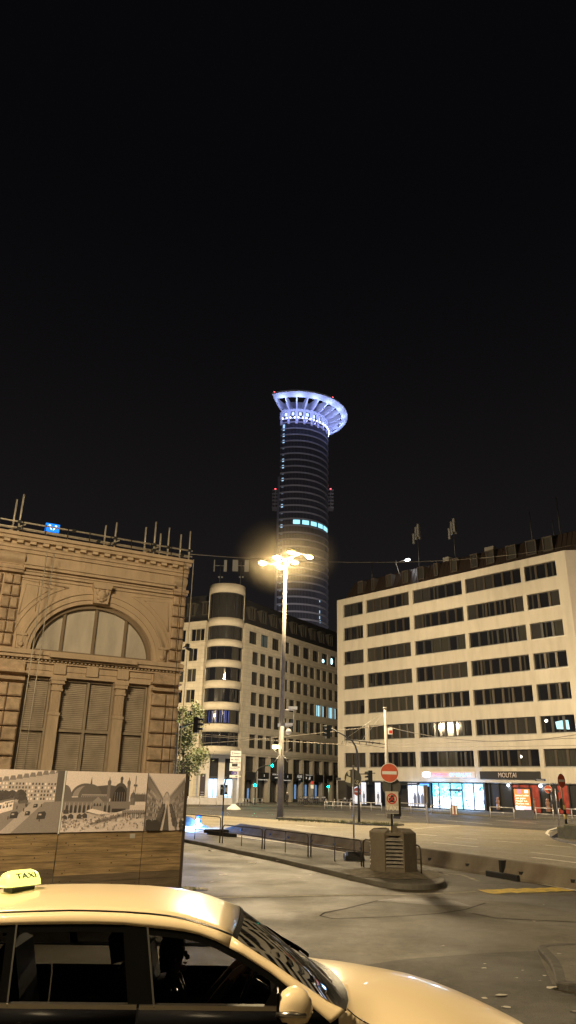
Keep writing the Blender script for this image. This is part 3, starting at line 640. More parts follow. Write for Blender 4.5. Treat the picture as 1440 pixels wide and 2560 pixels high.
for r, (za, zb) in enumerate(ROWS):
    for c, (a, b) in enumerate(COLS): band(a, b, za, zb, (3, 6, 6, 6, 3)[c] + (0 if r in (3, 4, 5, 6) else 0), r*10+c)
# the chamfered right end of the block
cM = LM(RM, -13.3, 0, 0, rz=0); end_dir = RM.to_3x3().inverted() @ Vector((sin(radians(98)), cos(radians(98)), 0)); ea = atan2(end_dir.y, end_dir.x)
mb = MB(); mb.box(0, 14, 0.0, .4, 3.16, 28.42); mb.build('end_wall', mat('pale render', (.62, .56, .50), .85, var=.06, scale=.5), ob, LM(RM, -13.3, 0, 0, rz=ea) @ Matrix.Diagonal((1, 1 if ea > 0 else 1, 1, 1)))
# mansard roof with dormers
mb = MB(); X0, X1 = -30, 21.9
pts = [(-.9, 28.3), (-2.3, 31.3), (-9, 31.7), (-13, 28.3)]
A = [mb.vv((X0, y, z)) for y, z in pts]; B = [mb.vv((X1-(.0 if i in (0, 3) else 1.2), y, z)) for i, (y, z) in enumerate(pts)]
for k in range(3): mb.face([A[k], B[k], B[k+1], A[k+1]])
mb.face(A[::-1]); mb.face(B); x = X0+.3
while x < X1-1: mb.tube([(x, -.88, 28.35), (x, -2.28, 31.32)], .03, 4); x += .62
rf = mb.build('roof', m_brn, ob)
def R2(x, y): return PR.at(820+.43056*x, 1250+.43056*y, -1.5)[0]
for i, (x, w) in enumerate([(195, .75), (268, .3), (360, .8), (455, .8), (545, .85), (635, .4), (740, .8), (860, .8), (955, .9), (1080, 1.1), (1200, 1.1), (1300, 1.0)]):
    X = R2(x, 400); mb = MB(); mb.box(X-w/2-.12, X+w/2+.12, -2.6, -1.05, 29.15, 29.25); mb.box(X-w/2-.12, X+w/2+.12, -2.6, -1.05, 30.85, 30.97); mb.box(X-w/2-.12, X-w/2, -2.6, -1.1, 29.25, 30.85); mb.box(X+w/2, X+w/2+.12, -2.6, -1.1, 29.25, 30.85)
    d = mb.build('dormer', mat('dormer frame', (.06, .05, .042), .5), rf); mb = MB(); mb.box(X-w/2, X+w/2, -2.5, -1.25, 29.25, 30.85); mb.build('pane', glassc if i % 3 != 1 else glassb, d)
for x, y0, w in ((645, 0, 1.0), (700, 0, .8), (900, 0, 1.3)):
    X = R2(x, 300); mb = MB(); mb.box(X-w/2, X+w/2, -4, -3, 31.2, 32.2 if w != .8 else 31.75, .06); mb.build('vent_box', mat('pale vent box', (.2, .19, .17), .6), rf)
def antenna(X, Y, z0, H, kind, parent, M0):
    a = MB(); a.cyl((X, Y, z0), (X, Y, z0+H), .07, n=8); o = a.build('antenna', dsteel, parent, M0)
    if kind == 'panels':
        for dx, dy, za, zb in ((.3, 0, H-2.2, H-.2), (-.25, .2, H-1.9, H+.1), (.55, .25, H-2.8, H-1.2), (-.1, -.3, H-2.1, H-.1)):
            b = MB(); b.box(X+dx-.15, X+dx+.15, Y+dy-.1, Y+dy+.1, z0+za, z0+zb, .04); b.cyl((X, Y, z0+(za+zb)/2), (X+dx, Y+dy, z0+(za+zb)/2), .03); b.build('antenna_panel', mat('antenna grey', (.16, .16, .16), .6), o)
    return o
for x, yb, yt, kind in ((1047, 1395, 1312, 'panels'), (1137, 1372, 1298, 'panels'), (1328, 1325, 1276, ''), (1399, 1315, 1240, ''), (1383, 1318, 1300, ''), (930, 1430, 1408, '')):
    X, zb = PR.at(x, yb, -4); zt = PR.at(x, yt, -4)[1]; antenna(X, -4, min(zb, 31.4), zt-min(zb, 31.4), kind, rf, RM)
# floodlight on the roof edge
X, z = PR.at(1018, 1400, -1.5); X2, _ = PR.at(990, 1408, -1.5)
mb = MB(); mb.cyl((X2, -2.5, 30.5), (X2, -1.5, z-.1), .05); mb.cyl((X2, -1.5, z-.3), (X2, -1.5, z+.4), .04); mb.cyl((X2, -1.5, z), (X, -1.5, z+.1), .05); mb.box(X-.5, X+.25, -1.7, -1.3, z+.0, z+.25, .06)
fl = mb.build('roof_floodlight', steel, ob); mb = MB(); mb.sphere((X-.1, -1.45, z-.02), .42, 12, (1, .5, .35)); mb.build('lens', mat('cold lit lens', (1, 1, 1), .3, emit=(.85, .93, 1), estr=26), fl)

def plight(name, parent, M, power, col=(1, 1, 1), rad=.15, spot=None, blend=.6):
    l = bpy.data.lights.new(name, 'SPOT' if spot else 'POINT'); l.energy = power; l.color = col; l.shadow_soft_size = rad
    if spot: l.spot_size = spot; l.spot_blend = blend
    return link(name, l, parent, M)
plight('bulb', fl, LM(RM, X-.1, -1.2, z-.5), 120, (.85, .92, 1), .2)
# ------- ground floor
def S3(x, y=780, off=0): return PR.at(820+.43056*x, 1650+.43056*y, off)[0]
mb = MB(); mb.box(-13.3, 22.42, -9, -.45, 3.06, 3.159); mb.build('soffit', m_soff, ob)
mb = MB(); mb.box(-30, 22.3, -9, -3.2, 0, 3.058); mb.box(20.9, 22.42, -3.2, -.02, 0, 3.158); mb.box(S3(912), S3(902), -3.2, -.05, 0, 3.158); mb.box(-30, -13.3, -3.2, -.5, 0, 3.158)
mb.build('ground_floor_core', mat('dark shop wall', (.04, .035, .03), .6), ob)
# lit beauty shop
a, b = S3(900), S3(585)
m_shelf = mat('shop goods lit from within', (.3, .6, .7), .5, attr=True, emit=(1, 1, 1), estr=2.1)
sf = MB(); N_ = 5; xs = [S3(v) for v in (585, 637, 703, 772, 838, 898)]
for x in xs: sf.box(x-.05, x+.05, -.42, -.25, .12, 3.05)
for i in range(5):
    p, q = sorted((xs[i], xs[i+1])); sf.box(p+.05, q-.05, -.42, -.25, .12, .22); sf.box(p+.05, q-.05, -.42, -.25, 2.97, 3.05)
    if i == 1: sf.box(p+.05, q-.05, -.41, -.26, 2.2, 2.27)
    if i == 2: sf.box(p+.05, q-.05, -.45, .12, 2.15, 2.38)
shop = sf.build('shop_front', dsteel, ob); shop['label'] = 'bright blue lit shop window full of goods'
rnd = random.Random(4); mb = MB()
def pl(x0, x1, z0, z1, y, c): mb.c = c; mb.poly([(x0, y, z0), (x0, y, z1), (x1, y, z1), (x1, y, z0)])
for i in range(5):
    p, q = sorted((xs[i], xs[i+1])); base = [(.15, .75, .85), (.25, .8, .85), (.2, .75, .9), (.5, .9, .95), (.35, .8, .95)][i]
    pl(p, q, .2, 3.0, -.9, base); pl(p, q, .2, 1.5, -.89, (.75, .9, 1.0) if i != 2 else (.3, .8, .9))
    for k in range(34):
        w = rnd.uniform(.06, .32); h = rnd.uniform(.08, .38); x = rnd.uniform(p, q-w); z = rnd.uniform(.25, 2.9-h)
        c = rnd.choice([(.9, 1, 1), (.02, .08, .25), (.05, .12, .3), (.03, .25, .35), (.1, .55, .7), (1, 1, 1), (.25, .35, .5), (.0, .04, .1), (.6, .9, .95)])
        if z < .8 and rnd.random() < .35: c = rnd.choice([(.45, .05, .35), (.8, .1, .3), (.15, .05, .2)])
        if i == 4 and .9 < z < 1.6 and rnd.random() < .3: c = (.9, .15, .3)
        y = -.88+k*.006; mb.c = c
        nv = rnd.choice((4, 5, 6, 8)); ph = rnd.random()*6
        mb.poly([(x+w/2+w*.6*cos(ph+2*pi*t/nv)*rnd.uniform(.6, 1), y, z+h/2+h*.6*sin(ph+2*pi*t/nv)*rnd.uniform(.6, 1)) for t in range(nv)])
mb.build('goods_display', m_shelf, shop)
for x in (S3(640), S3(840)): plight('shop_light', shop, LM(RM, x, .9, 1.9), 420, (.26, .5, 1.0), .6)
# boutique windows to the left of it
bt = MB()
for v in (130, 215, 262, 300, 395, 452, 512, 550, 583): x = S3(v); bt.box(x-.05, x+.05, -.42, -.28, .12, 3.05)
bq = bt.build('boutique_front', dsteel, ob)
lit = mat('white lit poster', (.8, .85, 1), .5, emit=(.62, .72, 1), estr=.6); figm = mat('grey silhouette print', (.12, .13, .16), .6, emit=(.3, .35, .5), estr=.25)
for va, vb, m in ((132, 176, 0), (183, 213, 0), (264, 298, 0), (455, 475, 0), (478, 508, 0), (514, 548, 0)):
    x1, x0 = S3(va), S3(vb); mb = MB(); mb.box(x0, x1, -.40, -.36, .3, 2.95 if va != 514 else 2.9); o = mb.build('lit_poster', lit, bq)
    mb = MB(); cx = (x0+x1)/2
    def fig(cx, h, s):
        mb.slab([(cx-.16*s, .3), (cx-.04*s, .3), (cx, .9*s), (cx+.06*s, .3), (cx+.18*s, .3), (cx+.1*s, 1.0*s), (cx+.22*s, 1.1*s), (cx+.17*s, 1.5*s), (cx+.05*s, 1.6*s), (cx+.07*s, 1.85*s), (cx-.05*s, 1.85*s), (cx-.05*s, 1.6*s), (cx-.18*s, 1.5*s), (cx-.2*s, 1.0*s), (cx-.1*s, 1.0*s)], -.358, -.35)
    if va in (183, 264, 478): fig(cx, 1, 1)
    if va == 514:
        for q in range(3): mb.slab([(x0+.05+q*.55, .5), (x0+.5+q*.55, .5), (x0+.5+q*.55, 1.5+.2*(q % 2)), (x0+.3+q*.55, 1.75), (x0+.25+q*.55, 2.0+.1*q), (x0+.2+q*.55, 1.7), (x0+.05+q*.55, 1.4)], -.358, -.35)
    if mb.v: mb.build('printed_figures', figm, o)
mb = MB(); mb.box(S3(530), S3(400), -.3, -.1, 2.72, 2.9); mb.build('dark_fascia', black, bq)
mb = MB(); mb.box(S3(584), S3(533), -.2, -.05, 2.62, 2.92); mb.build('blue_fascia', mat('blue lit fascia', (.1, .3, .8), .5, emit=(.1, .35, 1), estr=1.1), bq)
plight('shop_light', bq, LM(RM, S3(500), .3, 2.5), 40, (.6, .75, 1), .5)
# dark restaurant front with red arched panels
rf_ = MB(); xsr = [S3(v) for v in (930, 985, 1058, 1105, 1165, 1222, 1270, 1322, 1392, 1440)]+[-12.6, -13.25]
for x in xsr: rf_.box(x-.06, x+.06, -.42, -.26, .12, 3.05)
rf_.box(-13.25, S3(905), -.5, -.43, .12, 3.05); rr = rf_.build('restaurant_front', black, ob)
for va, vb in ((1060, 1220), (1322, 1390)):
    x1, x0 = S3(va), S3(vb); mb = MB(); mb.box(x0+.07, x1-.07, -.42, -.38, .2, 2.95); o = mb.build('red_panel', mat('dark red print', (.30, .035, .02), .6, var=.5, scale=3, stretch=(1, 1, .5), emit=(.5, .05, .02), estr=.03), rr)
mb = MB()
for va in (975, 1092, 1180, 1262):
    x = S3(va); mb.lathe([(.02, .3), (.24, .32), (.27, .6), (.22, .9), (.27, 1.15), (.2, 1.35), (.23, 1.5), (.1, 1.62)], (x, -.35), 14); 
mb.build('jar_figures', mat('glazed jar print', (.28, .15, .1), .35, var=.6, scale=7), rr)
mb = MB(); 
for va, r in ((1045, .14), (1233, .17)): mb.sphere((S3(va), -.2, 2.88), r, 12)
mb.build('ceiling_globes', mat('white globe light', (1, 1, 1), .3, emit=(.75, .87, 1), estr=9), rr)
for va in (1045, 1233): plight('globe_light', rr, LM(RM, S3(va), -.1, 2.6), 18, (.8, .88, 1), .1)
# signs
m_sgnbox = mat('pale sign board', (.55, .48, .42), .6, emit=(.9, .75, .7), estr=.18)
x1, x0 = 8.3, .7; mb = MB(); mb.box(x0, x1, .005, .12, 3.6, 4.33); sg = mb.build('shop_sign', m_sgnbox, ob)
mb = MB(); mb.T = Matrix.Translation((7.5, .13, 3.97)) @ Matrix.Diagonal((.6, 1, .34, 1)); mb.slab([(cos(2*pi*k/24), sin(2*pi*k/24)) for k in range(24)], 0, .05); mb.build('emblem', mat('white lit emblem', (1, 1, 1), .4, emit=(.88, .92, 1), estr=5), sg)
text('lettering', 'GTWORLD', .52, mat('pink lit letters', (1, .3, .4), .4, emit=(1, .10, .2), estr=2.2), sg, LM(RM, 5.72, .17, 3.95) @ FLIP, .03, sx=.95)
text('lettering', 'OF BEAUTY', .52, mat('blue lit letters', (.4, .6, 1), .4, emit=(.16, .42, 1), estr=2.2), sg, LM(RM, 2.65, .17, 3.95) @ FLIP, .03, sx=1.12)
mb = MB(); mb.box(-7.5, -.02, .005, .16, 3.52, 4.36); s2 = mb.build('shop_sign', black, ob)
text('lettering', 'MOUTAI', .74, mat('matt pinkish letters', (.50, .42, .38), .6, emit=(.5, .42, .38), estr=.12), s2, LM(RM, -3.55, .19, 3.93) @ FLIP, .03, sx=.82)
# glowing shapes put in the windows to imitate reflected lights
za, zb = ROWS[5]; X = S3(1355, 390); mb = MB(); mb.slab([(X-.75, za+.35), (X+.7, za+.45), (X+.8, za+1.2), (X-.2, za+1.35), (X-.7, za+1.3)], -.352, -.345); o = mb.build('glow_reflection', mat('bluish reflection glow', (.3, .6, .7), .5, emit=(.3, .72, .95), estr=.9, var=.4, scale=3), ob)
mb = MB(); mb.sphere((S3(1258, 355), -.4, zb-.5), .2, 10, (1.2, .4, 1)); mb.sphere((S3(1108, 560), -.4, ROWS[6][1]-.75), .2, 10, (1.4, .4, 1)); mb.build('reflection_blobs', mat('warm white reflection glow', (1, 1, 1), .3, emit=(1, .97, .85), estr=3), ob)
# ================================================================== CENTRAL OFFICE BUILDING WITH ROUND CORNER BAY
random.seed(12)
PW = Plane((-5.10, 101.59), 33.7, True); WMx = PW.M
PL_ = Plane((-9.46*1.026, 96.06*1.026), -62); LMx = PL_.M
m_lime = mat('limestone cladding', (.54, .49, .40), .8, var=.1, scale=.7, damt=.22, dark=(.33, .28, .21), dscale=.5, stretch=(1, 1, .5))
# add faint slab joints
def joints(m, bw, bh, gap=.015, dark=.6):
    nt = m.node_tree; b = nt.nodes['Principled BSDF']; src = b.inputs['Base Color'].links[0].from_socket
    tc = nn(nt, 'ShaderNodeTexCoord'); sp = nn(nt, 'ShaderNodeSeparateXYZ'); cb = nn(nt, 'ShaderNodeCombineXYZ'); L = nt.links.new
    L(tc.outputs['Object'], sp.inputs[0]); L(sp.outputs['X'], cb.inputs['X']); L(sp.outputs['Z'], cb.inputs['Y'])
    br = nn(nt, 'ShaderNodeTexBrick'); br.inputs['Scale'].default_value = 1; br.inputs['Brick Width'].default_value = bw; br.inputs['Row Height'].default_value = bh; br.inputs['Mortar Size'].default_value = gap
    br.inputs['Color1'].default_value = (1, 1, 1, 1); br.inputs['Color2'].default_value = (.86, .86, .86, 1); br.inputs['Mortar'].default_value = (dark, dark, dark, 1); L(cb.outputs[0], br.inputs['Vector'])
    mx = nn(nt, 'ShaderNodeMix', data_type='RGBA', blend_type='MULTIPLY'); mx.inputs['Factor'].default_value = 1; L(src, mx.inputs['A']); L(br.outputs['Color'], mx.inputs['B']); L(mx.outputs['Result'], b.inputs['Base Color'])
joints(m_lime, .95, .57)
m_pillar = mat('pale stone pillar', (.54, .49, .41), .8, var=.12, scale=1)
m_slate = mat('dark slate roof', (.035, .035, .04), .6, var=.3, scale=3)
BC = Vector((-8.62, 100.62, 0)); BM = Matrix.Translation(BC)
cb = empty('corner_office_building', BM, 'limestone office building with a rounded glazed corner bay, behind the lamp mast', 'building')
RW = [(20.33-2.855*k-1.83, 20.33-2.855*k) for k in range(5)]
top = [(-(-.17+2.93*k)-1.93, -(-.17+2.93*k)) for k in range(9)]
low = [(-(.75+1.985*k)-1.5, -(.75+1.985*k)) for k in range(14)]
shopx = [(-(.02+2.99*k)-2.45, -(.02+2.99*k)) for k in range(11)]
mb = MB(); wall_grid(mb, -36, 1.3, 6.02, 24.05, [(21.38, 23.18, top)]+[(a, b, low) for a, b in RW], -.4, 0)
mb.box(-36, 1.3, -12, -.401, 6.03, 23.9); mb.box(-36, 1.3, -12, -1.2, 0, 6.03); mb.build('wall', m_lime, cb, WMx)
mb = MB()
for z0, z1, y in ((20.72, 20.84, .1), (23.85, 24.07, .12), (6.35, 6.6, .12), (6.6, 6.95, .22)): mb.box(-36, 1.3, .001, y, z0, z1)
mb.build('cornice', m_pillar, cb, WMx)
mb = MB()
xx = sorted(shopx); prev = -36
for a, b in xx:
    mb.box(prev if prev > -34 else -36, a, -.6, .05, 0, 6.019); prev = b
mb.box(prev, 1.3, -.6, .05, 0, 6.019); mb.build('pillar_row', m_pillar, cb, WMx)
frame_g = mat('pale window frame', (.30, .28, .22), .5)
m_coolwin = mat('cool lit office window', (.4, .7, .9), .4, emit=(.35, .78, 1), estr=1.0, var=.25, scale=2)
m_greyblue = mat('blue grey blind glass', (.10, .14, .17), .15)
def win_master(w, h, n, kinds, fr):
    mb = MB(); mb.box(0, w, -.34, -.2, 0, .07); mb.box(0, w, -.34, -.2, h-.07, h); mb.box(0, .06, -.34, -.2, .07, h-.07); mb.box(w-.06, w, -.34, -.2, .07, h-.07)
    for k in range(1, n): mb.box(w*k/n-.035, w*k/n+.035, -.34, -.21, .07, h-.07)
    me = mb.mesh('window', fr); mb = MB()
    for k in range(n): mb.m = kinds[k % len(kinds)]; mb.poly([(w*k/n, -.28, .03), (w*k/n, -.28, h-.03), (w*(k+1)/n, -.28, h-.03), (w*(k+1)/n, -.28, .03)])
    return me, mb
def place_win(me, pm, mats, M):
    w = link('window', me, cb, M); link('panes', pm, w, M); return w
cache = {}
def window(w, h, n, kinds, fr, M, mats=None):
    mats = mats or [glassd, glassb, glassc, m_coolwin, m_greyblue]
    key = (w, h, n, tuple(kinds), fr.name)
    if key not in cache:
        me, mb = win_master(w, h, n, kinds, fr); cache[key] = (me, mb.mesh('panes', mats))
    place_win(cache[key][0], cache[key][1], mats, M)
for r, (za, zb) in enumerate(RW):
    for k, (a, b) in enumerate(low):
        rr_ = random.random()
        kinds = {0: [1, 1], 1: [1, 1], 2: [0, 2] if rr_ < .5 else [2, 0], 3: [0, 1] if rr_ < .6 else [4, 0], 4: [1, 1]}[r]
        if r == 2 and k >= 9: kinds = [3, 3] if k % 2 else [2, 3]
        if r == 4 and k >= 9: kinds = [4, 4]
        window(1.5, 1.83, 2, kinds, frame_d, LM(WMx, a, 0, za))
for k, (a, b) in enumerate(top): window(1.93, 1.8, 2, [1, 1] if k != 1 else [4, 4], frame_d, LM(WMx, a, 0, 21.38))
# two glowing lights in the last top row windows
mb = MB(); mb.sphere((top[7][0]+1.1, -.26, 21.95), .4, 10, (1, .2, .8)); mb.sphere((top[8][0]+1.2, -.26, 22.3), .42, 10, (1, .2, 1.3)); mb.build('room_glow', mat('cool room lamp', (.6, .9, 1), .4, emit=(.5, .85, 1), estr=2.6), cb, WMx)
# ground floor shopfronts of the right wing
m_awn = mat('dark fascia box', (.018, .016, .015), .6)
m_lets = mat('white sign letters', (.8, .78, .74), .5, emit=(.8, .78, .74), estr=.35)
for k, (a, b) in enumerate(shopx):
    mb = MB(); mb.box(a, b, -.55, -.5, 4.1, 6.0); mb.m = 1; mb.box(a, b, -.55, -.45, 4.0, 4.1); mb.box(a, b, -.55, -.48, 0, .15); mb.m = 0; mb.box(a+.1, b-.1, -.75, -.7, .15, 2.9); mb.m = 1
    mb.box((a+b)/2-.05, (a+b)/2+.05, -.7, -.62, .15, 2.9); mb.box(a, b, -.75, -.62, 2.9, 3.0)
    sf_ = mb.build('shopfront', [glassb, frame_d], cb, WMx)
    mb = MB(); mb.box(a+.05, b-.05, -.449, .25, 2.95+.25*(k % 2), 3.98); mb.build('fascia', m_awn, sf_, WMx)
    if k in (1, 3):
        mb = MB(); mb.box(a+.4, b-.4, -.44, .3, 3.0+.0, 3.08); mb.box((a+b)/2-.03, (a+b)/2+.03, .251, .27, 3.4, 3.75); mb.box((a+b)/2-.08, (a+b)/2+.08, .251, .27, 3.5, 3.54); mb.build('emblem', m_lets, sf_, WMx)
    if k == 2: text('lettering', 'ROYAL STREET', .28, m_lets, sf_, LM(WMx, (a+b)/2, .26, 3.78) @ FLIP, .01); text('lettering', 'BARBERS', .2, m_lets, sf_, LM(WMx, (a+b)/2, .26, 3.35) @ FLIP, .01)
    if k == 4: text('lettering', 'ADAR', .62, m_lets, sf_, LM(WMx, (a+b)/2-.25, .26, 3.62) @ FLIP, .01, sx=.85); text('lettering', 'CAFE', .25, m_lets, sf_, LM(WMx, (a+b)/2-.25, .26, 3.2) @ FLIP, .01)
    if k == 5:
        mb = MB(); mb.box(a+.2, b-.2, .251, .27, 3.85, 3.92); mb.slab([(a+1.0, 3.2), (a+1.4, 3.25), (a+1.1, 3.7), (a+.8, 3.6)], .251, .27); mb.slab([(b-.5, 3.3), (b-.25, 3.35), (b-.3, 3.65), (b-.5, 3.6)], .251, .27); mb.build('emblem', m_lets, sf_, WMx)
    if k in (0, 4, 5, 6):
        mb = MB(); w_ = .35 if k == 0 else .5; mb.box(a+.5, a+.5+w_, -.69, -.66, .5, 2.5 if k else 1.9); mb.build('lit_door_pane', mat('dim blue lit pane', (.1, .2, .4), .4, emit=(.2, .4, .8), estr=.5, var=.7, scale=4), sf_, WMx)
# left wing
lr = [(3.04, 4.55), (5.15, 6.67), (7.25, 8.8)]
mb = MB(); wall_grid(mb, 1.85, 14, 5.2, 24.05, [(21.28, 23.05, [(2.02, 4.42), (5.27, 7.7)])]+[(a-.05, b-.05, lr) for a, b in RW], -.4, 0); mb.box(1.85, 14, -12, -.401, 0, 23.9)
for a, b in ((1.85, 2.9), (5.4, 6.1), (8.6, 9.3), (11.8, 14)): mb.box(a, b, -.4, .0, 0, 5.199)
mb.build('wall', m_lime, cb, LMx)
mb = MB(); mb.box(1.7, 14, .001, .09, 20.85, 21.0); mb.box(1.7, 14, .001, .09, 23.85, 24.07); mb.box(1.7, 14, .001, .14, 5.2, 5.7); mb.build('cornice', m_pillar, cb, LMx)
for r, (za, zb) in enumerate(RW):
    for k, (a, b) in enumerate(lr): window(1.52, 1.83, 2, [0, 1] if r in (0, 2) else ([2, 2] if r == 1 else [0, 0]), frame_g, LM(LMx, a, .12, za-.05))
for a in (2.02, 5.27): window(2.4, 1.77, 3, [0, 1, 0], frame_g, LM(LMx, a, 0, 21.28))
mb = MB(); mb.box(2.9, 5.4, -.38, -.34, 0, 5.2); mb.box(6.1, 8.6, -.38, -.34, 0, 5.2); mb.build('shopfront', glassb, cb, LMx)
mb = MB(); mb.box(2.95, 5.35, -.3, .3, 3.2, 4.2); mb.build('fascia', m_awn, cb, LMx)
# roofs
def mansard(M, x0, x1, nm):
    mb = MB(); pts = [(-1.0, 23.9), (-2.6, 28.6), (-10, 29.2), (-12, 23.9)]
    A = [mb.vv((x0, y, z)) for y, z in pts]; B = [mb.vv((x1, y, z)) for y, z in pts]
    for k in range(3): mb.face([A[k], B[k], B[k+1], A[k+1]])
    mb.face(A[::-1]); mb.face(B); return mb.build(nm, m_slate, cb, M)
r1 = mansard(WMx, -36, 1.0, 'roof'); r2 = mansard(LMx, 1.9, 14, 'roof')
def dorm(x, w, M, par):
    mb = MB(); mb.box(x-w/2-.15, x+w/2+.15, -3, -1.2, 25.3, 25.4); mb.box(x-w/2-.15, x-w/2, -3, -1.3, 25.4, 27.1); mb.box(x+w/2, x+w/2+.15, -3, -1.3, 25.4, 27.1); mb.box(x-w/2-.2, x+w/2+.2, -3, -1.1, 27.1, 27.25); mb.box(x-.04, x+.04, -1.5, -1.35, 25.4, 27.1)
    d = mb.build('dormer', mat('dormer stone', (.075, .07, .06), .7), par, M); mb = MB(); mb.box(x-w/2, x+w/2, -2.9, -1.5, 25.4, 27.1); mb.build('pane', glassb, d, M)
for k in range(9): dorm(-2.2-2.93*k, 1.1, WMx, r1)
dorm(2.9, 1.1, LMx, r2); dorm(5.6, 1.1, LMx, r2)
# round bay
R = 2.62; FA = atan2(-BC.y, -BC.x); ff = Vector((BC.x, BC.y, 0)) + Vector((cos(FA), sin(FA), 0))*R
def BZ(yz, x): return ZAT(x, 1400+.29861*yz, ff)
rows = [(478, 268, 571), (660, 545, 569), (832, 718, 568), (1006, 893, 566), (1187, 1070, 564), (1370, 1252, 562), (1558, 1437, 560)]
zt = [(BZ(a, x), BZ(b, x)) for a, b, x in rows]; zcap = BZ(192, 572); zbot = BZ(1628, 553)
def arcp(r, z, a): return (r*cos(FA+a), r*sin(FA+a), z)
def band_(mb, r0, r1, z0, z1, a0, a1, n=24):
    mb.smooth = False; P = []
    for k in range(n+1):
        a = a0+(a1-a0)*k/n; P.append([mb.vv(arcp(r0, z0, a)), mb.vv(arcp(r1, z0, a)), mb.vv(arcp(r1, z1, a)), mb.vv(arcp(r0, z1, a))])
    for A, B in zip(P, P[1:]):
        mb.smooth = True; mb.face([A[1], B[1], B[2], A[2]]); mb.smooth = False; mb.face([A[2], B[2], B[3], A[3]]); mb.face([A[0], B[0], B[1], A[1]]); mb.smooth = True; mb.face([A[3], B[3], B[0], A[0]])
    mb.smooth = False; mb.face(P[0]); mb.face(P[-1][::-1])
AW = radians(78); mb = MB(); z = zbot; HALF = radians(125)
for (a, b) in sorted(zt):
    band_(mb, 2.2, R, z, a, -HALF, HALF, 30); band_(mb, 2.2, R, a, b, -HALF, -AW, 6); band_(mb, 2.2, R, a, b, AW, HALF, 6); z = b
band_(mb, 2.2, R, z, zcap, -HALF, HALF, 30); band_(mb, 0.0, R-.1, zbot+.05, zbot+.1, -HALF, HALF, 24); band_(mb, 0, R-.1, zcap-.3, zcap-.2, -pi+.01, pi-.01, 30); band_(mb, 0, 2.2, zcap-5, zcap-.4, -pi, pi, 24)
band_(mb, 2.2, R, 24, zcap, HALF, 2*pi-HALF, 18)
# merge adjoining bands visually with panel joints
m_bay = mat('curved limestone', (.54, .49, .40), .8, var=.1, scale=.8, damt=.2, dark=(.33, .28, .21), dscale=.5); mb.build('bay_wall', m_bay, cb, BM)
for i, (a, b) in enumerate(zt):
    mb = MB(); band_(mb, 2.35, R-.10, a, a+.1, -AW, AW, 24); band_(mb, 2.35, R-.10, b-.1, b, -AW, AW, 24)
    for k in range(0, 7): t = -AW+2*AW*k/6; band_(mb, 2.3, R-.10, a+.1, b-.1, max(-AW, t-.012), min(AW, t+.012), 1)
    w = mb.build('bay_window', frame_d, cb, BM)
    mb = MB()
    for k in range(6):
        t = -AW+2*AW*k/6; P0 = 4
        for q in range(P0):
            t0 = t+2*AW/6*q/P0; t1 = t+2*AW/6*(q+1)/P0; mb.smooth = True; mb.m = [0, 0, 1, 0, 2, 0][(k+i*2) % 6] if 1 < i < 6 else (2 if i < 2 else 0)
            mb.poly([arcp(R-.17, a+.05, t0), arcp(R-.17, a+.05, t1), arcp(R-.17, b-.05, t1), arcp(R-.17, b-.05, t0)])
    mb.build('panes', [glassd, glassc, glassb], w, BM)
mb = MB(); a, b = zt[5]
for q in range(5): t0 = -.75+.3*q/1.2; mb.poly([arcp(R-.165, a+.15, t0), arcp(R-.165, a+.15, t0+.2), arcp(R-.165, b-.15, t0+.2), arcp(R-.165, b-.15, t0)])
mb.build('blue_lit_room', mat('dim blue room', (.02, .04, .2), .3, emit=(.05, .1, .5), estr=.35, var=.6, scale=3), cb, BM)
# recessed corner entrance under the bay
EA = Vector((-11.35, 99.75, 0)); EB = Vector((-6.0, 100.9, 0)); ed = (EB-EA).normalized(); PE = Plane((EB.x, EB.y), math.degrees(atan2(ed.x, ed.y)), True); EM = PE.M
def ex(x): return PE.at(x, 1980)[0]
doors = sorted([tuple(sorted((ex(520.5), ex(543)))), tuple(sorted((ex(559), ex(580))))])
L_ = (EB-EA).length; mb = MB(); wall_grid(mb, -.9, L_+.9, 0, zbot+.2, [(0, 5.6, doors)], -.3, 0); mb.build('entrance_wall', m_pillar, cb, EM)
for a, b in doors:
    mb = MB(); mb.box(a, b, -.32, -.25, 3.35, 5.6); mb.m = 1; mb.box(a, b, -.28, -.1, 3.0, 3.35)
    d = mb.build('entrance', [glassb, frame_d], cb, EM); mb = MB(); mb.box(a+.05, b-.05, -.32, -.29, 0.1, 3.0); mb.build('lit_glass', mat('blue white lit lobby', (.5, .7, 1), .4, emit=(.42, .68, 1), estr=1.35, var=.2, scale=1.2), d, EM)
    mb = MB(); mb.box(a+.55, a+.61, -.28, -.24, .1, 3.0); mb.box(a+.62, b-.06, -.28, -.24, 2.45, 2.5); mb.build('door_frame', frame_d, d, EM)
    plight('lobby_light', d, LM(EM, (a+b)/2, .6, 2.2), 60, (.5, .7, 1), .4)
for xx_ in (505, 595):
    a = ex(xx_); mb = MB(); mb.box(a-.35, a+.35, .001, .06, .4, 3.6); pnl = mb.build('directory_panel', mat('dark brown panel', (.045, .03, .03), .6), cb, EM)
    mb = MB()
    for z in (.6, .8, 1.0, 1.3): mb.box(a-.25, a+.2, .061, .07, z, z+(.12 if xx_ > 550 else .05))
    mb.build('panel_text', mat('pale panel print', (.4, .4, .5), .6), pnl, EM); text('number', '10', .25, m_lets, pnl, LM(EM, a, .07, 3.35) @ FLIP, .005)
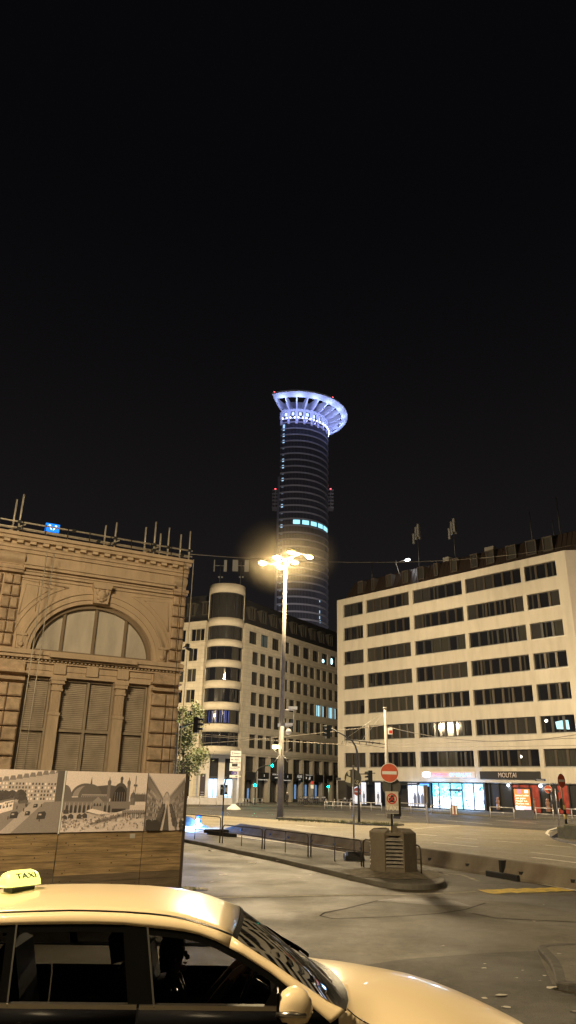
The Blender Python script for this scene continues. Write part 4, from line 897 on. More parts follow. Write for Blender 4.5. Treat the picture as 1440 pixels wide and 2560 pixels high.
# antennas on the roof behind the bay
for x, y0, y1 in ((549, 1452, 1424), (601, 1452, 1424)):
    q = AT(x, 1450, 101); z = q.z; M = MT(q.x, q.y, zcap-.4); o = MB(); o.cyl((0, 0, 0), (0, 0, z-zcap+3.2), .05); an = o.build('antenna', dsteel, cb, M)
    for dx, w in ((-.9, .07), (.75, .22)) if x < 560 else ((-.85, .4), (.85, .32)):
        mb = MB(); zz = z-zcap+.4; mb.box(dx-w, dx+w, -.1, .1, zz+1.3, zz+3.1, .05); mb.cyl((0, 0, zz+2.2), (dx, 0, zz+2.2), .04); mb.build('antenna_panel', mat('antenna grey', (0, 0, 0)), an, M)
    mb = MB(); mb.sphere((-.1, -.2, z-zcap+.8), .14, 8); mb.sphere((.35, -.2, z-zcap+.8), .14, 8); mb.build('fittings', steel, an, M)
# ================================================================== ROUND TOWER WITH LIT CROWN
random.seed(9)
TD = 344.0; tq = AT(741, 1100, TD); TC = Vector((tq.x, tq.y, 0)); TM = MT(TC.x, TC.y, 0, atan2(-TC.y, -TC.x))   # local +x faces the viewer
tw = empty('round_tower', TM, 'round skyscraper with a blue lit ring crown at its top', 'building')
m_tw = mat('tower granite bands', (.40, .37, .36), .6, var=.1, scale=.2)
m_tg = mat('tower window glass', (.075, .07, .072), .12, spec=.8)
m_twhite = mat('tower crown white', (.75, .75, .78), .6)
TR = 17.4; A0, A1 = radians(-28), radians(152)   # local angle 0 faces viewer; + is to the right? set sign below
SG = 1
def tp(r, a, z): return (r*cos(a), SG*r*sin(a), z)
def tband(mb, r0, r1, z0, z1, a0=A0, a1=A1, n=40, ztop0=None):
    P = []
    for k in range(n+1):
        a = a0+(a1-a0)*k/n; P.append([mb.vv(tp(r0, a, z0)), mb.vv(tp(r1, a, z0)), mb.vv(tp(r1, a, z1)), mb.vv(tp(r0, a, z1))])
    for A, B in zip(P, P[1:]):
        for i in range(4): mb.face([A[i], A[(i+1) % 4], B[(i+1) % 4], B[i]])
    mb.face(P[0]); mb.face(P[-1][::-1])
ZD = 186.5; FH = 3.6; NF = 46
mb = MB(); tband(mb, 0, TR-.35, 0, 181.5, n=48); mb.build('glass_shaft', m_tg, tw)
for k in range(NF):
    z = 179.2-FH*k; mb = MB(); tband(mb, TR-.36, TR, z, z+.75, n=48); mb.build('floor_band', m_tw, tw)
mb = MB()
for k in range(73): a = A0+(A1-A0)*k/72; tband(mb, TR-.4, TR-.2, 20, 179.2, a-.0022, a+.0022, 1)
o = mb.build('window_ribs', mat('tower mullion', (.2, .2, .23), .5), tw); o['kind'] = 'stuff'
# upper wall with two open rows of windows
mb = MB()
NB = 13; cells = [(A0+(A1-A0)*k/NB, A0+(A1-A0)*(k+1)/NB) for k in range(NB)]
tband(mb, TR-1, TR+.15, 181.4, 182.0, n=48); tband(mb, TR-1, TR+.15, 186.2, 187.3, n=48)
for k in range(NB+1):
    a = A0+(A1-A0)*k/NB; tband(mb, TR-1, TR+.14, 182.0, 186.2, a-.045, a+.045, 2); tband(mb, TR-.9, TR+.0, 178.6, 181.4, a-.035, a+.035, 2)
mb.build('upper_wall', m_twhite, tw)
mb = MB(); tband(mb, 0, TR-1.6, 181.6, 187.3, n=40); mb.build('upper_glass', m_tg, tw)
for i in range(8):
    a, b = cells[i]; mb = MB(); tband(mb, TR-1.55, TR-1.2, 184.2, 185.9, a+.08, b-.08, 3); mb.build('lit_window', mat('crown lit window', (.6, .7, 1), .4, emit=(.5, .65, 1), estr=1.5), tw)
# core above the roof terrace
mb = MB(); tband(mb, 0, 14.6, 187.3, 193.0, n=40); mb.build('crown_core', mat('crown panel', (.55, .55, .6), .6), tw)
# ring and fins
RI, RO, ZI, ZO, ZT = 24.7, 28.0, 190.1, 191.6, 192.4
mb = MB(); P = []; n = 60
for k in range(n+1):
    a = A0+(A1-A0)*k/n; P.append([mb.vv(tp(RI, a, ZI)), mb.vv(tp(RO, a, ZO)), mb.vv(tp(RO, a, ZT)), mb.vv(tp(RI, a, ZT-.2))])
for A, B in zip(P, P[1:]):
    for i in range(4): mb.face([A[i], A[(i+1) % 4], B[(i+1) % 4], B[i]])
mb.face(P[0]); mb.face(P[-1][::-1]); mb.build('crown_ring', m_twhite, tw)
for k in range(NB+1):
    a = A0+(A1-A0)*k/NB; t = .35; mb = MB(); u = Vector((-SG*sin(a)*0-sin(a), SG*cos(a), 0)).normalized()*t
    prof = [(TR-3, 187.3), (TR+.1, 187.31), (TR+3, 187.9), (RI+1.0, ZI+.5), (RI+.2, ZT-.4), (TR-3, 192.6)]
    A = [mb.vv(Vector(tp(r, a, z))+u) for r, z in prof]; B = [mb.vv(Vector(tp(r, a, z))-u) for r, z in prof]
    for i in range(6): mb.face([A[i], A[(i+1) % 6], B[(i+1) % 6], B[i]])
    mb.face(A[::-1]); mb.face(B); mb.build('crown_fin', m_twhite, tw)
# straight rear part with finned side wings
mb = MB(); tb = lambda r, a: (r*cos(a), SG*r*sin(a))
e0 = Vector(tb(1, A0)); e1 = Vector(tb(1, A1)); back = Vector(tb(1, A0-pi/2)) if False else Vector((-e0.y*SG, e0.x*SG))*-1
def rb_(w0, w1, d0, d1): return [tuple(e0*w1+back*d0), tuple(e0*w0+back*d0), tuple(e0*w0+back*d1), tuple(e0*w1+back*d1)]
mb.prism(rb_(-14, 15.5, .2, 2.2), 0, 150); mb.build('rear_block', mat('tower rear cladding', (.25, .24, .27), .6, var=.1), tw)
# small lit stair windows up the near edge
lw = mat('cool stair window', (.5, .8, 1), .4, emit=(.45, .72, 1), estr=.9); lw2 = mat('dim stair window', (.3, .4, .5), .4, emit=(.4, .5, .65), estr=.12)
for i in range(36):
    z = 180.4-FH*i+.9-(1.8 if i == 0 else 0); on = i in (0, 1, 2, 3, 6, 7, 9, 13, 16); mb = MB(); a = A0+.09; tband(mb, TR-.34, TR-.15, z-2.6, z-1.3 if not on else z-.9, a-.03, a+.03, 2); mb.build('stair_window', lw if on else lw2, tw)
zl = 180.4-FH*16
rowz = 179.2-FH*14
mlit = mat('cyan lit office window', (.4, .8, 1), .4, emit=(.35, .85, 1), estr=1.3, var=.2, scale=.6)
zrow = ZAT(740, 1292, TC-TC.normalized()*TR); kf = round((179.2-zrow)/FH); zz = 179.2-FH*kf
for t0, t1 in ((.17, .41), (.55, .8), (.93, 1.16), (1.3, 1.52), (1.66, 1.86), (2.0, 2.15)):
    pass
def ang_at(x, z):
    "local angle on the shaft seen at picture column x"
    best = None
    for k in range(400):
        a = A0+(pi*.62)*k/399; q = TM @ Vector(tp(TR, a, z)); v = q-EYE; px = 720+FPX*v.dot(_r)/v.dot(_f)
        if best is None or abs(px-x) < best[0]: best = (abs(px-x), a)
    return best[1]
for xa, xb in ((733, 750), (756, 773), (778, 792), (796, 807), (809.5, 816), (817, 819)):
    a, b = ang_at(xa, zz), ang_at(xb, zz)
    if b > a+.005: mb = MB(); tband(mb, TR-.34, TR-.1, zz-2.4, zz-.3, a, b, 6); mb.build('lit_window', mlit, tw)
for x, y in ((800, 1500), (800, 1515), (800, 1528), (800, 1542), (801, 1552)):
    z = ZAT(x, y, TC-TC.normalized()*TR*.7); a = ang_at(x, z); mb = MB(); tband(mb, TR-.3, TR-.1, z-.9, z+.5, a-.008, a+.008, 1); mb.build('glint_window', lw2 if y % 2 else lw, tw)
# side wings with red warning lamps
for sx, xpx in ((-1, 688), (1, 826)):
    q = AT(xpx, 1250, TD+2); z0, z1 = ZAT(xpx, 1272, q), ZAT(xpx, 1229, q); loc = TM.inverted() @ Vector((q.x, q.y, 0))
    mb = MB(); mb.box(loc.x-3, loc.x+3, loc.y-1.6, loc.y-1.2, z0, z1) if False else None
    for k in range(6): mb.box(loc.x-2.5, loc.x+2.5, loc.y-1.5, loc.y+1.5, z0+(z1-z0)*k/5-.3, z0+(z1-z0)*k/5+.3)
    mb.box(loc.x-2.5, loc.x+2.4, loc.y-.25+sx*0, loc.y+.25, z0, z1)
    sw = mb.build('side_wing', m_tw, tw); mb = MB(); mb.sphere((loc.x+2, loc.y-SG*0, z1+.5), .5, 8); mb.build('warning_lamp', mat('red warning lamp', (1, .1, .1), .4, emit=(1, .08, .1), estr=5), sw)
for x, y in ((686, 979), (830, 998), (866, 1044)):
    best = None
    for k in range(200):
        a = A0+(A1-A0)*k/199; q = TM @ Vector(tp(RO-.3, a, ZT+.5)); v = q-EYE; d = hypot(720+FPX*v.dot(_r)/v.dot(_f)-x, 1280-FPX*v.dot(_u)/v.dot(_f)-y)
        if best is None or d < best[0]: best = (d, a)
    mb = MB(); mb.sphere(tp(RO-.3, best[1], ZT+.3), .35, 8); mb.build('warning_lamp', mat('red warning lamp', (0, 0, 0)), tw)
# terrace floodlights that light the crown
tl = mat('terrace lamp lens', (.7, .8, 1), .3, emit=(.6, .75, 1), estr=8)
for k in range(26):
    a = A0+(A1-A0)*(k+.5)/26; mb = MB(); mb.sphere(tp(TR+.35, a, 182.1), .33, 8); mb.build('terrace_lamp', tl, tw)
for k in range(9):
    a = A0+(A1-A0)*(k+.5)/9; plight('flood', tw, TM @ Matrix.Translation(tp(TR+3.4, a, 183.0)), 520, (.25, .27, 1.0), .4)
    plight('flood', tw, TM @ Matrix.Translation(tp(TR+8.6, a, 187.2)), 1250, (.36, .48, 1.0), .4)

for dx in (-25, 30):  # unseen lights added before the tower, standing in for city glow on its shaft
    q = TC*(1-95/TC.length); plight('added_city_glow', tw, Matrix.Translation((q.x+dx, q.y, 36)), 70000, (.80, .76, .85), 2)
# ================================================================== STREET FURNITURE
random.seed(17)
m_conc = mat('weathered concrete', (.15, .125, .09), .9, var=.3, scale=2.5, bump=.6, bscale=12, damt=.6, dark=(.09, .075, .055), dscale=1.3, stretch=(1, 1, .5))
m_conc2 = mat('barrier concrete', (.20, .175, .135), .9, var=.22, scale=1.6, bump=.4, bscale=14, damt=.55, dark=(.13, .085, .06), dscale=1.1, stretch=(1, 1, .4))
def disc(mb, c, r, y0, y1, n=32, sz=1): mb.slab([(c[0]+r*cos(2*pi*k/n), c[1]+sz*r*sin(2*pi*k/n)) for k in range(n)], y0, y1)
def faceM(p, z=0, turn=0.0):
    "frame at p whose +y points to the viewer; x runs to the picture's left"
    v = Vector((-p[0], -p[1], 0)).normalized(); a = atan2(v.y, v.x)-pi/2+turn
    return MT(p[0], p[1], z, a)
m_signback = mat('dull sign back', (.17, .165, .15), .5, .5, var=.15)
def no_entry(mb_parent, M, x, z, r, name='no_entry_sign', par=None):
    mb = MB(); mb.m = 0; disc(mb, (x, z), r, .03, .045); mb.m = 1; disc(mb, (x, z), r*.94, .045, .048); mb.m = 0; mb.slab([(x-r*.78, z-r*.16), (x+r*.78, z-r*.16), (x+r*.78, z+r*.16), (x-r*.78, z+r*.16)], .048, .051)
    return mb.build(name, [whitep, mat('faded sign red', (.58, .10, .045), .45, var=.14, scale=6)], par, M)
# --- jersey barrier, one thing per module
def barrier_module(s0, s1, h0, h1, label, hook=False):
    p = BP(s0, 0); ang = atan2(bdir.y, bdir.x); M = MT(p[0], p[1], 0, ang); L = s1-s0; mb = MB()
    def sec(x, h): w = .12; return [(x, -.30, 0), (x, -.30, .08), (x, -.16, .28 if h > .4 else h*.6), (x, -.10, h-.03), (x, -.07, h), (x, .07, h), (x, .10, h-.03), (x, .16, .28 if h > .4 else h*.6), (x, .30, .08), (x, .30, 0)]
    st_ = [(0.0, h0)] + ([(2.2, h1)] if h0 < h1 else []) + ([(L-2.4, h0)] if h1 < h0 else []) + [(L, h1)]
    R_ = [[mb.vv(q) for q in sec(x, h)] for x, h in st_]
    for A, B in zip(R_, R_[1:]):
        for k in range(9): mb.face([A[k], B[k], B[k+1], A[k+1]])
    mb.face(R_[0]); mb.face(R_[-1][::-1])
    o = empty('concrete_barrier', M, label, 'barrier', 'concrete barrier modules along the carriageway'); mb.build('block', m_conc2, o)
    mb = MB(); x = .7
    while x < L-.4:
        for z in (.62, .2):
            if z < min(h0, h1)-.1 or (x > 2.4 and z < max(h0, h1)-.1 and x < L-2.4): mb.box(x-.06, x+.06, -.24 if z < .3 else -.14, -.10, z-.05, z+.05)
        x += 1.9
    if mb.v: mb.build('lifting_pockets', dsteel, o)
    return o
Sx = lambda x, y: (G(x, y)-BL).dot(bdir)
bH = .82
hB = [ZAT(656, 2071, BP(Sx(660, 2098), 0)), ZAT(1287, 2145, BP(Sx(1289, 2193), 0)), ZAT(1029, 2113, BP(Sx(1033, 2149), 0))]
bH = sum(hB)/3
cuts = [0, Sx(640, 2096), Sx(777, 2112), Sx(916, 2131), Sx(1080, 2158), Sx(1290, 2194)]
barrier_module(0.0, cuts[1]-.03, .12, bH, 'concrete barrier module with a ramped end, farthest left of the row')
barrier_module(cuts[1], cuts[2]-.03, bH, bH, 'concrete barrier module second from the far ramped end')
barrier_module(cuts[2], cuts[3]-.03, bH, bH, 'concrete barrier module behind the leaning grey sign post')
barrier_module(cuts[3], cuts[4]-.03, bH, bH, 'concrete barrier module just right of the vent shaft')
barrier_module(cuts[4], cuts[5]-.03, bH, bH, 'long concrete barrier module between the vent shaft and the dark joint')
barrier_module(cuts[5]+.0, cuts[5]+5.2, bH, .45, 'stained concrete barrier module sloping down at the right edge of the view')
p = BP(cuts[5]-.02, 0); mb = MB(); mb.box(-.55, .75, -.42, -.302, 0, .16, .02); mb.box(-.06, .04, -.32, .1, 0, bH-.02); o = tag(mb.build('barrier_joint', rubber, None, MT(p[0], p[1], 0, atan2(bdir.y, bdir.x))), 'dark rubber joint piece between the two nearest barrier modules', 'joint piece')
# --- tubular pedestrian railings on the island
def rail_seg(x0, y0, x1, y1, ytop, label, mid=True):
    a = G(x0, y0, .13); b = G(x1, y1, .13); h = ZAT(x0, ytop, a)-.13; h = 1.0 if not .6 < h < 1.4 else h; d = b-a; L = d.length; M = MT(a.x, a.y, .13, atan2(d.y, d.x)); r = .024
    o = empty('pedestrian_railing', M, label, 'railing', 'dark tubular railings on the traffic island')
    mb = MB(); c = .12; mb.tube([(0, 0, 0), (0, 0, h-c), (.03, 0, h-.04), (c, 0, h), (L-c, 0, h), (L-.03, 0, h-.04), (L, 0, h-c), (L, 0, 0)], r, 8); mb.build('hoop', m_rail, o)
    mb = MB(); mb.cyl((.0, 0, .42), (L, 0, .42), .017, n=6); mb.build('lower_rail', m_rail, o)
    if mid: mb = MB(); mb.cyl((L/2, 0, 0), (L/2, 0, h), .017, n=6); mb.build('middle_post', m_rail, o)
    return o
m_rail = mat('rusty dark rail paint', (.055, .045, .035), .5, .3, var=.4, scale=9)
rail_seg(430, 2090, 549, 2107, 2057, 'dark tubular railing nearest the timber hoarding')
rail_seg(556, 2108, 655, 2122, 2062, 'dark tubular railing just right of the thin signal pole')
rail_seg(661, 2123, 770, 2141, 2072, 'dark tubular railing in the middle of the island row')
rail_seg(777, 2142, 904, 2166, 2084, 'dark tubular railing running up to the grey sign post')
rail_seg(909, 2167, 1054, 2190, 2098, 'dark tubular railing ending behind the concrete vent shaft', False)
# --- concrete vent shaft
vc = G(984, 2190, .13); vd = Vector((vc.x, vc.y, 0)).normalized(); vctr = vc+vd*.67
Rv = .60/.9239*1.12; VM = faceM((vctr.x, vctr.y), .126, radians(4)); vs = empty('vent_shaft', VM, 'octagonal weathered concrete vent shaft with steel louvres on the traffic island', 'vent shaft')
ap_ = Rv*cos(pi/8); hw = Rv*sin(pi/8); VH = ZAT(965, 2083, vc)-.13
for k in range(8):
    M8 = VM @ Matrix.Rotation(k*pi/4, 4, 'Z')
    if k % 2 == 0:
        mb = MB(); mb.m = 0; mb.box(-hw, hw, ap_-.25, ap_-.13, 0, VH-.1); mb.m = 1; mb.box(-hw, hw, ap_-.129, ap_-.02, 0, .2); mb.box(-hw, hw, ap_-.129, ap_-.04, VH-.06, VH+.02); mb.build('louvre_back', [m_int, m_conc], vs, M8)
        mb = MB(); z = .24
        while z < VH-.12: mb.poly([(-hw+.03, ap_-.12, z+.06), (hw-.03, ap_-.12, z+.06), (hw-.03, ap_-.005, z), (-hw+.03, ap_-.005, z)]); mb.poly([(-hw+.03, ap_-.005, z), (hw-.03, ap_-.005, z), (hw-.03, ap_-.005, z-.018), (-hw+.03, ap_-.005, z-.02)]); z += .098
        mb.build('louvre_grille', mat('dull louvre steel', (.34, .31, .27), .45, .4, var=.3, scale=5), vs, M8)
    else:
        mb = MB(); e = .012
        pts = [(-hw-e, ap_-.2), (hw+e, ap_-.2), (hw, ap_+.0), (-hw, ap_+.0)]; top = [(-hw-e, ap_-.2), (hw+e, ap_-.2), (hw*.8, ap_-.02), (-hw*.8, ap_-.02)]
        A = [mb.vv((x, y, 0)) for x, y in pts]; B = [mb.vv((x, y, VH)) for x, y in pts]; C_ = [mb.vv((-hw-e, ap_-.2, VH+.10)), mb.vv((hw+e, ap_-.2, VH+.10)), mb.vv((hw*.9, ap_-.06, VH+.04)), mb.vv((-hw*.9, ap_-.06, VH+.04))]
        for P, Q in ((A, B), (B, C_)):
            for i in range(4): mb.face([P[i], P[(i+1) % 4], Q[(i+1) % 4], Q[i]])
        mb.face(C_); mb.build('concrete_pier', m_conc, vs, M8)
mb = MB(); mb.prism([((ap_-.2)*cos(k*pi/4+pi/8)*1.05, (ap_-.2)*sin(k*pi/4+pi/8)*1.05) for k in range(8)], VH-.12, VH-.02); mb.build('deck', m_conc, vs)
mb = MB()
for i in range(7): a = i*.9; mb.box(.28*cos(a)-.07, .28*cos(a)+.07, .22*sin(a)-.05, .22*sin(a)+.06, VH-.02, VH+.05+.06*(i % 3))
o = mb.build('loose_bricks', m_conc, vs)
# skirt of cement round the foot
mb = MB(); n = 30; rg = []
for (rr, z) in ((.7, .10), (.95, .07), (1.2, .03), (1.45, .006)):
    rg.append([mb.vv((rr*cos(2*pi*k/n)*(1+.12*sin(3*k)), rr*sin(2*pi*k/n)*(1+.1*cos(2*k)), z)) for k in range(n)])
for A, B in zip(rg, rg[1:]):
    for k in range(n): mb.face([A[k], B[k], B[(k+1) % n], A[(k+1) % n]])
tag(mb.build('cement_apron', m_dirt, None, MT(vctr.x, vctr.y, .13)), kind='structure')
# --- no entry sign and taxi ban sign on the vent shaft
sp = empty('no_entry_post', faceM((vctr.x, vctr.y), .126+VH-.02, 0), 'faded red no entry sign and taxi rank sign on a post above the vent shaft', 'road sign'); S_ = WM[sp.name]; zb0 = .126+VH-.02
def zr(x, y): return ZAT(x, y, vctr)-zb0
px_m = lambda p: FPX/((Vector((p[0], p[1], 1.5))-EYE).dot(_f))
pm = px_m(vctr); ptop = zr(966, 1905)
mb = MB(); mb.cyl((0, 0, 0), (0, 0, ptop), .03, n=10); mb.build('post', dsteel, sp)
zs = zr(966, 1932); no_entry(None, S_, .03, zs, 23.5/pm, par=sp)
mb = MB(); disc(mb, (-.03, zr(968, 1966)), 24/pm, -.06, -.045); mb.build('round_sign_back', m_signback, sp, S_ @ Matrix.Rotation(radians(14), 4, 'Z'))
zt_, zb_ = zr(968, 1978), zr(968, 2034); w2 = 16.5/pm; mb = MB(); mb.box(-w2-.02, w2-.02, .03, .05, zb_, zt_); mb.m = 1; mb.box(-w2+.012-.02, w2-.012-.02, .05, .053, zb_+.012, zt_-.012)
pz = mb.build('taxi_sign', [steel, mat('yellowed sign white', (.60, .53, .42), .6, var=.2, scale=5, damt=.35, dark=(.25, .2, .13), dscale=3)], sp)
zc_ = zt_-w2*1.05; mb = MB(); r = w2*.78; n = 28
for k in range(n):
    a, b = 2*pi*k/n, 2*pi*(k+1)/n; mb.slab([(-.02+r*cos(a), zc_+r*sin(a)), (-.02+r*cos(b), zc_+r*sin(b)), (-.02+.76*r*cos(b), zc_+.76*r*sin(b)), (-.02+.76*r*cos(a), zc_+.76*r*sin(a))], .053, .056)
for s in (1, -1): mb.slab([(-.02-s*r*.6-.02, zc_+r*.55), (-.02-s*r*.6+.02, zc_+r*.6), (-.02+s*r*.6+.02, zc_-r*.55), (-.02+s*r*.6-.02, zc_-r*.6)], .0565, .058)
mb.m = 1; mb.slab([(-.10, zc_-.1), (.06, zc_-.1), (.08, zc_), (.03, zc_+.03), (0, zc_+.1), (-.08, zc_+.1), (-.1, zc_+.0)], .0535, .0555)
mb.build('ring_symbol', [redp, black], pz, S_)
text('lettering', 'TAXI', .19, mat('sign letter white', (.8, .78, .72), .5), pz, S_ @ Matrix.Translation((-.02, .058, zb_+.15)) @ FLIP, .002, sx=.9)
mb = MB(); mb.box(-w2+.005-.02, w2-.005-.02, .0531, .0545, zb_+.02, zb_+.11); mb.build('dark_strip', mat('grey faded strip', (.2, .19, .2), .6), pz, S_)
mb = MB(); mb.box(-w2-.09, -w2+.14, -.1, -.03, zb_-.07, zt_-.18); mb.build('control_box', black, sp, S_)
# --- grey sign post with a round sign seen from behind, in a plastic foot
gp = G(885, 2150, .13); GM = faceM((gp.x, gp.y), .13); pm2 = px_m(gp); g = empty('sign_post', GM, 'thin grey post with the stickered back of a round sign, in a plastic foot', 'road sign')
zr2 = lambda x, y: ZAT(x, y, gp)-.13
mb = MB(); mb.cyl((0, 0, .1), (-.02, 0, zr2(893, 1913)), .03, n=10); mb.build('post', mat('lilac grey tube', (.45, .43, .46), .35, .6), g)
zc2 = zr2(892, 1946); r2 = 21.5/pm2; mb = MB(); disc(mb, (0, zc2), r2, -.06, -.045); sbk = mb.build('round_sign', mat('dark sign back', (.07, .07, .06), .5, .3), g)
mb = MB(); mb.slab([(r2*.9, zc2-.12), (r2*.3, zc2-.16), (r2*.25, zc2+.02), (r2*.75, zc2+.08)], -.044, -.042); mb.slab([(r2*.55, zc2+.1), (r2*.35, zc2+.08), (r2*.3, zc2+.24), (r2*.55, zc2+.27), (r2*.65, zc2+.2)], -.044, -.042); mb.build('stickers', mat('cream sticker', (.7, .66, .5), .6), sbk)
text('lettering', 'FST', .19, mat('cream sticker', (0, 0, 0)), sbk, GM @ Matrix.Translation((-.14, -.04, zc2-.12)) @ FLIP @ Matrix.Rotation(radians(200), 4, 'Y'), .002)
mb = MB(); mb.box(-.36, .30, -.2, .2, 0, .14, .03); mb.box(-.33, .28, -.17, .17, .141, .27, .04); ft = mb.build('rubber_foot', rubber, g); mb = MB(); mb.box(.31, .36, -.15, .19, .02, .22, .02); mb.box(.2, .28, .171, .2, .15, .25); mb.build('blue_end_cap', mat('blue grey plastic', (.12, .16, .38), .5), ft)
# --- thin pole with small signal boxes in a black foot
tp_ = G(554, 2092, .0); TM_ = faceM((tp_.x, tp_.y), 0); t = empty('pedestrian_signal', TM_, 'thin dark pole with a small two sided box, in a black foot by the railing', 'signal'); zr3 = lambda x, y: ZAT(x, y, tp_)
mb = MB(); mb.tube([(0, 0, .1), (-.0, 0, zr3(555, 1965)), (-.08, 0, zr3(557, 1948)), (-.2, 0, zr3(560, 1941))], .035, 8); mb.build('pole', dsteel, t)
z = zr3(555, 1974); mb = MB(); mb.box(.04, .19, -.1, .1, z-.26, z+.24, .02); mb.box(-.19, -.04, -.1, .1, z-.22, z+.24, .02); bx = mb.build('signal_box', black, t); mb = MB(); mb.box(-.17, -.06, .101, .11, z-.12, z+.1); mb.sphere((.115, .1, z+.06), .045, 8); mb.build('lens', whitep, bx)
mb = MB(); mb.box(-.75, .75, -.25, .25, 0, .18, .05); mb.box(-.35, .9, -.2, .2, .181, .34, .05); mb.build('foot', rubber, t)
# --- traffic signals
def head(mb, x, z, h, s=1, d=.0):
    w = h*.17; mb.box(x-w, x+w, d-.14, d+.14, z-h/2, z+h/2, .02)
    for k in range(3):
        zz = z+h*(.30-.3*k); n = 8
        for q in range(n):
            a, b = pi*q/n, pi*(q+1)/n; mb.poly([(x+w*.8*cos(a), d+.14, zz+w*.8*sin(a)), (x+w*.8*cos(b), d+.14, zz+w*.8*sin(b)), (x+w*.8*cos(b)+s*.0, d+.36, zz+w*.8*sin(b)-.02), (x+w*.8*cos(a), d+.36, zz+w*.8*sin(a)-.02)])
m_green = mat('green signal light', (.0, .8, .6), .4, emit=(.0, 1, .72), estr=26)
q = G(898, 2060); QM = faceM((q.x, q.y)); tl_ = empty('traffic_light', QM, 'dark traffic light mast with a curved arm, behind the grey sign post', 'traffic light'); zq = lambda x, y: ZAT(x, y, q); pq = px_m(q); xq = lambda x, y: (898-4*(2060-y)/240*.24*1-x)/pq
X = lambda x: (896-x)/pq
mb = MB(); mb.tube([(0, 0, 0), (0.02, 0, zq(893, 1900)), (X(893), 0, zq(893, 1879)), (X(889), 0, zq(889, 1865)), (X(882), 0, zq(882, 1853)), (X(863), 0, zq(863, 1840)), (X(828), 0, zq(828, 1821))], [.09, .08, .07, .06, .06, .05, .045], 10); mb.build('pole', mat('dark green grey mast', (.05, .05, .045), .5), tl_)
mb = MB(); head(mb, 0, 0, 34/pq); mb.build('signal_head', mat('signal housing', (.03, .035, .03), .5), tl_, QM @ Matrix.Translation((X(818), 0, zq(815, 1829))) @ Matrix.Rotation(radians(-62), 4, 'Z'))
mb = MB(); head(mb, 0, 0, 34/pq); mb.cyl((0, 0, .3), (-.3, -.3, .3), .03); mb.build('signal_head', mat('signal housing', (0, 0, 0)), tl_, QM @ Matrix.Translation((X(925), 0, zq(925, 1944))) @ Matrix.Rotation(radians(-75), 4, 'Z'))
mb = MB(); mb.cyl((X(893), 0, zq(893, 1935)), (X(921), 0, zq(921, 1935)), .035); mb.build('bracket', dsteel, tl_)
no_entry(None, QM, X(893), zq(893, 1979), 10/pq, 'no_entry_sign', tl_)
q = AT(437, 1940, 44); q.z = 0; QM = faceM((q.x, q.y)); tl2 = empty('traffic_light', QM, 'black traffic light seen side on, hanging left over the tree', 'traffic light'); zq2 = lambda x, y: ZAT(x, y, q); pq2 = px_m(q); X = lambda x: (438.5-x)/pq2
mb = MB(); mb.cyl((0, 0, 0), (0, 0, zq2(441, 1808)), .07, .06, 10); mb.build('pole', mat('pale mast', (.45, .43, .4), .5), tl2)
mb = MB(); mb.tube([(X(437), 0, zq2(437, 1821)), (X(455), 0, zq2(455, 1814)), (X(490), 0, zq2(490, 1804))], .04, 8); mb.build('arm', black, tl2)
mb = MB(); head(mb, 0, 0, 39/pq2); mb.build('signal_head', black, tl2, QM @ Matrix.Translation((X(485), 0, zq2(485, 1812))) @ Matrix.Rotation(radians(65), 4, 'Z'))
q = G(637, 2014); QM = faceM((q.x, q.y)); tl3 = empty('traffic_light', QM, 'traffic light with two green lamps, one on a curved arm, before the shopfronts', 'traffic light'); zq3 = lambda x, y: ZAT(x, y, q); pq3 = px_m(q); X = lambda x: (637-x)/pq3
mb = MB(); mb.tube([(0, 0, 0), (X(637), 0, zq3(637, 1940)), (X(639), 0, zq3(639, 1928)), (X(645), 0, zq3(645, 1919)), (X(660), 0, zq3(660, 1914)), (X(676), 0, zq3(676, 1914))], .07, 8); mb.build('pole', dsteel, tl3)
for i, (x, y) in enumerate(((678, 1914), (636, 1963))):
    W4 = QM @ Matrix.Translation((X(x), .0, zq3(x, y)+.3)); mb = MB(); head(mb, 0, 0, 1.0); h = mb.build('signal_head', black, tl3, W4); mb = MB(); mb.sphere((0, .16, -.3), .15, 10, (1, .5, 1)); mb.build('lens', m_green, h, W4); plight('glow', h, W4 @ Matrix.Translation((0, .5, -.3)), 30, (0, 1, .7), .1)
q = G(822, 2010); QM = faceM((q.x, q.y)); tl4 = empty('traffic_light', QM, 'green traffic light on a straight pole by the parked bicycles', 'traffic light'); zz_ = ZAT(820, 1963, q)
mb = MB(); mb.cyl((0, 0, 0), (0, 0, zz_+.5), .06); mb.build('pole', steel, tl4); W4 = QM @ Matrix.Translation((.08, .08, zz_+.1)); mb = MB(); head(mb, 0, 0, .95); mb.sphere((0, 0, .62), .15, 8); h = mb.build('signal_head', black, tl4, W4); mb = MB(); mb.sphere((0, .16, -.28), .14, 10, (1, .5, 1)); mb.build('lens', m_green, h, W4); plight('glow', h, W4 @ Matrix.Translation((0, .5, -.3)), 20, (0, 1, .7), .1)
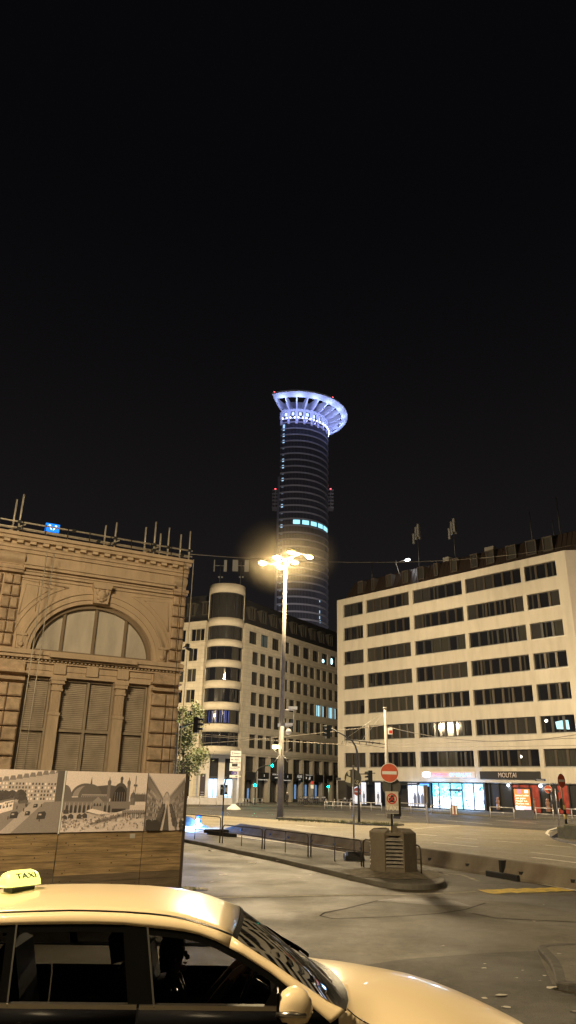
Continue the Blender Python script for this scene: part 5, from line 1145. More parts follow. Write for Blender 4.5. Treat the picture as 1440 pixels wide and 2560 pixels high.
# --- catenary mast and wires
q = G(972, 2046); QM = faceM((q.x, q.y)); cm = empty('catenary_mast', QM, 'grey overhead line mast with a cross bracket, rising behind the no entry sign', 'mast'); zc = lambda x, y: ZAT(x, y, q); pc = px_m(q); X = lambda x: (970-x)/pc
mb = MB(); mb.cyl((0, 0, 0), (.05, 0, zc(967, 1772)), .19, .12, 14); mb.cyl((.05, 0, zc(967, 1772)), (.05, 0, zc(967, 1768)), .17); mb.build('mast', mat('mast grey', (.36, .34, .31), .5, var=.15), cm)
mb = MB(); a = (X(867), 0, zc(867, 1848)); b = (X(969), 0, zc(969, 1861)); mb.cyl(a, b, .05); mb.cyl((a[0]*.95, 0, a[2]-.25), (b[0], 0, b[2]-.3), .025)
for k in range(7): t_ = k/6; xx = a[0]*(1-t_)+b[0]*t_; zz = a[2]*(1-t_)+b[2]*t_; mb.sphere((xx, 0, zz), .1, 6) if k in (0, 4, 5) else mb.cyl((xx, 0, zz), (xx, 0, zz-.3), .03)
for x in (858, 869, 928, 936): mb.tube([(X(x), 0, zc(x, 1852)), (X(x)+.08, 0, zc(x, 1856)), (X(x)+.1, 0, zc(x, 1862))], .02, 5)
mb.build('bracket', dsteel, cm)
mb = MB()
for x, y in ((860, 1850), (905, 1853)): mb.cyl((0, 0, zc(968, 1776)), (X(x), 0, zc(x, y)), .012, n=5)
mb.build('stay_wire', steel, cm)
mb = MB(); mb.box(X(986), X(974), .1, .14, zc(980, 1836), zc(980, 1820)); mb.m = 1; mb.box(X(985.5), X(977), .14, .145, zc(980, 1834), zc(980, 1826)); mb.build('small_plate', [whitep, redp], cm)
mb = MB(); mb.box(X(998), X(981), .1, .3, zc(990, 2052), zc(990, 2040)); mb.build('cabinet', mat('dark blue box', (.03, .03, .05), .5), cm)
m_wire = mat('overhead wire', (.32, .29, .24), .5, .4)
def wire(P, sag, r, label, nm='overhead_wire'):
    A, B = P; n = 24; mb = MB(); mb.tube([A.lerp(B, k/n)-Vector((0, 0, sag*4*(k/n)*(1-k/n))) for k in range(n+1)], r, 5)
    tag(mb.build(nm, m_wire), label, 'wire', 'overhead wires across the square')
wire((AT(470, 1385, 32.6), AT(1560, 1330, 66)), 1.35, .018, 'long thin span wire sagging from the scaffold corner across the lamp mast')
wire((AT(300, 1826, 75), AT(868, 1862, 57)), .05, .016, 'contact wire running left from the end of the mast bracket')
wire((AT(868, 1862, 57), AT(1500, 1843, 41)), .05, .016, 'contact wire running right from the mast bracket end, upper of the pair')
wire((AT(300, 1818, 77), AT(925, 1867, 58)), .05, .014, 'contact wire passing left under the mast bracket')
wire((AT(925, 1867, 58), AT(1500, 1862, 43)), .05, .014, 'contact wire passing right under the mast bracket, lower of the pair')
wire((AT(968, 1812, 55.6), AT(420, 1862, 95)), .25, .022, 'slack feeder wire from the mast top down to the left')
wire((AT(970, 1817, 55.6), AT(1560, 1812, 50)), 1.0, .022, 'slack feeder wire from the mast to the right edge')
# --- direction signs on a thick post with a cone shaped foot
q = G(584, 2024); QM = faceM((q.x, q.y)); ds = empty('direction_sign', QM, 'stack of white direction signs on a post with a conical white foot', 'road sign'); zd = lambda y: ZAT(584, y, q); pd = px_m(q); X = lambda x: (584-x)/pd
mb = MB(); mb.lathe([(.72, 0), (.68, .12), (.16, .5), (.12, .52)], (0, 0), 20); mb.build('foot', whitep, ds)
mb = MB(); mb.box(-.06, .06, -.08, .08, .5, zd(1876)); mb.box(-.22, .2, -.2, -.081, .5, zd(1944)); mb.build('post', steel, ds)
m_ink = mat('sign ink', (.03, .03, .03), .6)
def arrow(mb, x, z, s, dx, y):
    # dx: +1 towards the picture's left, -1 right, 0 up
    pts = [(-.5, -.09), (.1, -.09), (.1, -.32), (.5, 0), (.1, .32), (.1, .09), (-.5, .09)]
    P = [((x+dx*s*u, z+s*v) if dx else (x+s*v, z+s*u)) for u, v in pts]; mb.slab(P, y, y+.012)
for y0, y1, x0, x1, txt, ar in ((1877, 1890, 570.5, 597, 'Rebstock', 0), (1892.5, 1906, 570, 597, 'Messe', 1), (1908, 1927, 569, 597, 'Hauptbahn', -1), (1929, 1936.5, 574, 588, '', -1), (1937.5, 1944, 570, 592, '', -1)):
    mb = MB(); xa, xb = X(x1), X(x0); za, zb = zd(y1), zd(y0)
    if ar == -1 and y0 > 1936: mb.slab([(xa-.3, (za+zb)/2), (xa, za), (xb, za), (xb, zb), (xa, zb)], .09, .12)
    else: mb.box(xa, xb, .09, .12, za, zb)
    pn = mb.build('sign_panel', mat('blue violet sign', (.08, .06, .3), .5) if y0 == 1929 else whitep, ds)
    mb = MB(); arrow(mb, (xb-.22 if ar == 1 else (xa+.2 if ar == -1 else xb-.2)), (za+zb)/2, .26, ar if ar else 0, .121); pn2 = mb.build('arrow', whitep if y0 == 1929 else m_ink, pn)
    if y0 == 1908: mb = MB(); mb.box(X(589), X(575), .121, .13, zb-.32, zb-.05); mb.build('pictogram', m_ink, pn)
    if txt: text('lettering', txt, .18, m_ink, pn, QM @ Matrix.Translation(((xa+xb)/2-(.12 if ar != -1 else -.12), .125, (za+zb)/2-(.1 if y0 == 1908 else 0))) @ FLIP, .004)
# --- low white site wall and white railings across the street
def fence_panel(name, x0, y0, x1, y1, ytop, label, cat, group, solid, posts, m, zb=.1):
    a = G(x0, y0, zb); b = G(x1, y1, zb); d = b-a; L = d.length; h = ZAT(x0, ytop, a)-zb; M = MT(a.x, a.y, zb, atan2(d.y, d.x)); o = empty(name, M, label, cat, group)
    mb = MB(); mb.cyl((0, 0, h), (L, 0, h), .035, n=6); mb.build('top_rail', m, o)
    if solid: mb = MB(); mb.box(.05, L-.05, -.03, .03, .12, h-.1); mb.build('panel', mat('white site sheet', (.6, .58, .6), .6, var=.1), o)
    else: mb = MB(); mb.cyl((0, 0, h*.5), (L, 0, h*.5), .025, n=6); mb.build('middle_rail', m, o)
    for k in range(posts): mb = MB(); x = L*k/(posts-1); mb.cyl((x, -.0 if not solid else -.06, 0), (x, 0 if not solid else -.06, h), .035, n=6); mb.build('post', m, o)
    return o
m_gal = mat('pale galvanised rail', (.55, .53, .52), .4, .4)
fence_panel('site_wall', 440, 2014, 498, 2014, 1991, 'low pale site wall panel just past the hoarding, left one', 'site wall', None, True, 3, m_gal)
fence_panel('site_wall', 499, 2014, 583, 2015, 1991, 'low white site wall panel ending at the direction sign', 'site wall', None, True, 3, m_gal)
fence_panel('street_railing', 592, 2015, 622, 2014, 1997, 'white street railing right beside the direction sign', 'railing', None, False, 5, m_gal)
fence_panel('street_railing', 634, 2012, 655, 2010, 1997, 'short white street railing behind the twin green traffic light', 'railing', None, False, 3, m_gal)
c3 = lambda x, y: (820+.43056*x, 1650+.43056*y)
for pa, pb, yt, n, lb in (((-20, 865), (128, 870), 822, 4, 'street railing by the pair of parked bicycles'), ((132, 872), (312, 880), 824, 4, 'street railing in front of the lit posters, left of the vent shaft'), ((398, 882), (572, 895), 828, 3, 'street railing left of the bright blue shop window'), ((600, 896), (712, 903), 843, 2, 'faint street railing in front of the bright blue shop window'), ((945, 915), (1082, 922), 853, 2, 'street railing left of the orange advertising display'), ((1212, 926), (1312, 932), 858, 2, 'street railing right of the orange advertising display'), ((1345, 934), (1500, 945), 862, 3, 'street railing at the right edge behind the no entry post')):
    a = c3(*pa); b = c3(*pb); fence_panel('street_railing', a[0], a[1], b[0], b[1], c3(0, yt)[1], lb, 'railing', None, False, n, m_gal, .12)
# --- litter bin, display, thin poles
q = G(1137, 2038, .12); QM = faceM((q.x, q.y), .12); o = empty('litter_bin', QM, 'round litter bin with pale and brown stripes before the blue lit shop', 'bin'); h = ZAT(1137, 2013, q)-.12
mb = MB(); mb.lathe([(.27, 0), (.29, h*.5), (.30, h*.92), (.24, h)], (0, 0), 16); mb.build('body', mat('brown bin', (.28, .13, .09), .5, var=.3), o); mb = MB(); mb.box(.08, .2, .2, .31, .1, h*.9); mb.box(-.22, -.1, .2, .31, .1, h*.9); mb.build('stripes', whitep, o)
q = G(1312, 2046, .12); QM = faceM((q.x, q.y), .12, radians(-12)); zz = lambda y: ZAT(1312, y, q)-.12; k_ = 1/px_m(q); o = empty('advertising_display', QM, 'freestanding lit orange advertising display on a grey plinth', 'display')
mb = MB(); mb.box(-22*k_, 22*k_, -.25, .25, 0, zz(2025)); mb.build('plinth', mat('grey plinth', (.10, .10, .11), .5), o)
mb = MB(); mb.box(-23*k_, 23*k_, -.2, .2, zz(2025)+.002, zz(1969)); cs = mb.build('casing', black, o)
z0, z1 = zz(2024), zz(1973); mb = MB(); mb.box(-19*k_, 19*k_, .201, .215, z0, z1); mb.m = 1; mb.box(-19*k_, 19*k_, .2151, .22, z0, z0+.28); mb.m = 2; mb.box(-15*k_, -6*k_, .2151, .22, z1-.32, z1-.07); mb.m = 3; mb.box(2*k_, 12*k_, .2151, .219, z1-.38, z1)
mb.build('screen', [mat('orange screen', (.9, .25, .08), .4, emit=(1, .20, .045), estr=1.0), mat('pale screen band', (.8, .6, .7), .4, emit=(.85, .5, .6), estr=.9), mat('white screen logo', (1, 1, 1), .4, emit=(1, .8, .7), estr=1), mat('violet screen patch', (.5, .3, .5), .4, emit=(.4, .2, .3), estr=.8)], cs)
for i, tx in enumerate(('Jemand sollte', 'was gegen', 'Hunger tun.', 'Moment mal,', 'Du bist ja', 'jemand.')): text('lettering', tx, .215, mat('white screen letters', (1, 1, 1), .4, emit=(1, .9, .75), estr=1.6), cs, QM @ Matrix.Translation((17*k_, .225, z1-.52-i*.225)) @ FLIP, .002, 'LEFT')
def pole_thing(name, x, y, ytop, r, m, label, cat, zb=0.0):
    q = G(x, y, zb); M = faceM((q.x, q.y), zb); h = ZAT(x, ytop, q)-zb; o = empty(name, M, label, cat); mb = MB(); mb.cyl((0, 0, 0), (0, 0, h), r, n=8); mb.build('pole', m, o); return o, M, h, 1/px_m(q), q
o, M, h, k_, q = pole_thing('sign_pole', 1069, 2059, 1968, .045, m_gal, 'thin pale pole with a narrow sign seen edge on, before the shops', 'road sign')
mb = MB(); mb.box(-.25, .28, -.05, -.0, h-1.1, h+.15); mb.build('edge_on_sign', mat('brown grey sign back', (.14, .11, .09), .6), o, M @ Matrix.Rotation(radians(62), 4, 'Z'))
o, M, h, k_, q = pole_thing('street_name_post', 1384, 2047, 1944, .035, m_gal, 'post with street name plates and a small no entry sign, right of the display', 'road sign', .12)
zf = lambda y: ZAT(1378, y, q)-.12
for x0, x1, y0, y1, tx in ((1345, 1371, 1947.5, 1953, 'Karlstrasse'), (1383, 1396, 1957, 1961, 'Am Platz')):
    mb = MB(); mb.box((1380-x1)*k_, (1380-x0)*k_, .02, .04, zf(y1), zf(y0)); pn = mb.build('name_plate', mat('dark blue plate', (.02, .03, .09), .5), o, M); text('lettering', tx, .17, whitep, pn, M @ Matrix.Translation(((1380-(x0+x1)/2)*k_, .045, (zf(y0)+zf(y1))/2)) @ FLIP, .002, sx=.8)
no_entry(None, M, (1380-1374.5)*k_, zf(1973.5), 9.5*k_, 'no_entry_sign', o)
o, M, h, k_, q = pole_thing('crossing_sign', 1398, 2067, 1972, .03, mat('lilac grey tube', (0, 0, 0)), 'grey back of a crossed tram warning sign on a thin post', 'road sign', .14)
zc_ = ZAT(1391, 1995, q)-.14; mb = MB()
for s in (1, -1): mb.T = Matrix.Translation((.12, -.05+.02*s, zc_)) @ Matrix.Rotation(s*radians(33), 4, 'Y'); mb.box(-.07, .07, -.01, .01, -.62, .62)
mb.build('cross', mat('cross sign back', (.13, .13, .145), .5, .3), o, M)
# right no entry post and its concrete block
a, b = G(1413, 2099, .1), G(1500, 2108, .1); d = b-a; M = MT(a.x, a.y, .1, atan2(d.y, d.x)); hb = ZAT(1415, 2060, a)-.1
cbk = empty('concrete_block', M, 'big mossy concrete block on the island at the right edge', 'block'); mb = MB(); mb.box(0, d.length, 0, 1.6, 0, hb, .06); mb.build('block', mat('mossy concrete', (.13, .12, .07), .9, var=.35, scale=3, bump=.6, damt=.5, dark=(.08, .09, .04), dscale=1.5), cbk)
mb = MB(); mb.box(-.62, -.003, .1, 1.3, 0, hb*.82, .05); mb.build('step', mat('mossy concrete', (0, 0, 0)), cbk); mb = MB(); mb.poly([(-1.3, .2, .02), (-.63, .2, .02), (-.63, .2, .32)]); mb.poly([(-1.3, .2, .02), (-.63, .2, .32), (-.63, .9, .32), (-1.3, .9, .02)]); mb.build('rubber_wedge', rubber, cbk)
q = a+d.normalized()*.45+Vector((0, .5, 0)); M = faceM((q.x, q.y), .1+hb); o = empty('no_entry_post', M, 'no entry sign turned aside on a post with a yellow and black guard, right edge', 'road sign'); k_ = 1/px_m(q); zf = lambda y: ZAT(1415, y, q)-.1-hb
mb = MB(); mb.cyl((0, 0, 0), (.06, 0, zf(1936)), .04, n=10); mb.build('post', mat('olive grey tube', (.28, .26, .19), .5, .3), o)
no_entry(None, M @ Matrix.Rotation(radians(58), 4, 'Z'), .05, zf(1952), 17*k_, 'no_entry_sign', o)
mb = MB(); mb.m = 0; z = 0
for i in range(4): mb.m = i % 2; mb.cyl((0, .0, z), (0, 0, z+.23), .075, n=10); z += .232
mb.build('post_guard', [black, mat('yellow guard', (.7, .55, .2), .5)], o); mb = MB(); disc(mb, (.12, .95), .2, -.05, -.03, 20, 1.5); mb.build('round_sign_back', m_signback, o, M @ Matrix.Rotation(radians(50), 4, 'Z'))
# --- parked bicycles
def bicycle(first, p, rz, label, group, zb=.1):
    M = MT(p.x, p.y, zb, rz)
    if first: r = dup(first, M); r['label'] = label; return r
    r = empty('bicycle', M, label, 'bicycle', group); fr = mat('bicycle frame paint', (.22, .2, .2), .4, .3)
    for x in (-.5, .5):
        mb = MB(); n = 20; R0 = .33; P = [(x+R0*cos(2*pi*k/n), 0, .34+R0*sin(2*pi*k/n)) for k in range(n+1)]; mb.tube(P, .02, 5); w_ = mb.build('wheel', rubber, r)
        mb = MB()
        for k in range(6): a = pi*k/6; mb.cyl((x-.3*cos(a), 0, .34-.3*sin(a)), (x+.3*cos(a), 0, .34+.3*sin(a)), .004, n=3)
        mb.build('spokes', steel, w_)
    mb = MB(); 
    for a, b in (((-.5, 0, .34), (-.08, 0, .32)), ((-.08, 0, .32), (-.2, 0, .82)), ((-.2, 0, .75), (.36, 0, .8)), ((-.08, 0, .32), (.38, 0, .72)), ((-.5, 0, .34), (-.19, 0, .74)), ((.5, 0, .34), (.34, 0, .95))): mb.cyl(a, b, .022, n=6)
    mb.build('frame', fr, r); mb = MB(); mb.tube([(.26, .28, .98), (.36, .2, 1.0), (.33, 0, .98), (.36, -.2, 1.0), (.26, -.28, .98)], .018, 6); mb.build('handlebar', black, r); mb = MB(); mb.sphere((-.22, 0, .86), .13, 8, (1, .55, .3)); mb.build('saddle', black, r)
    mb = MB(); mb.box(-.75, -.35, -.08, .08, .72, .75); mb.build('carrier', dsteel, r); mb = MB(); mb.box(.45, .62, -.12, .12, .78, .98, .02); mb.build('basket', mat('pale basket', (.5, .5, .5), .5), r); return r
b0 = None
for i in range(9):
    p = G(749+i*7.4, 2012-i*.15, .1); b = bicycle(b0, p, radians(62+(-8 if i % 2 else 6)), 'bicycle parked in the dense rack before the dark shopfronts', 'bicycles in the rack before the shopfronts'); b0 = b0 or b
o = bicycle(b0, G(852, 2015, .1), radians(12), 'bicycle leaning left of its neighbour near the cream block corner', 'x'); del o['group']
o = bicycle(b0, G(871, 2016, .1), radians(40), 'bicycle standing right of its neighbour near the cream block corner', 'x'); del o['group']
for i, (x, y) in enumerate(((815, 2016), (818, 2019), (836, 2017), (845, 2018))):
    o, M, h, k_, q = pole_thing('bike_stand_post', x, y, y-20, .035, m_gal, 'short pale post near the green traffic light by the bicycles', 'post', .1); o['group'] = 'short pale posts near the bicycles'
o, M, h, k_, q = pole_thing('lamp_post', 843, 2013, 1946, .07, mat('mast grey', (0, 0, 0)), 'slim post with a dark box at its top, left of the cream block', 'post', .1); mb = MB(); mb.box(-.5, .15, -.1, .1, h-.2, h+.1, .03); mb.build('top_box', black, o)
o, M, h, k_, q = pole_thing('parking_sign', 780, 2012, 1954, .03, steel, 'small sign post with a round red sign and a white plate behind the bicycles', 'road sign', .1); mb = MB(); disc(mb, (0, h-.15), .2, .04, .05, 16); mb.build('round_sign', redp, o); mb = MB(); mb.box(-.2, .2, .04, .05, h-.85, h-.4); mb.build('plate', whitep, o)
# --- small tree beside the station corner
q = AT(452, 1990, 64); q.z = 0; TR_ = empty('street_tree', MT(q.x, q.y), 'slim leafy tree glowing green beyond the sandstone facade corner', 'tree')
zt1, zt0 = ZAT(460, 1762, q), ZAT(460, 1925, q); mb = MB(); mb.tube([(0, 0, 0), (.05, 0, zt0*.6), (-.05, .05, zt0), (0, 0, zt1*.75)], [.16, .13, .1, .03], 8)
rt = random.Random(5)
limbs = []
for k in range(9):
    a = rt.uniform(0, 2*pi); z0 = zt0*.85+(zt1-zt0)*k/11; z1 = z0+rt.uniform(.5, 1.5); r_ = rt.uniform(.6, 1.5); limbs.append((r_*cos(a), r_*sin(a), z1)); mb.tube([(0, 0, z0), (r_*.5*cos(a), r_*.5*sin(a), (z0+z1)/2+.1), limbs[-1]], [.05, .035, .012], 5)
mb.build('trunk', mat('bark', (.09, .07, .05), .9, var=.3, scale=6, bump=.6), TR_)
mb = MB(); m_leaf = mat('leaf green', (.12, .135, .06), .6, var=.4, scale=2); m_leaf2 = mat('leaf dark green', (.07, .10, .03), .6)
Hc = zt1-zt0; cl = limbs+[(rt.uniform(-1.2, 1.35), rt.uniform(-1.2, 1.2), zt0+Hc*(.02+.96*(k/26))) for k in range(27)]
for c in cl:
    f = (c[2]-zt0)/Hc; rad = .75 if f < .75 else .45
    for k in range(130):
        p = Vector((rt.gauss(0, 1), rt.gauss(0, 1), rt.gauss(0, .8)))*rad*.5+Vector(c)*1; s_ = rt.uniform(.08, .17); a = Vector((rt.uniform(-1, 1), rt.uniform(-1, 1), rt.uniform(-.6, .6))).normalized(); b = a.orthogonal().normalized(); mb.m = 0 if rt.random() < .6 else 1
        mb.poly([p-a*s_, p+b*s_*.5, p+a*s_, p-b*s_*.5])
mb.build('crown', [m_leaf, m_leaf2], TR_)
# --- grass tufts and rubble on the median
mb = MB(); rt = random.Random(8)
for k in range(900):
    t_ = rt.random(); x = 695+t_*300; y = 2049+t_*14+rt.uniform(-2, 2.5); p = G(x, y, .12); hgt = rt.uniform(.05, .22); a = rt.uniform(0, pi); mb.poly([(p.x-.02*cos(a), p.y-.02*sin(a), .11), (p.x+.02*cos(a), p.y+.02*sin(a), .11), (p.x+rt.uniform(-.08, .08), p.y+rt.uniform(-.08, .08), .12+hgt)])
tag(mb.build('grass', mat('dry grass', (.10, .11, .035), .8)), 'sparse grass and weeds growing along the median', 'grass', kind='stuff')
# ================================================================== TAXI
CAZ = radians(88); fx = Vector((sin(CAZ), cos(CAZ), 0)); ly = Vector((-fx.y, fx.x, 0)); d_ = ray(340, 2515); CP = EYE+d_*(5.35/hypot(d_.x, d_.y)); GZ = .2
CM = Matrix(((fx.x, ly.x, 0, CP.x), (fx.y, ly.y, 0, CP.y), (0, 0, 1, GZ), (0, 0, 0, 1)))
def cpx(x, y, off=0.0, lean=0.0):
    up = ly*lean+Vector((0, 0, 1)); n = fx.cross(up); d = ray(x, y); s = ((CP+ly*off-EYE).dot(n))/d.dot(n); q = EYE+d*s
    return Vector(((q-CP).dot(fx), (q-CP).dot(ly), q.z-GZ))
W_ = .93
m_car = mat('ivory car paint', (.66, .53, .33), .3, coat=.45, spec=.3)
m_trim = mat('gloss black trim', (.003, .003, .003), .25, spec=.01)
m_blk = mat('black door wrap', (.005, .005, .006), .3, spec=.03)
m_chr = mat('chrome trim', (.42, .39, .35), .28, 1.0)
def glassmat(name, tint, a):
    m = bpy.data.materials.new(name); m.use_nodes = True; nt = m.node_tree; o = nt.nodes['Material Output']; nt.nodes.remove(nt.nodes['Principled BSDF'])
    t = nn(nt, 'ShaderNodeBsdfTransparent'); t.inputs[0].default_value = (*tint, 1); g = nn(nt, 'ShaderNodeBsdfGlossy'); g.inputs['Roughness'].default_value = .02; g.inputs['Color'].default_value = (.9-a, .9-a, .9-a, 1)
    f = nn(nt, 'ShaderNodeFresnel'); f.inputs['IOR'].default_value = 1.52; mx = nn(nt, 'ShaderNodeMixShader'); L = nt.links.new; L(f.outputs[0], mx.inputs[0]); L(t.outputs[0], mx.inputs[1]); L(g.outputs[0], mx.inputs[2]); L(mx.outputs[0], o.inputs['Surface']); return m
m_glass = glassmat('tinted car glass', (.5, .5, .5), .3); m_glassr = glassmat('dark tinted rear glass', (.22, .22, .22), .2); m_wind = glassmat('windscreen glass', (.45, .47, .44), .68)
car = empty('taxi', CM, 'ivory taxi with black doors and a glowing yellow roof sign in the foreground', 'taxi')
def L3(pts, **k): return [cpx(*p, **k) for p in pts]
# edge of the roof (top of the pale side frame) and top of the side windows, near side, going forward
E_ = [Vector((-2.35, .34, 1.17)), Vector((-2.0, .30, 1.29)), Vector((-1.5, .24, 1.39))] + L3([(0, 2286), (90, 2283), (173, 2281), (240, 2282), (312, 2285), (370, 2289), (416, 2294), (460, 2302), (500, 2313), (540, 2327), (579, 2343)], lean=.42)
Wt = [Vector((-2.2, .26, 1.1)), Vector((-1.9, .24, 1.2)), Vector((-1.45, .20, 1.33))] + L3([(0, 2312), (90, 2310), (173, 2309), (240, 2309), (312, 2311), (370, 2317), (416, 2322), (460, 2327), (500, 2336), (539, 2350), (574, 2368)], lean=.42)
E2 = [E_[-1]]+L3([(608, 2363), (678, 2408), (747, 2457), (816, 2505), (851, 2521), (862, 2528)], lean=.42)
W2 = [Wt[-1]]+L3([(608, 2387), (678, 2432), (730, 2474), (786, 2522), (818, 2549), (826, 2558)], lean=.42)
mir = lambda p: Vector((p.x, 2*W_-p.y, p.z-(.045 if p.z > 1.2 else .02 if p.z > .99 else 0)))
def loft(mb, A, B, n=1, bulge=None):
    "quads between two curves of equal length"
    rows = []
    for k in range(n+1):
        t = k/n; rows.append([mb.vv(a.lerp(b, t)+(bulge(t, i) if bulge else Vector((0, 0, 0)))) for i, (a, b) in enumerate(zip(A, B))])
    for R0, R1 in zip(rows, rows[1:]):
        for i in range(len(A)-1): mb.face([R0[i], R0[i+1], R1[i+1], R1[i]])
    return rows
def solidify(o, t):
    md = o.modifiers.new('s', 'SOLIDIFY'); md.thickness = t; md.offset = 0; return o
def both(name, A, B, m, par=car, n=1, sm_=True, th=.0, bulge=None):
    mb = MB(); mb.smooth = sm_
    loft(mb, A, B, n, bulge); o = mb.build(name, m, par)
    mb = MB(); mb.smooth = sm_; loft(mb, [mir(p) for p in B], [mir(p) for p in A], n, (lambda t, i: (lambda v: Vector((v.x, -v.y, v.z)))(bulge(1-t, i))) if bulge else None); o2 = mb.build(name, m, par)
    for q in (o, o2):
        if th: solidify(q, th)
    return o, o2
bl = lambda t, i: Vector((0, -.012*sin(pi*t), .0))
both('side_frame', E_, Wt, m_car, n=3, th=.02, bulge=bl)
mb = MB(); mb.smooth = True; loft(mb, E2, W2, 3, bl); solidify(mb.build('windscreen_pillar', m_car, car), .02)
# roof drip channel
Gr = [p+Vector((0, .045, .006)) for p in E_]
both('roof_channel', Gr, E_, m_trim, n=1, th=.01)
# roof skin
cr = [(-2.35, 1.2), (-2.0, 1.335), (-1.5, 1.455)]
sil = L3([(0, 2225), (90, 2222), (180, 2220), (250, 2221), (312, 2223), (370, 2226), (416, 2231), (460, 2238), (500, 2248), (540, 2263), (572, 2281)], off=W_)
def zc_at(x):
    P = [Vector((a, 0, b)) for a, b in cr]+sil
    for a, b in zip(P, P[1:]):
        if a.x <= x <= b.x: return a.z+(b.z-a.z)*(x-a.x)/(b.x-a.x)
    return P[-1].z-(x-P[-1].x)*.45
NC = 16; mb = MB(); mb.smooth = True; rows = []
for p in Gr:
    R_ = []
    for k in range(NC+1):
        y = p.y+(2*W_-2*p.y)*k/NC; t = abs(k/NC*2-1); zc0 = max(zc_at(p.x), p.z+.01); q = 1-t**2.6
        xo = .035*(1-t*t) if p is Gr[-1] else 0
        R_.append(mb.vv((p.x+xo, y, p.z+(zc0-p.z)*q-(.0 if k <= NC/2 else .045*(t**3)))))
    rows.append(R_)
for R0, R1 in zip(rows, rows[1:]):
    for i in range(NC): mb.face([R0[i], R1[i], R1[i+1], R0[i+1]])
header = [Vector(mb.v[i]) for i in rows[-1]]; roofo = mb.build('roof', m_car, car); solidify(roofo, .01)
# windscreen between header and cowl
cow = [cpx(866, 2523, off=.06), cpx(872, 2497, off=.30), cpx(866, 2472, off=.5), cpx(849, 2444, off=.75), cpx(820, 2418, off=1.02), cpx(784, 2399, off=1.35), cpx(742, 2388, off=1.68)]
base = [cpx(851, 2521, off=.05), cpx(838, 2498, off=.32), cpx(820, 2468, off=.55), cpx(797, 2438, off=.82), cpx(775, 2413, off=1.08), cpx(752, 2394, off=1.4), cpx(728, 2379, off=1.66)]
def resample(P, n):
    L = [0]
    for a, b in zip(P, P[1:]): L.append(L[-1]+(b-a).length)
    out = []
    for k in range(n+1):
        s = L[-1]*k/n
        for i in range(len(P)-1):
            if s <= L[i+1]+1e-9: out.append(P[i].lerp(P[i+1], (s-L[i])/max(1e-9, L[i+1]-L[i]))); break
        else: out.append(P[-1].copy())
    return out
base_s = resample(base, NC); cow_s = resample(cow, NC)
bw = lambda t, i: Vector((.008, 0, .02))*sin(pi*t)*sin(pi*i/NC)
mb = MB(); mb.smooth = True; hd = [E_[-1]]+header[1:-1]+[mir(E_[-1])-Vector((0, 0, .03))]; loft(mb, hd, base_s, 10, bw); mb.build('windscreen', m_wind, car)
mb = MB(); mb.smooth = True; hd2 = [p+Vector((.005, 0, .006)) for p in hd]; e1 = [p.lerp(q, .05)+bw(.05, i)+Vector((.004, 0, .005)) for i, (p, q) in enumerate(zip(hd, base_s))]; loft(mb, hd2, e1, 1); mb.build('screen_seal', m_trim, car)
mb = MB(); mb.smooth = True; loft(mb, base_s, [b.lerp(c, .5)-Vector((0, 0, .012)) for b, c in zip(base_s, cow_s)], 1); loft(mb, [b.lerp(c, .5)-Vector((0, 0, .012)) for b, c in zip(base_s, cow_s)], cow_s, 1); mb.build('cowl', m_trim, car)
mb = MB(); mb.tube([hd[-1], base_s[-1]], .02, 6); mb.build('windscreen_pillar', m_trim, car)
# wipers
for i0, i1, t1 in ((1, 8, .12), (5, 12, .10)):
    mb = MB(); a = base_s[i0]+Vector((.03, 0, .03)); b = hd[i1].lerp(base_s[i1], 1-t1)+bw(.9, i1)+Vector((.01, 0, .025)); mb.tube([a, a.lerp(b, .3)+Vector((0, 0, .015)), b], .006, 6); mb.build('wiper', black, car)
# bonnet and front body: cross sections
hs = [cow_s[0].x, 1.42, 1.6, 1.8, 2.0, 2.2, 2.38, 2.52, 2.66, 2.78, 2.88]
sl = L3([(866, 2409), (940, 2422), (1021, 2436), (1102, 2460), (1182, 2491), (1247, 2520), (1295, 2543), (1315, 2558), (1330, 2575)], off=1.15)
def zh(x):
    P = sl
    if x <= P[0].x: return P[0].z+(P[0].x-x)*.08
    for a, b in zip(P, P[1:]):
        if a.x <= x <= b.x: return a.z+(b.z-a.z)*(x-a.x)/(b.x-a.x)
    return P[-1].z-(x-P[-1].x)*1.4
mb = MB(); mb.smooth = True; rows = []
NB_ = 24
def sec_front(x, first=False):
    zc0 = zh(x); out = []; fl = max(0, (x-2.0)/.8)**2*.22; zs_ = min(.84-.08*(x-1.3), zc0-.17)
    half = [(.05+fl, .25), (.0+fl, .45), (-.03+fl, min(.62, zs_-.2)), (-.02+fl, min(.78, zs_-.12)), (.01+fl, zs_-.04), (.05+fl, zs_+.02), (.13+fl, zs_+.065)]
    for u in (.3, .5, .7): half.append((u+fl*.5, zs_+.065+(zc0-zs_-.065)*(1-((.93-u)/.8)**2)**1))
    half.append((W_, zc0)); pts = half+[(2*W_-y, z) for y, z in half[:-1][::-1]]
    return [Vector((x, y, z)) for y, z in pts]
for x in hs:
    S0 = sec_front(x)
    if x == hs[0]:
        cs = resample(cow, len(S0)-13)
        for i, p in enumerate(cs): S0[6+i] = p
        for i in range(1, 6): S0[-1-i] = S0[-1-i]; S0[-1-i].x = min(S0[-1-i].x, cs[-1].x+.05*(6-i))
    rows.append([mb.vv(p) for p in S0])
R0s = sec_front(hs[0])
for R0, R1 in zip(rows, rows[1:]):
    for i in range(len(R0)-1): mb.face([R0[i], R1[i], R1[i+1], R0[i+1]])
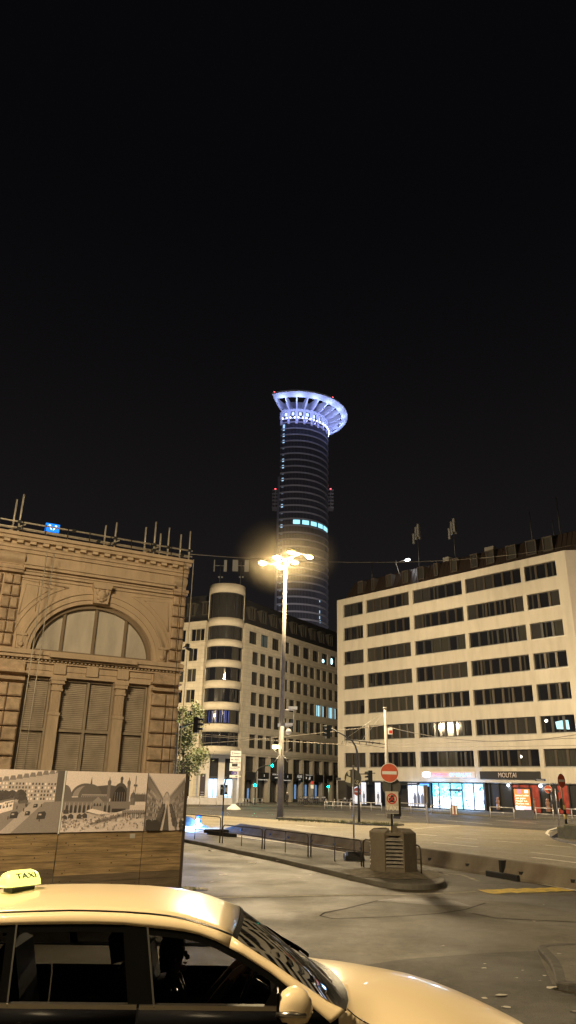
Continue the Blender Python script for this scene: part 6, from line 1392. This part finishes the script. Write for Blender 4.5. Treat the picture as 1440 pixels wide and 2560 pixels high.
# join the bonnet's rear edge back to the cowl
mb.face(rows[-1][::-1]); mb.smooth = False; mb.build('bonnet', m_car, car)
mb = MB(); mb.smooth = True; sw_ = [p+Vector((0, -.004, .004)) for p in sec_front(1.46)]; loft(mb, [E2[-1]+Vector((.01, .0, .0)), W2[-1], Vector((1.22, -.03, .80)), Vector((1.2, -.035, .6)), Vector((1.18, -.0, .3))], [sw_[6], sw_[5], sw_[3], sw_[2], sw_[0]], 4); solidify(mb.build('front_wing', m_car, car), .006)
mb = MB(); P = [cpx(868, 2523, off=.04), cpx(884, 2538, off=.02), cpx(902, 2551, off=.0), cpx(925, 2563, off=-.02)]; mb.tube([p+Vector((0, -.006, .004)) for p in P], .004, 5); mb.build('bonnet_gap', m_trim, car)
# doors and lower body
def side_panel(name, x0, x1, m, par=car, z1=.955, lab=None):
    out = []
    for s in (0, 1):
        mb = MB(); mb.smooth = True; P = [(-.0, z1), (-.035, .88), (-.04, .7), (-.02, .5), (.02, .32), (.06, .25)]
        for (ya, za), (yb, zb) in zip(P, P[1:]):
            q = [Vector((x0, ya, za)), Vector((x1, ya, za)), Vector((x1, yb, zb)), Vector((x0, yb, zb))]
            if s: q = [Vector((min(v.x, 1.1), 2*W_-v.y-.05, v.z*.86)) for v in q][::-1]
            mb.poly(q)
        o = mb.build(name, m, par); solidify(o, .02); out.append(o)
    return out
fd = side_panel('front_door', .02, 1.28, m_blk); rd = side_panel('rear_door', -.98, .005, m_blk); side_panel('rear_quarter', -2.55, -.995, m_blk)
for o, x in ((fd[0], .25), (rd[0], -.75)): mb = MB(); mb.tube([(x-.1, -.04, .82), (x-.08, -.075, .83), (x+.1, -.075, .83), (x+.12, -.04, .82)], .014, 6); mb.build('handle', m_chr, o)
for a, b, r_ in ((-2.3, 0.005, .0), (.02, 1.06, 0)):
    for s in (0, 1):
        mb = MB(); q = [Vector((a, -.008, .955)), Vector((b, -.008, .955)), Vector((b, -.012, .985)), Vector((a, -.012, .985)), Vector((a, .02, .99)), Vector((b, .02, .99))]
        if s: q = [mir(v) for v in q]
        mb.poly([q[0], q[1], q[2], q[3]]); mb.poly([q[3], q[2], q[5], q[4]]); mb.build('belt_trim', m_chr, car)
# glazing: black surrounds and panes on the leaning side plane
def zt_w(x):
    P = Wt+W2[1:]
    for a, b in zip(P, P[1:]):
        if a.x <= x <= b.x: return a.z+(b.z-a.z)*(x-a.x)/(b.x-a.x)
    return P[-1].z
def yl(z): return .0+(z-.97)*.42
def pane(name, xs0, xs1, m, inset=.0, n=14, xb=None):
    "glass from the belt up to the frame between two slanted edges"
    o2 = []
    for s in (0, 1):
        mb = MB(); mb.smooth = True; top = []; bot = []
        for k in range(n+1):
            t = k/n; xt = xs0[1]+(xs1[1]-xs0[1])*t; xb_ = xs0[0]+(xs1[0]-xs0[0])*t; z = max(.98, zt_w(xt)-inset); top.append(Vector((xt, yl(z)+.012, z))); bot.append(Vector((xb_, yl(.975)+.012, .975)))
        if s: top = [mir(p) for p in top]; bot = [mir(p) for p in bot]
        loft(mb, bot, top, 2); o2.append(mb.build(name, m, car))
    return o2
pane('rear_quarter_glass', (-1.9, -1.5), (-.86, -.92), m_glassr, .02); pane('rear_door_glass', (-.80, -.86), (-.05, -.13), m_glassr, .03); pane('front_door_glass', (.13, -.0), (1.08, .86), m_glass, .03)
def post(x0, x1, w, m, nm, out=0.0):
    for s in (0, 1):
        mb = MB(); q = []
        for x, z in ((x0-w, .97), (x0+w, .97), (x1+w, zt_w(x1)), (x1-w, zt_w(x1))): q.append(Vector((x, yl(z)-.002-out, z)))
        if s: q = [mir(v) for v in q]
        mb.poly(q); o = mb.build(nm, m, car); solidify(o, .008)
post(.035, -.07, .085, m_trim, 'door_pillar'); post(-.83, -.89, .03, m_trim, 'rear_pillar')
m_chd = mat('dull trim', (.10, .095, .085), .35, .8)
post(.115, .012, .006, m_chd, 'pillar_trim', .006); post(-.80, -.86, .005, m_chd, 'pillar_trim', .006)
for s in (0, 1):   # thick black header strip over the windows
    mb = MB(); A = [Vector((p.x, yl(p.z)-.001, p.z+.003)) for p in Wt+W2[1:]]; B = [Vector((p.x, yl(p.z-.045)-.003, p.z-.045)) for p in Wt+W2[1:]]
    if s: A = [mir(p) for p in A]; B = [mir(p) for p in B]
    loft(mb, A, B, 1); mb.build('window_surround', m_trim, car)
mb = MB(); tri = [Vector((.80, -.004, .975)), Vector((1.22, -.004, .972)), Vector((.93, yl(1.16)-.006, 1.16))]; mb.poly(tri); mb.build('mirror_base', m_trim, car)
# door mirror
c = cpx(722, 2512, off=-.16); mb = MB(); mb.smooth = True; n = 16
prof = [(-.115, .35), (-.10, .8), (-.06, 1.0), (-.01, .98), (.04, .82), (.075, .5), (.09, .1)]
R_ = []
for xx, sc_ in prof:
    ring_ = []
    for k in range(n):
        a = 2*pi*k/n; yy = .115*sc_*cos(a); zz = .105*sc_*sin(a); zz = max(zz*1.02, -.078)
        ring_.append(mb.vv((c.x+.035+yy*.95, c.y+xx*1.0, c.z+zz)))
    R_.append(ring_)
for A, B in zip(R_, R_[1:]):
    for k in range(n): mb.face([A[k], B[k], B[(k+1) % n], A[(k+1) % n]])
mb.face(R_[0]); mb.face(R_[-1][::-1])
mr = mb.build('door_mirror', m_car, car)
mb = MB(); mb.box(c.x-.075, c.x-.065, c.y-.085, c.y+.07, c.z-.08, c.z+.08); mb.build('mirror_frame', m_trim, mr)
mb = MB(); mb.tube([(c.x-.08, c.y-.085, c.z-.03), (c.x+.0, c.y-.122, c.z-.02), (c.x+.09, c.y-.10, c.z-.028), (c.x+.145, c.y-.03, c.z-.03)], [.012, .018, .016, .006], 8); mb.build('indicator_strip', m_chr, mr)
mb = MB(); mb.tube([(c.x, c.y+.06, c.z-.06), (c.x, -.01, c.z-.1)], .03, 8); mb.build('mirror_arm', m_trim, mr)
# wheels
for x in (-1.55, 1.72):
    for y in (.1, 2*W_-.1):
        mb = MB(); mb.cyl((x, y-.1, .325), (x, y+.1, .325), .325, n=28); wl = mb.build('wheel', rubber, car); mb = MB(); yo = y-.105 if y < W_ else y+.085; mb.cyl((x, yo, .325), (x, yo+.02, .325), .21, n=20); mb.build('rim', steel, wl)
mb = MB(); mb.box(-2.5, 2.6, .12, 1.74, .2, .34); mb.build('floor', black, car)
mb = MB(); mb.box(-2.72, -2.5, .1, 1.76, .3, .9, .05); mb.build('rear_bumper', m_blk, car)
mb = MB(); mb.smooth = True; loft(mb, [Vector((-2.35, .34+1.18*k/6, 1.17)) for k in range(7)], [Vector((-2.68, .08+1.7*k/6, .88)) for k in range(7)], 3); mb.build('boot', m_car, car)
for y in (.28, 2*W_-.28): mb = MB(); mb.sphere((2.72, y, .50), .13, 12, (1, 1.2, .5)); mb.build('headlight', mat('headlight glass', (.5, .5, .5), .1), car)
# interior: seats, dash, steering wheel
m_seat = mat('dark seat leather', (.03, .028, .026), .5)
def seat(x, y):
    mb = MB(); mb.box(x-.05, x+.45, y-.24, y+.24, .34, .55, .06); s = mb.build('seat', m_seat, car); mb = MB(); mb.T = Matrix.Translation((x-.05, y, .5)) @ Matrix.Rotation(radians(-14), 4, 'Y'); mb.box(-.07, .07, -.24, .24, 0, .62, .05); mb.build('backrest', m_seat, s); mb = MB(); mb.T = Matrix.Translation((x-.05, y, .5)) @ Matrix.Rotation(radians(-14), 4, 'Y'); mb.box(-.05, .05, -.13, .13, .66, .86, .04); mb.build('headrest', m_seat, s)
DXS = .12
seat(DXS-.1, .48); seat(DXS-.1, 1.38); seat(-1.0, .5); seat(-1.0, 1.36)
mb = MB(); mb.box(.88, 1.12, .15, 1.55, .55, .85, .06); mb.build('dashboard', m_seat, car)
mb = MB(); n = 24; swc = Vector((.72, 1.38, .82)); ax = Matrix.Rotation(radians(-64), 4, 'Y'); P = [swc+(ax @ Vector((.18*cos(2*pi*k/n), .18*sin(2*pi*k/n), 0))) for k in range(n+1)]; mb.tube(P, .014, 6); mb.cyl(swc, (1.0, 1.38, .68), .03); mb.tube([P[0], swc, P[12]], .015, 6); mb.build('steering_wheel', mat('blue sheen plastic', (.03, .035, .08), .25), car)
# taxi roof sign
sg = cpx(46, 2230, off=W_-.1); sz = zc_at(sg.x); MS = CM @ Matrix.Translation((sg.x, W_-.1, sz)) @ Matrix.Scale(.70, 4) @ Matrix.Rotation(radians(-38), 4, 'Z')
mb = MB(); mb.box(-.07, .085, -.14, .14, 0, .055, .01); ts = mb.build('roof_sign', black, car, MS); ts['label'] = 'glowing yellow roof sign'
mb = MB(); mb.smooth = True; sec = [(-.14, .045, .0), (-.128, .12, .0), (-.07, .19, 0), (0, .205, 0), (.06, .185, 0), (.125, .11, 0), (.138, .06, 0), (.06, .045, 0), (-.05, .045, 0)]
R_ = []
for y, k_ in ((-.21, .55), (-.19, .85), (-.12, 1), (.12, 1), (.19, .85), (.21, .55)): R_.append([mb.vv((x*k_, y, .05+(z-.05)*k_+.005)) for x, z, _q in sec])
for A, B in zip(R_, R_[1:]):
    for k in range(9): mb.face([A[k], A[(k+1) % 9], B[(k+1) % 9], B[k]])
mb.face(R_[0]); mb.face(R_[-1][::-1]); mb.build('lit_cover', mat('lit yellow plastic', (.9, .85, .1), .3, emit=(.9, .95, .28), estr=1.25), ts, MS)
text('lettering', 'TAXI', .085, black, ts, MS @ Matrix.Translation((.104, .0, .158)) @ Matrix.Rotation(radians(90), 4, 'Z') @ Matrix.Rotation(radians(-41), 4, 'X'), .004, sx=1.35)
mb = MB(); mb.sphere((-.07, -.1, .13), .04, 8); plight('sign_bulb', ts, MS @ Matrix.Translation((-.07, -.3, .12)), 1.0, (.95, 1, .25), .06)
# ================================================================== PEOPLE
def skin_mesh(name, J, Ed, mats, rule, subd=2):
    me = bpy.data.meshes.new(name); ks = list(J); me.from_pydata([J[k][0] for k in ks], [(ks.index(a), ks.index(b)) for a, b in Ed], []); o = bpy.data.objects.new(name, me); COL.objects.link(o)
    md = o.modifiers.new('k', 'SKIN'); sk = me.skin_vertices[0].data
    for i, k in enumerate(ks): r = J[k][1]; sk[i].radius = (r, r) if not isinstance(r, tuple) else r
    sk[0].use_root = True; o.modifiers.new('s', 'SUBSURF').levels = subd; dg = bpy.context.evaluated_depsgraph_get(); m2 = bpy.data.meshes.new_from_object(o.evaluated_get(dg)); bpy.data.objects.remove(o)
    m2.materials.clear(); [m2.materials.append(m) for m in mats]
    for p in m2.polygons: p.use_smooth = True; p.material_index = rule(p.center)
    return m2
m_skin = mat('skin', (.42, .24, .16), .5); m_hair = mat('dark hair', (.012, .01, .01), .6)
m_jack = mat('black leather jacket', (.05, .046, .042), .32, bump=.5, bscale=14)
DY = 1.38
def hand(J, Ed, key, wr, d, up, s=1.0):
    "palm and five unequal bent fingers from a wrist position"
    d = Vector(d).normalized(); up = Vector(up).normalized(); side = d.cross(up); wr = Vector(wr); J[key+'p'] = (wr+d*.055*s, .026*s); Ed.append((key, key+'p'))
    for i, (o, l) in enumerate(((-.030, .06), (-.011, .072), (.011, .068), (.029, .052))):
        a = wr+d*.09*s+side*o*s; b = a+(d*.6-up*.4).normalized()*l*.55*s; c = b+(d*.1-up*.9).normalized()*l*.5*s
        J[key+f'a{i}'] = (a, .011*s); J[key+f'b{i}'] = (b, .009*s); J[key+f'c{i}'] = (c, .008*s); Ed += [(key+'p', key+f'a{i}'), (key+f'a{i}', key+f'b{i}'), (key+f'b{i}', key+f'c{i}')]
    a = wr+d*.035*s-side*.035*s; b = a+(d*.6-side*.7).normalized()*.035*s; J[key+'t0'] = (a, .012*s); J[key+'t1'] = (b, .010*s); J[key+'t2'] = (b+d*.03*s-up*.01, .008*s); Ed += [(key+'p', key+'t0'), (key+'t0', key+'t1'), (key+'t1', key+'t2')]
hx = cpx(440, 2392, off=DY).x; hz = cpx(440, 2388, off=DY).z
print('HEAD', hx, hz)
hp_ = Vector((hx, DY, hz)); px = hx-.02; pel = Vector((px-.02, DY, .55))
J = {'pel': (pel, .15), 'ab': (pel+Vector((-.03, 0, .18)), .14), 'ch': (pel+Vector((-.04, 0, .36)), (.16, .19)), 'nb': (hp_+Vector((-.04, 0, -.20)), .065), 'nk': (hp_+Vector((-.015, 0, -.11)), .055), 'hd': (hp_+Vector((-.01, 0, .0)), .085), 'ht': (hp_+Vector((-.015, 0, .07)), .08)}
Ed = [('pel', 'ab'), ('ab', 'ch'), ('ch', 'nb'), ('nb', 'nk'), ('nk', 'hd'), ('hd', 'ht')]
for s, k in ((-1, 'r'), (1, 'l')):
    sh = hp_+Vector((-.06, s*.19, -.30)); el = sh+Vector((.20, s*.05, -.2)); wr = Vector((.60, DY+s*.15, .90)); hpj = pel+Vector((.05, s*.1, 0)); kn = Vector((px+.45, DY+s*.16, .56)); an = Vector((px+.72, DY+s*.12, .30))
    J.update({k+'s': (sh, .075), k+'e': (el, .055), k+'w': (wr, .035), k+'h': (hpj, .1), k+'k': (kn, .07), k+'a': (an, .05), k+'f': (an+Vector((.14, 0, .0)), .035)}); Ed += [('ch', k+'s'), (k+'s', k+'e'), (k+'e', k+'w'), ('pel', k+'h'), (k+'h', k+'k'), (k+'k', k+'a'), (k+'a', k+'f')]
    hand(J, Ed, k+'w', wr, (.6, -s*.1, .3), (0, -s, .3))
drv = empty('person', CM @ Matrix.Translation((px, DY, .34)), 'driver in a dark leather jacket sitting at the wheel of the taxi, facing right', 'person')
me = skin_mesh('body', J, Ed, [m_jack, m_skin, mat('dark trousers', (.02, .02, .03), .8)], lambda c: 1 if (c.z > hp_.z-.12 or c.x > .58 and c.z > .8) else (2 if c.z < .62 else 0)); link('body', me, drv, CM)
mb = MB(); H = hp_
def HV(x, y, z): return (H.x+x, H.y+y, H.z+z)
mb.sphere(HV(.092, 0, -.01), .017, 8, (1.3, .7, 1.3)); mb.sphere(HV(.078, 0, -.052), .02, 8, (.9, 1.2, .45)); mb.sphere(HV(.06, 0, -.085), .035, 10, (1, .9, .7)); mb.sphere(HV(.075, 0, .028), .03, 8, (.6, 1.6, .4)); mb.sphere(HV(.0, -.085, -.01), .025, 8, (.7, .35, 1.1)); mb.build('face', m_skin, drv, CM)
mb = MB(); mb.sphere(HV(.078, -.032, .008), .012, 8); mb.sphere(HV(.078, .032, .008), .012, 8); mb.build('eyes', mat('eye', (.1, .1, .1), .1), drv, CM)
mb = MB(); mb.sphere(HV(-.035, 0, .03), .108, 14, (1, .98, 1.05)); mb.sphere(HV(-.03, 0, .085), .09, 12, (1.15, .95, .7)); mb.sphere(HV(-.06, 0, -.03), .085, 12, (.9, 1, 1.1)); mb.build('hair', m_hair, drv, CM)
mb = MB(); 
for s in (-1, 1): mb.tube([HV(-.06, s*.06, -.12), HV(.03, s*.075, -.15), HV(.07, s*.05, -.24), HV(.08, s*.04, -.34)], [.03, .022, .026, .02], 8)
mb.build('collar', m_jack, drv, CM)
# pedestrian far across the street
q = G(717, 2015.5, .1); PMt = faceM((q.x, q.y), .1) @ Matrix.Rotation(radians(95), 4, 'Z') @ Matrix.Diagonal((.86, .86, .86, 1))
J = {'pel': ((0, 0, .92), .13), 'ab': ((.0, 0, 1.1), .13), 'ch': ((0, 0, 1.32), (.15, .17)), 'nb': ((.01, 0, 1.48), .06), 'nk': ((.02, 0, 1.53), .05), 'hd': ((.04, 0, 1.64), .09), 'ht': ((.04, 0, 1.71), .08)}
Ed = [('pel', 'ab'), ('ab', 'ch'), ('ch', 'nb'), ('nb', 'nk'), ('nk', 'hd'), ('hd', 'ht')]
for s, k in ((-1, 'r'), (1, 'l')):
    J.update({k+'s': (Vector((0, s*.18, 1.40)), .06), k+'e': (Vector((-.06*s, s*.22, 1.13)), .045), k+'w': (Vector((.12-.1*s, s*.21, .92)), .03), k+'h': (Vector((0, s*.09, .88)), .09), k+'k': (Vector((.1*s+.04, s*.09, .5)), .06), k+'a': (Vector((.24*s-.06, s*.09, .09)), .042), k+'f': (Vector((.24*s+.1, s*.09, .05)), .035)})
    Ed += [('ch', k+'s'), (k+'s', k+'e'), (k+'e', k+'w'), ('pel', k+'h'), (k+'h', k+'k'), (k+'k', k+'a'), (k+'a', k+'f')]; hand(J, Ed, k+'w', J[k+'w'][0], (.2, 0, -1), (0, s, 0))
ped = empty('person', PMt, 'person in dark clothes with a pale cap walking past the far shopfronts', 'person')
link('body', skin_mesh('body', J, Ed, [mat('dark coat', (.02, .02, .022), .8), m_skin], lambda c: 1 if (c.z > 1.56 or abs(c.y) > .18 and c.z < .93 and c.z > .7) else 0), ped, PMt)
mb = MB(); mb.sphere((.035, 0, 1.70), .115, 10, (1, .95, .75)); mb.box(.08, .2, -.07, .07, 1.68, 1.70); mb.build('cap', whitep, ped)
mb = MB(); mb.sphere((.135, 0, 1.63), .02, 6); mb.sphere((.12, -.03, 1.655), .012, 6); mb.sphere((.12, .03, 1.655), .012, 6); mb.build('face', m_skin, ped)
# ================================================================== BLUE WHITE WARNING LAMP ON THE FAR BARRIER
se = Sx(491, 2069.5)
barrier_module(se-9.0, se, bH, .12, 'concrete barrier module with a ramped end under the glaring blue lamp')
sl_ = Sx(476, 2067.5); p = BP(sl_, 0); wlM = MT(p[0], p[1], bH, atan2(bdir.y, bdir.x)); zl_ = ZAT(476, 2053, p)-bH
wlp = empty('warning_lamp', wlM, 'glaring blue white warning lamp on top of the barrier at the hoarding edge', 'lamp')
mb = MB(); mb.box(-.16, .16, -.1, .1, 0, .16, .02); mb.cyl((0, 0, .16), (0, 0, zl_), .03); mb.cyl((-.13, 0, zl_), (.13, 0, zl_), .11, n=14); mb.build('housing', mat('lamp housing blue', (.02, .05, .2), .5), wlp)
mb = MB(); mb.sphere((0, -.1, zl_), .17, 14, (1, .55, 1)); mb.build('lens', mat('glaring blue lens', (1, 1, 1), .2, emit=(.35, .75, 1), estr=45), wlp)
for dx, dy, e in ((.3, -.6, 1500), (1.4, -1.0, 1300)): plight('beam', wlp, wlM @ Matrix.Translation((dx, dy, zl_)), e, (.10, .34, 1.0), .15)
# ================================================================== LAMPS
SOD = (1.0, .77, .45)
m_lens = mat('lit lamp lens', (1, .9, .6), .3, emit=(1.0, .66, .13), estr=7)
def lamp_light(name, parent, M, power, col=SOD, rad=.15, spot=None, blend=.6):
    l = bpy.data.lights.new(name, 'SPOT' if spot else 'POINT'); l.energy = power; l.color = col; l.shadow_soft_size = rad
    if spot: l.spot_size = spot; l.spot_blend = blend
    return link(name, l, parent, M)
BAR = Vector((1.3, -1.7, 0)).normalized()
def mast_lamp(x, y, H, label, power, rz=0.0, first=None, base_z=0.0, group='six headed lamp masts'):
    M = MT(x, y, base_z, rz)
    if first: r = dup(first, M); r['label'] = label; return r
    r = empty('mast_lamp', M, label, 'street lamp', group)
    mb = MB(); mb.cyl((0, 0, 0), (0, 0, 7), .27, .21, 16); mb.cyl((0, 0, 7), (0, 0, H), .205, .12, 16)
    mb.build('mast', mat('mast paint', (.24, .22, .19), .5, var=.2, scale=3), r)
    L = BAR*2.15; mb = MB(); mb.cyl((-L.x, -L.y, H), (L.x, L.y, H), .07, n=8)
    mb.cyl((0, 0, H-.9), (L.x*.5, L.y*.5, H-.05), .03, n=6); mb.cyl((0, 0, H-.9), (-L.x*.5, -L.y*.5, H-.05), .03, n=6); mb.build('crossbar', dsteel, r)
    side = Vector((-BAR.y, BAR.x, 0))
    for t in (-1, 0, 1):
        for s in (-1, 1):
            c = L*t + side*s*.98; c.z = H-.02; ang = atan2(side.y*s, side.x*s)
            W_ = M @ Matrix.Translation(c) @ Matrix.Rotation(ang, 4, 'Z')
            mb = MB(); mb.m = 0; mb.cyl((-.95, 0, .02), (-.35, 0, .06), .035, n=6)
            mb.box(-.4, .45, -.2, .2, 0, .14, .04); mb.m = 1; h = mb.build('luminaire', [dsteel, m_lens], r, W_)
            mb = MB(); mb.T = Matrix.Diagonal((1, .55, .45, 1)); mb.sphere((.03, 0, -.02), .44, 14); mb.build('lens', m_lens, h, W_)
            lamp_light('bulb', h, W_ @ Matrix.Translation((.03, 0, -.3)), power, rad=.25)
    return r
lp = G(700, 2045); LH = ZAT(707, 1398, lp)
m1 = mast_lamp(lp.x, lp.y, LH, 'tall lamp mast with six glowing heads standing on the median', 10500)
# traffic cameras and fittings on the mast
mb = MB(); z = ZAT(715, 1775, lp)
mb.cyl((.2, 0, z), (1.0, -.1, z), .04); mb.box(.5, 1.25, -.25, .0, z+.05, z+.28); mb.box(.25, .9, -.2, .1, z-1.25, z-1.05); mb.cyl((.2, 0, z-1.3), (.8, 0, z-1.3), .03); mb.sphere((.55, -.1, z-1.75), .26, 12); mb.box(-.35, -.1, -.15, .15, z-1.35, z-1.1)
mb.cyl((.95, -.1, z-1.1), (.95, -.1, z), .03); mb.build('camera_cluster', whitep, m1)
mb = MB(); z = ZAT(700, 1888, lp)
for a in range(8): mb.cyl((.2*cos(a*pi/4), .2*sin(a*pi/4), z), (.75*cos(a*pi/4), .75*sin(a*pi/4), z-.5 if a % 2 else z+.55), .03, n=5)
mb.build('climb_guard', steel, m1)
mb = MB(); z = ZAT(700, 1868, lp); mb.box(-.75, -.2, -.2, .0, z-.1, z+.15); mb.sphere((-.5, -.2, z), .17, 10); mb.build('small_lamp', mat('small lit lamp', (1, 1, .8), .3, emit=(1, .85, .45), estr=8), m1)
lamp_light('bulb', m1, WM[m1.name] @ Matrix.Translation((-.5, -.6, z)), 25)
# unseen copies of the mast, added for their light on facades and ground
def added_mast(x, y, lb, k, H=1.0):
    M = MT(x, y, 0, radians(20*x % 90)) @ Matrix.Diagonal((1, 1, H, 1)); r = dup(m1, M); r['label'] = lb
    for h in r.children:
        for c in h.children:
            if c.type == 'LIGHT': c.data = c.data.copy(); c.data.energy *= k
    return r
added_mast(33, 62, 'lamp mast with six heads added beyond the frame on the right, lighting the cream block', .24, .38)
added_mast(13, -9, 'lamp mast with six heads added behind the viewer to the right as weak fill light', .035)
added_mast(-9, 2.5, 'lamp mast with six heads added beyond the frame left of the taxi, lighting facade and hoarding', .43, .65)
added_mast(-20, 84, 'lamp mast with six heads added unseen beyond the sandstone facade, lighting the left wing', .36, .6)
HALO_DENSITY = .0055
# ================================================================== CAMERA, LIGHT
cam = bpy.data.cameras.new('camera'); co = bpy.data.objects.new('camera', cam); COL.objects.link(co)
cam.sensor_fit = 'HORIZONTAL'; cam.sensor_width = 36; cam.lens = 36*FPX/1440; cam.clip_start = .1; cam.clip_end = 3000
R3 = Matrix((_r, _u, -_f)).transposed(); co.matrix_world = Matrix.Translation(EYE) @ R3.to_4x4(); scene.camera = co
w = bpy.data.worlds.new('World'); scene.world = w; w.use_nodes = True; nt = w.node_tree; bg = nt.nodes['Background']
sky = nn(nt, 'ShaderNodeTexSky', sky_type='NISHITA'); sky.sun_disc = False; sky.sun_elevation = radians(-6); sky.sun_rotation = radians(200)
bg.inputs['Strength'].default_value = .0025
mxs = nn(nt, 'ShaderNodeMix', data_type='RGBA'); mxs.inputs['Factor'].default_value = 1; mxs.inputs['A'].default_value = (0, 0, 0, 1)
bg.inputs['Color'].default_value = (1.0, .95, 1.0, 1)
scene.view_settings.view_transform = 'Standard'; scene.view_settings.look = 'None'; scene.view_settings.exposure = 0; scene.view_settings.gamma = 1
scene.cycles.use_denoising = True; scene.cycles.max_bounces = 6; scene.cycles.diffuse_bounces = 3; scene.cycles.glossy_bounces = 3; scene.cycles.sample_clamp_indirect = 4

# night sky: nearly black, slightly lighter low down where the city lights it
tcw = nn(nt, 'ShaderNodeTexCoord'); spx = nn(nt, 'ShaderNodeSeparateXYZ'); nt.links.new(tcw.outputs['Generated'], spx.inputs[0]); rpw = nn(nt, 'ShaderNodeMapRange'); nt.links.new(spx.outputs['Z'], rpw.inputs['Value'])
rpw.inputs['From Min'].default_value = 0; rpw.inputs['From Max'].default_value = .75; rpw.interpolation_type = 'SMOOTHSTEP'
mxs.inputs['A'].default_value = (.0125, .0110, .0112, 1); mxs.inputs['B'].default_value = (.0022, .0020, .0026, 1); nt.links.new(rpw.outputs[0], mxs.inputs['Factor']); nt.links.new(mxs.outputs['Result'], bg.inputs['Color']); bg.inputs['Strength'].default_value = 1.0
nt.nodes.remove(sky)
# scattering volume added to imitate the glare halo round the lamp heads
mb = MB(); mb.smooth = True; mb.sphere((0, 0, 0), 6.5, 24, (1, 1, .72)); mi = mb.build('lamp_mist', None, None, MT(lp.x, lp.y, LH+.3)); mi.data.materials.clear()
m = bpy.data.materials.new('halo_mist'); m.use_nodes = True; nt = m.node_tree; nt.nodes.remove(nt.nodes['Principled BSDF']); pv = nn(nt, 'ShaderNodeVolumePrincipled'); pv.inputs['Color'].default_value = (1, .86, .55, 1); pv.inputs['Anisotropy'].default_value = .2
tc = nn(nt, 'ShaderNodeTexCoord'); ln = nn(nt, 'ShaderNodeVectorMath', operation='LENGTH'); sc_ = nn(nt, 'ShaderNodeVectorMath', operation='MULTIPLY'); sc_.inputs[1].default_value = (1, 1, 1.38); L = nt.links.new
L(tc.outputs['Object'], sc_.inputs[0]); L(sc_.outputs[0], ln.inputs[0]); r1 = nn(nt, 'ShaderNodeMapRange'); r1.interpolation_type = 'SMOOTHSTEP'; r1.inputs['From Min'].default_value = 5.2; r1.inputs['From Max'].default_value = 0; r1.inputs['To Max'].default_value = HALO_DENSITY; L(ln.outputs['Value'], r1.inputs['Value'])
nz = nn(nt, 'ShaderNodeTexNoise'); nz.inputs['Scale'].default_value = .35; nz.inputs['Detail'].default_value = 3; L(tc.outputs['Object'], nz.inputs['Vector']); r2_ = nn(nt, 'ShaderNodeMapRange'); r2_.inputs['From Min'].default_value = .35; r2_.inputs['From Max'].default_value = .65; r2_.inputs['To Min'].default_value = .45; L(nz.outputs['Fac'], r2_.inputs['Value'])
mm = nn(nt, 'ShaderNodeMath', operation='MULTIPLY'); L(r1.outputs[0], mm.inputs[0]); L(r2_.outputs[0], mm.inputs[1]); L(mm.outputs[0], pv.inputs['Density']); L(pv.outputs[0], nt.nodes['Material Output'].inputs['Volume']); mi.data.materials.append(m)
tag(mi, 'added scattering volume imitating the glare round the heads of the tall lamp mast', 'halo_mist', kind='stuff'); scene.cycles.volume_bounces = 0; scene.cycles.volume_step_rate = 2
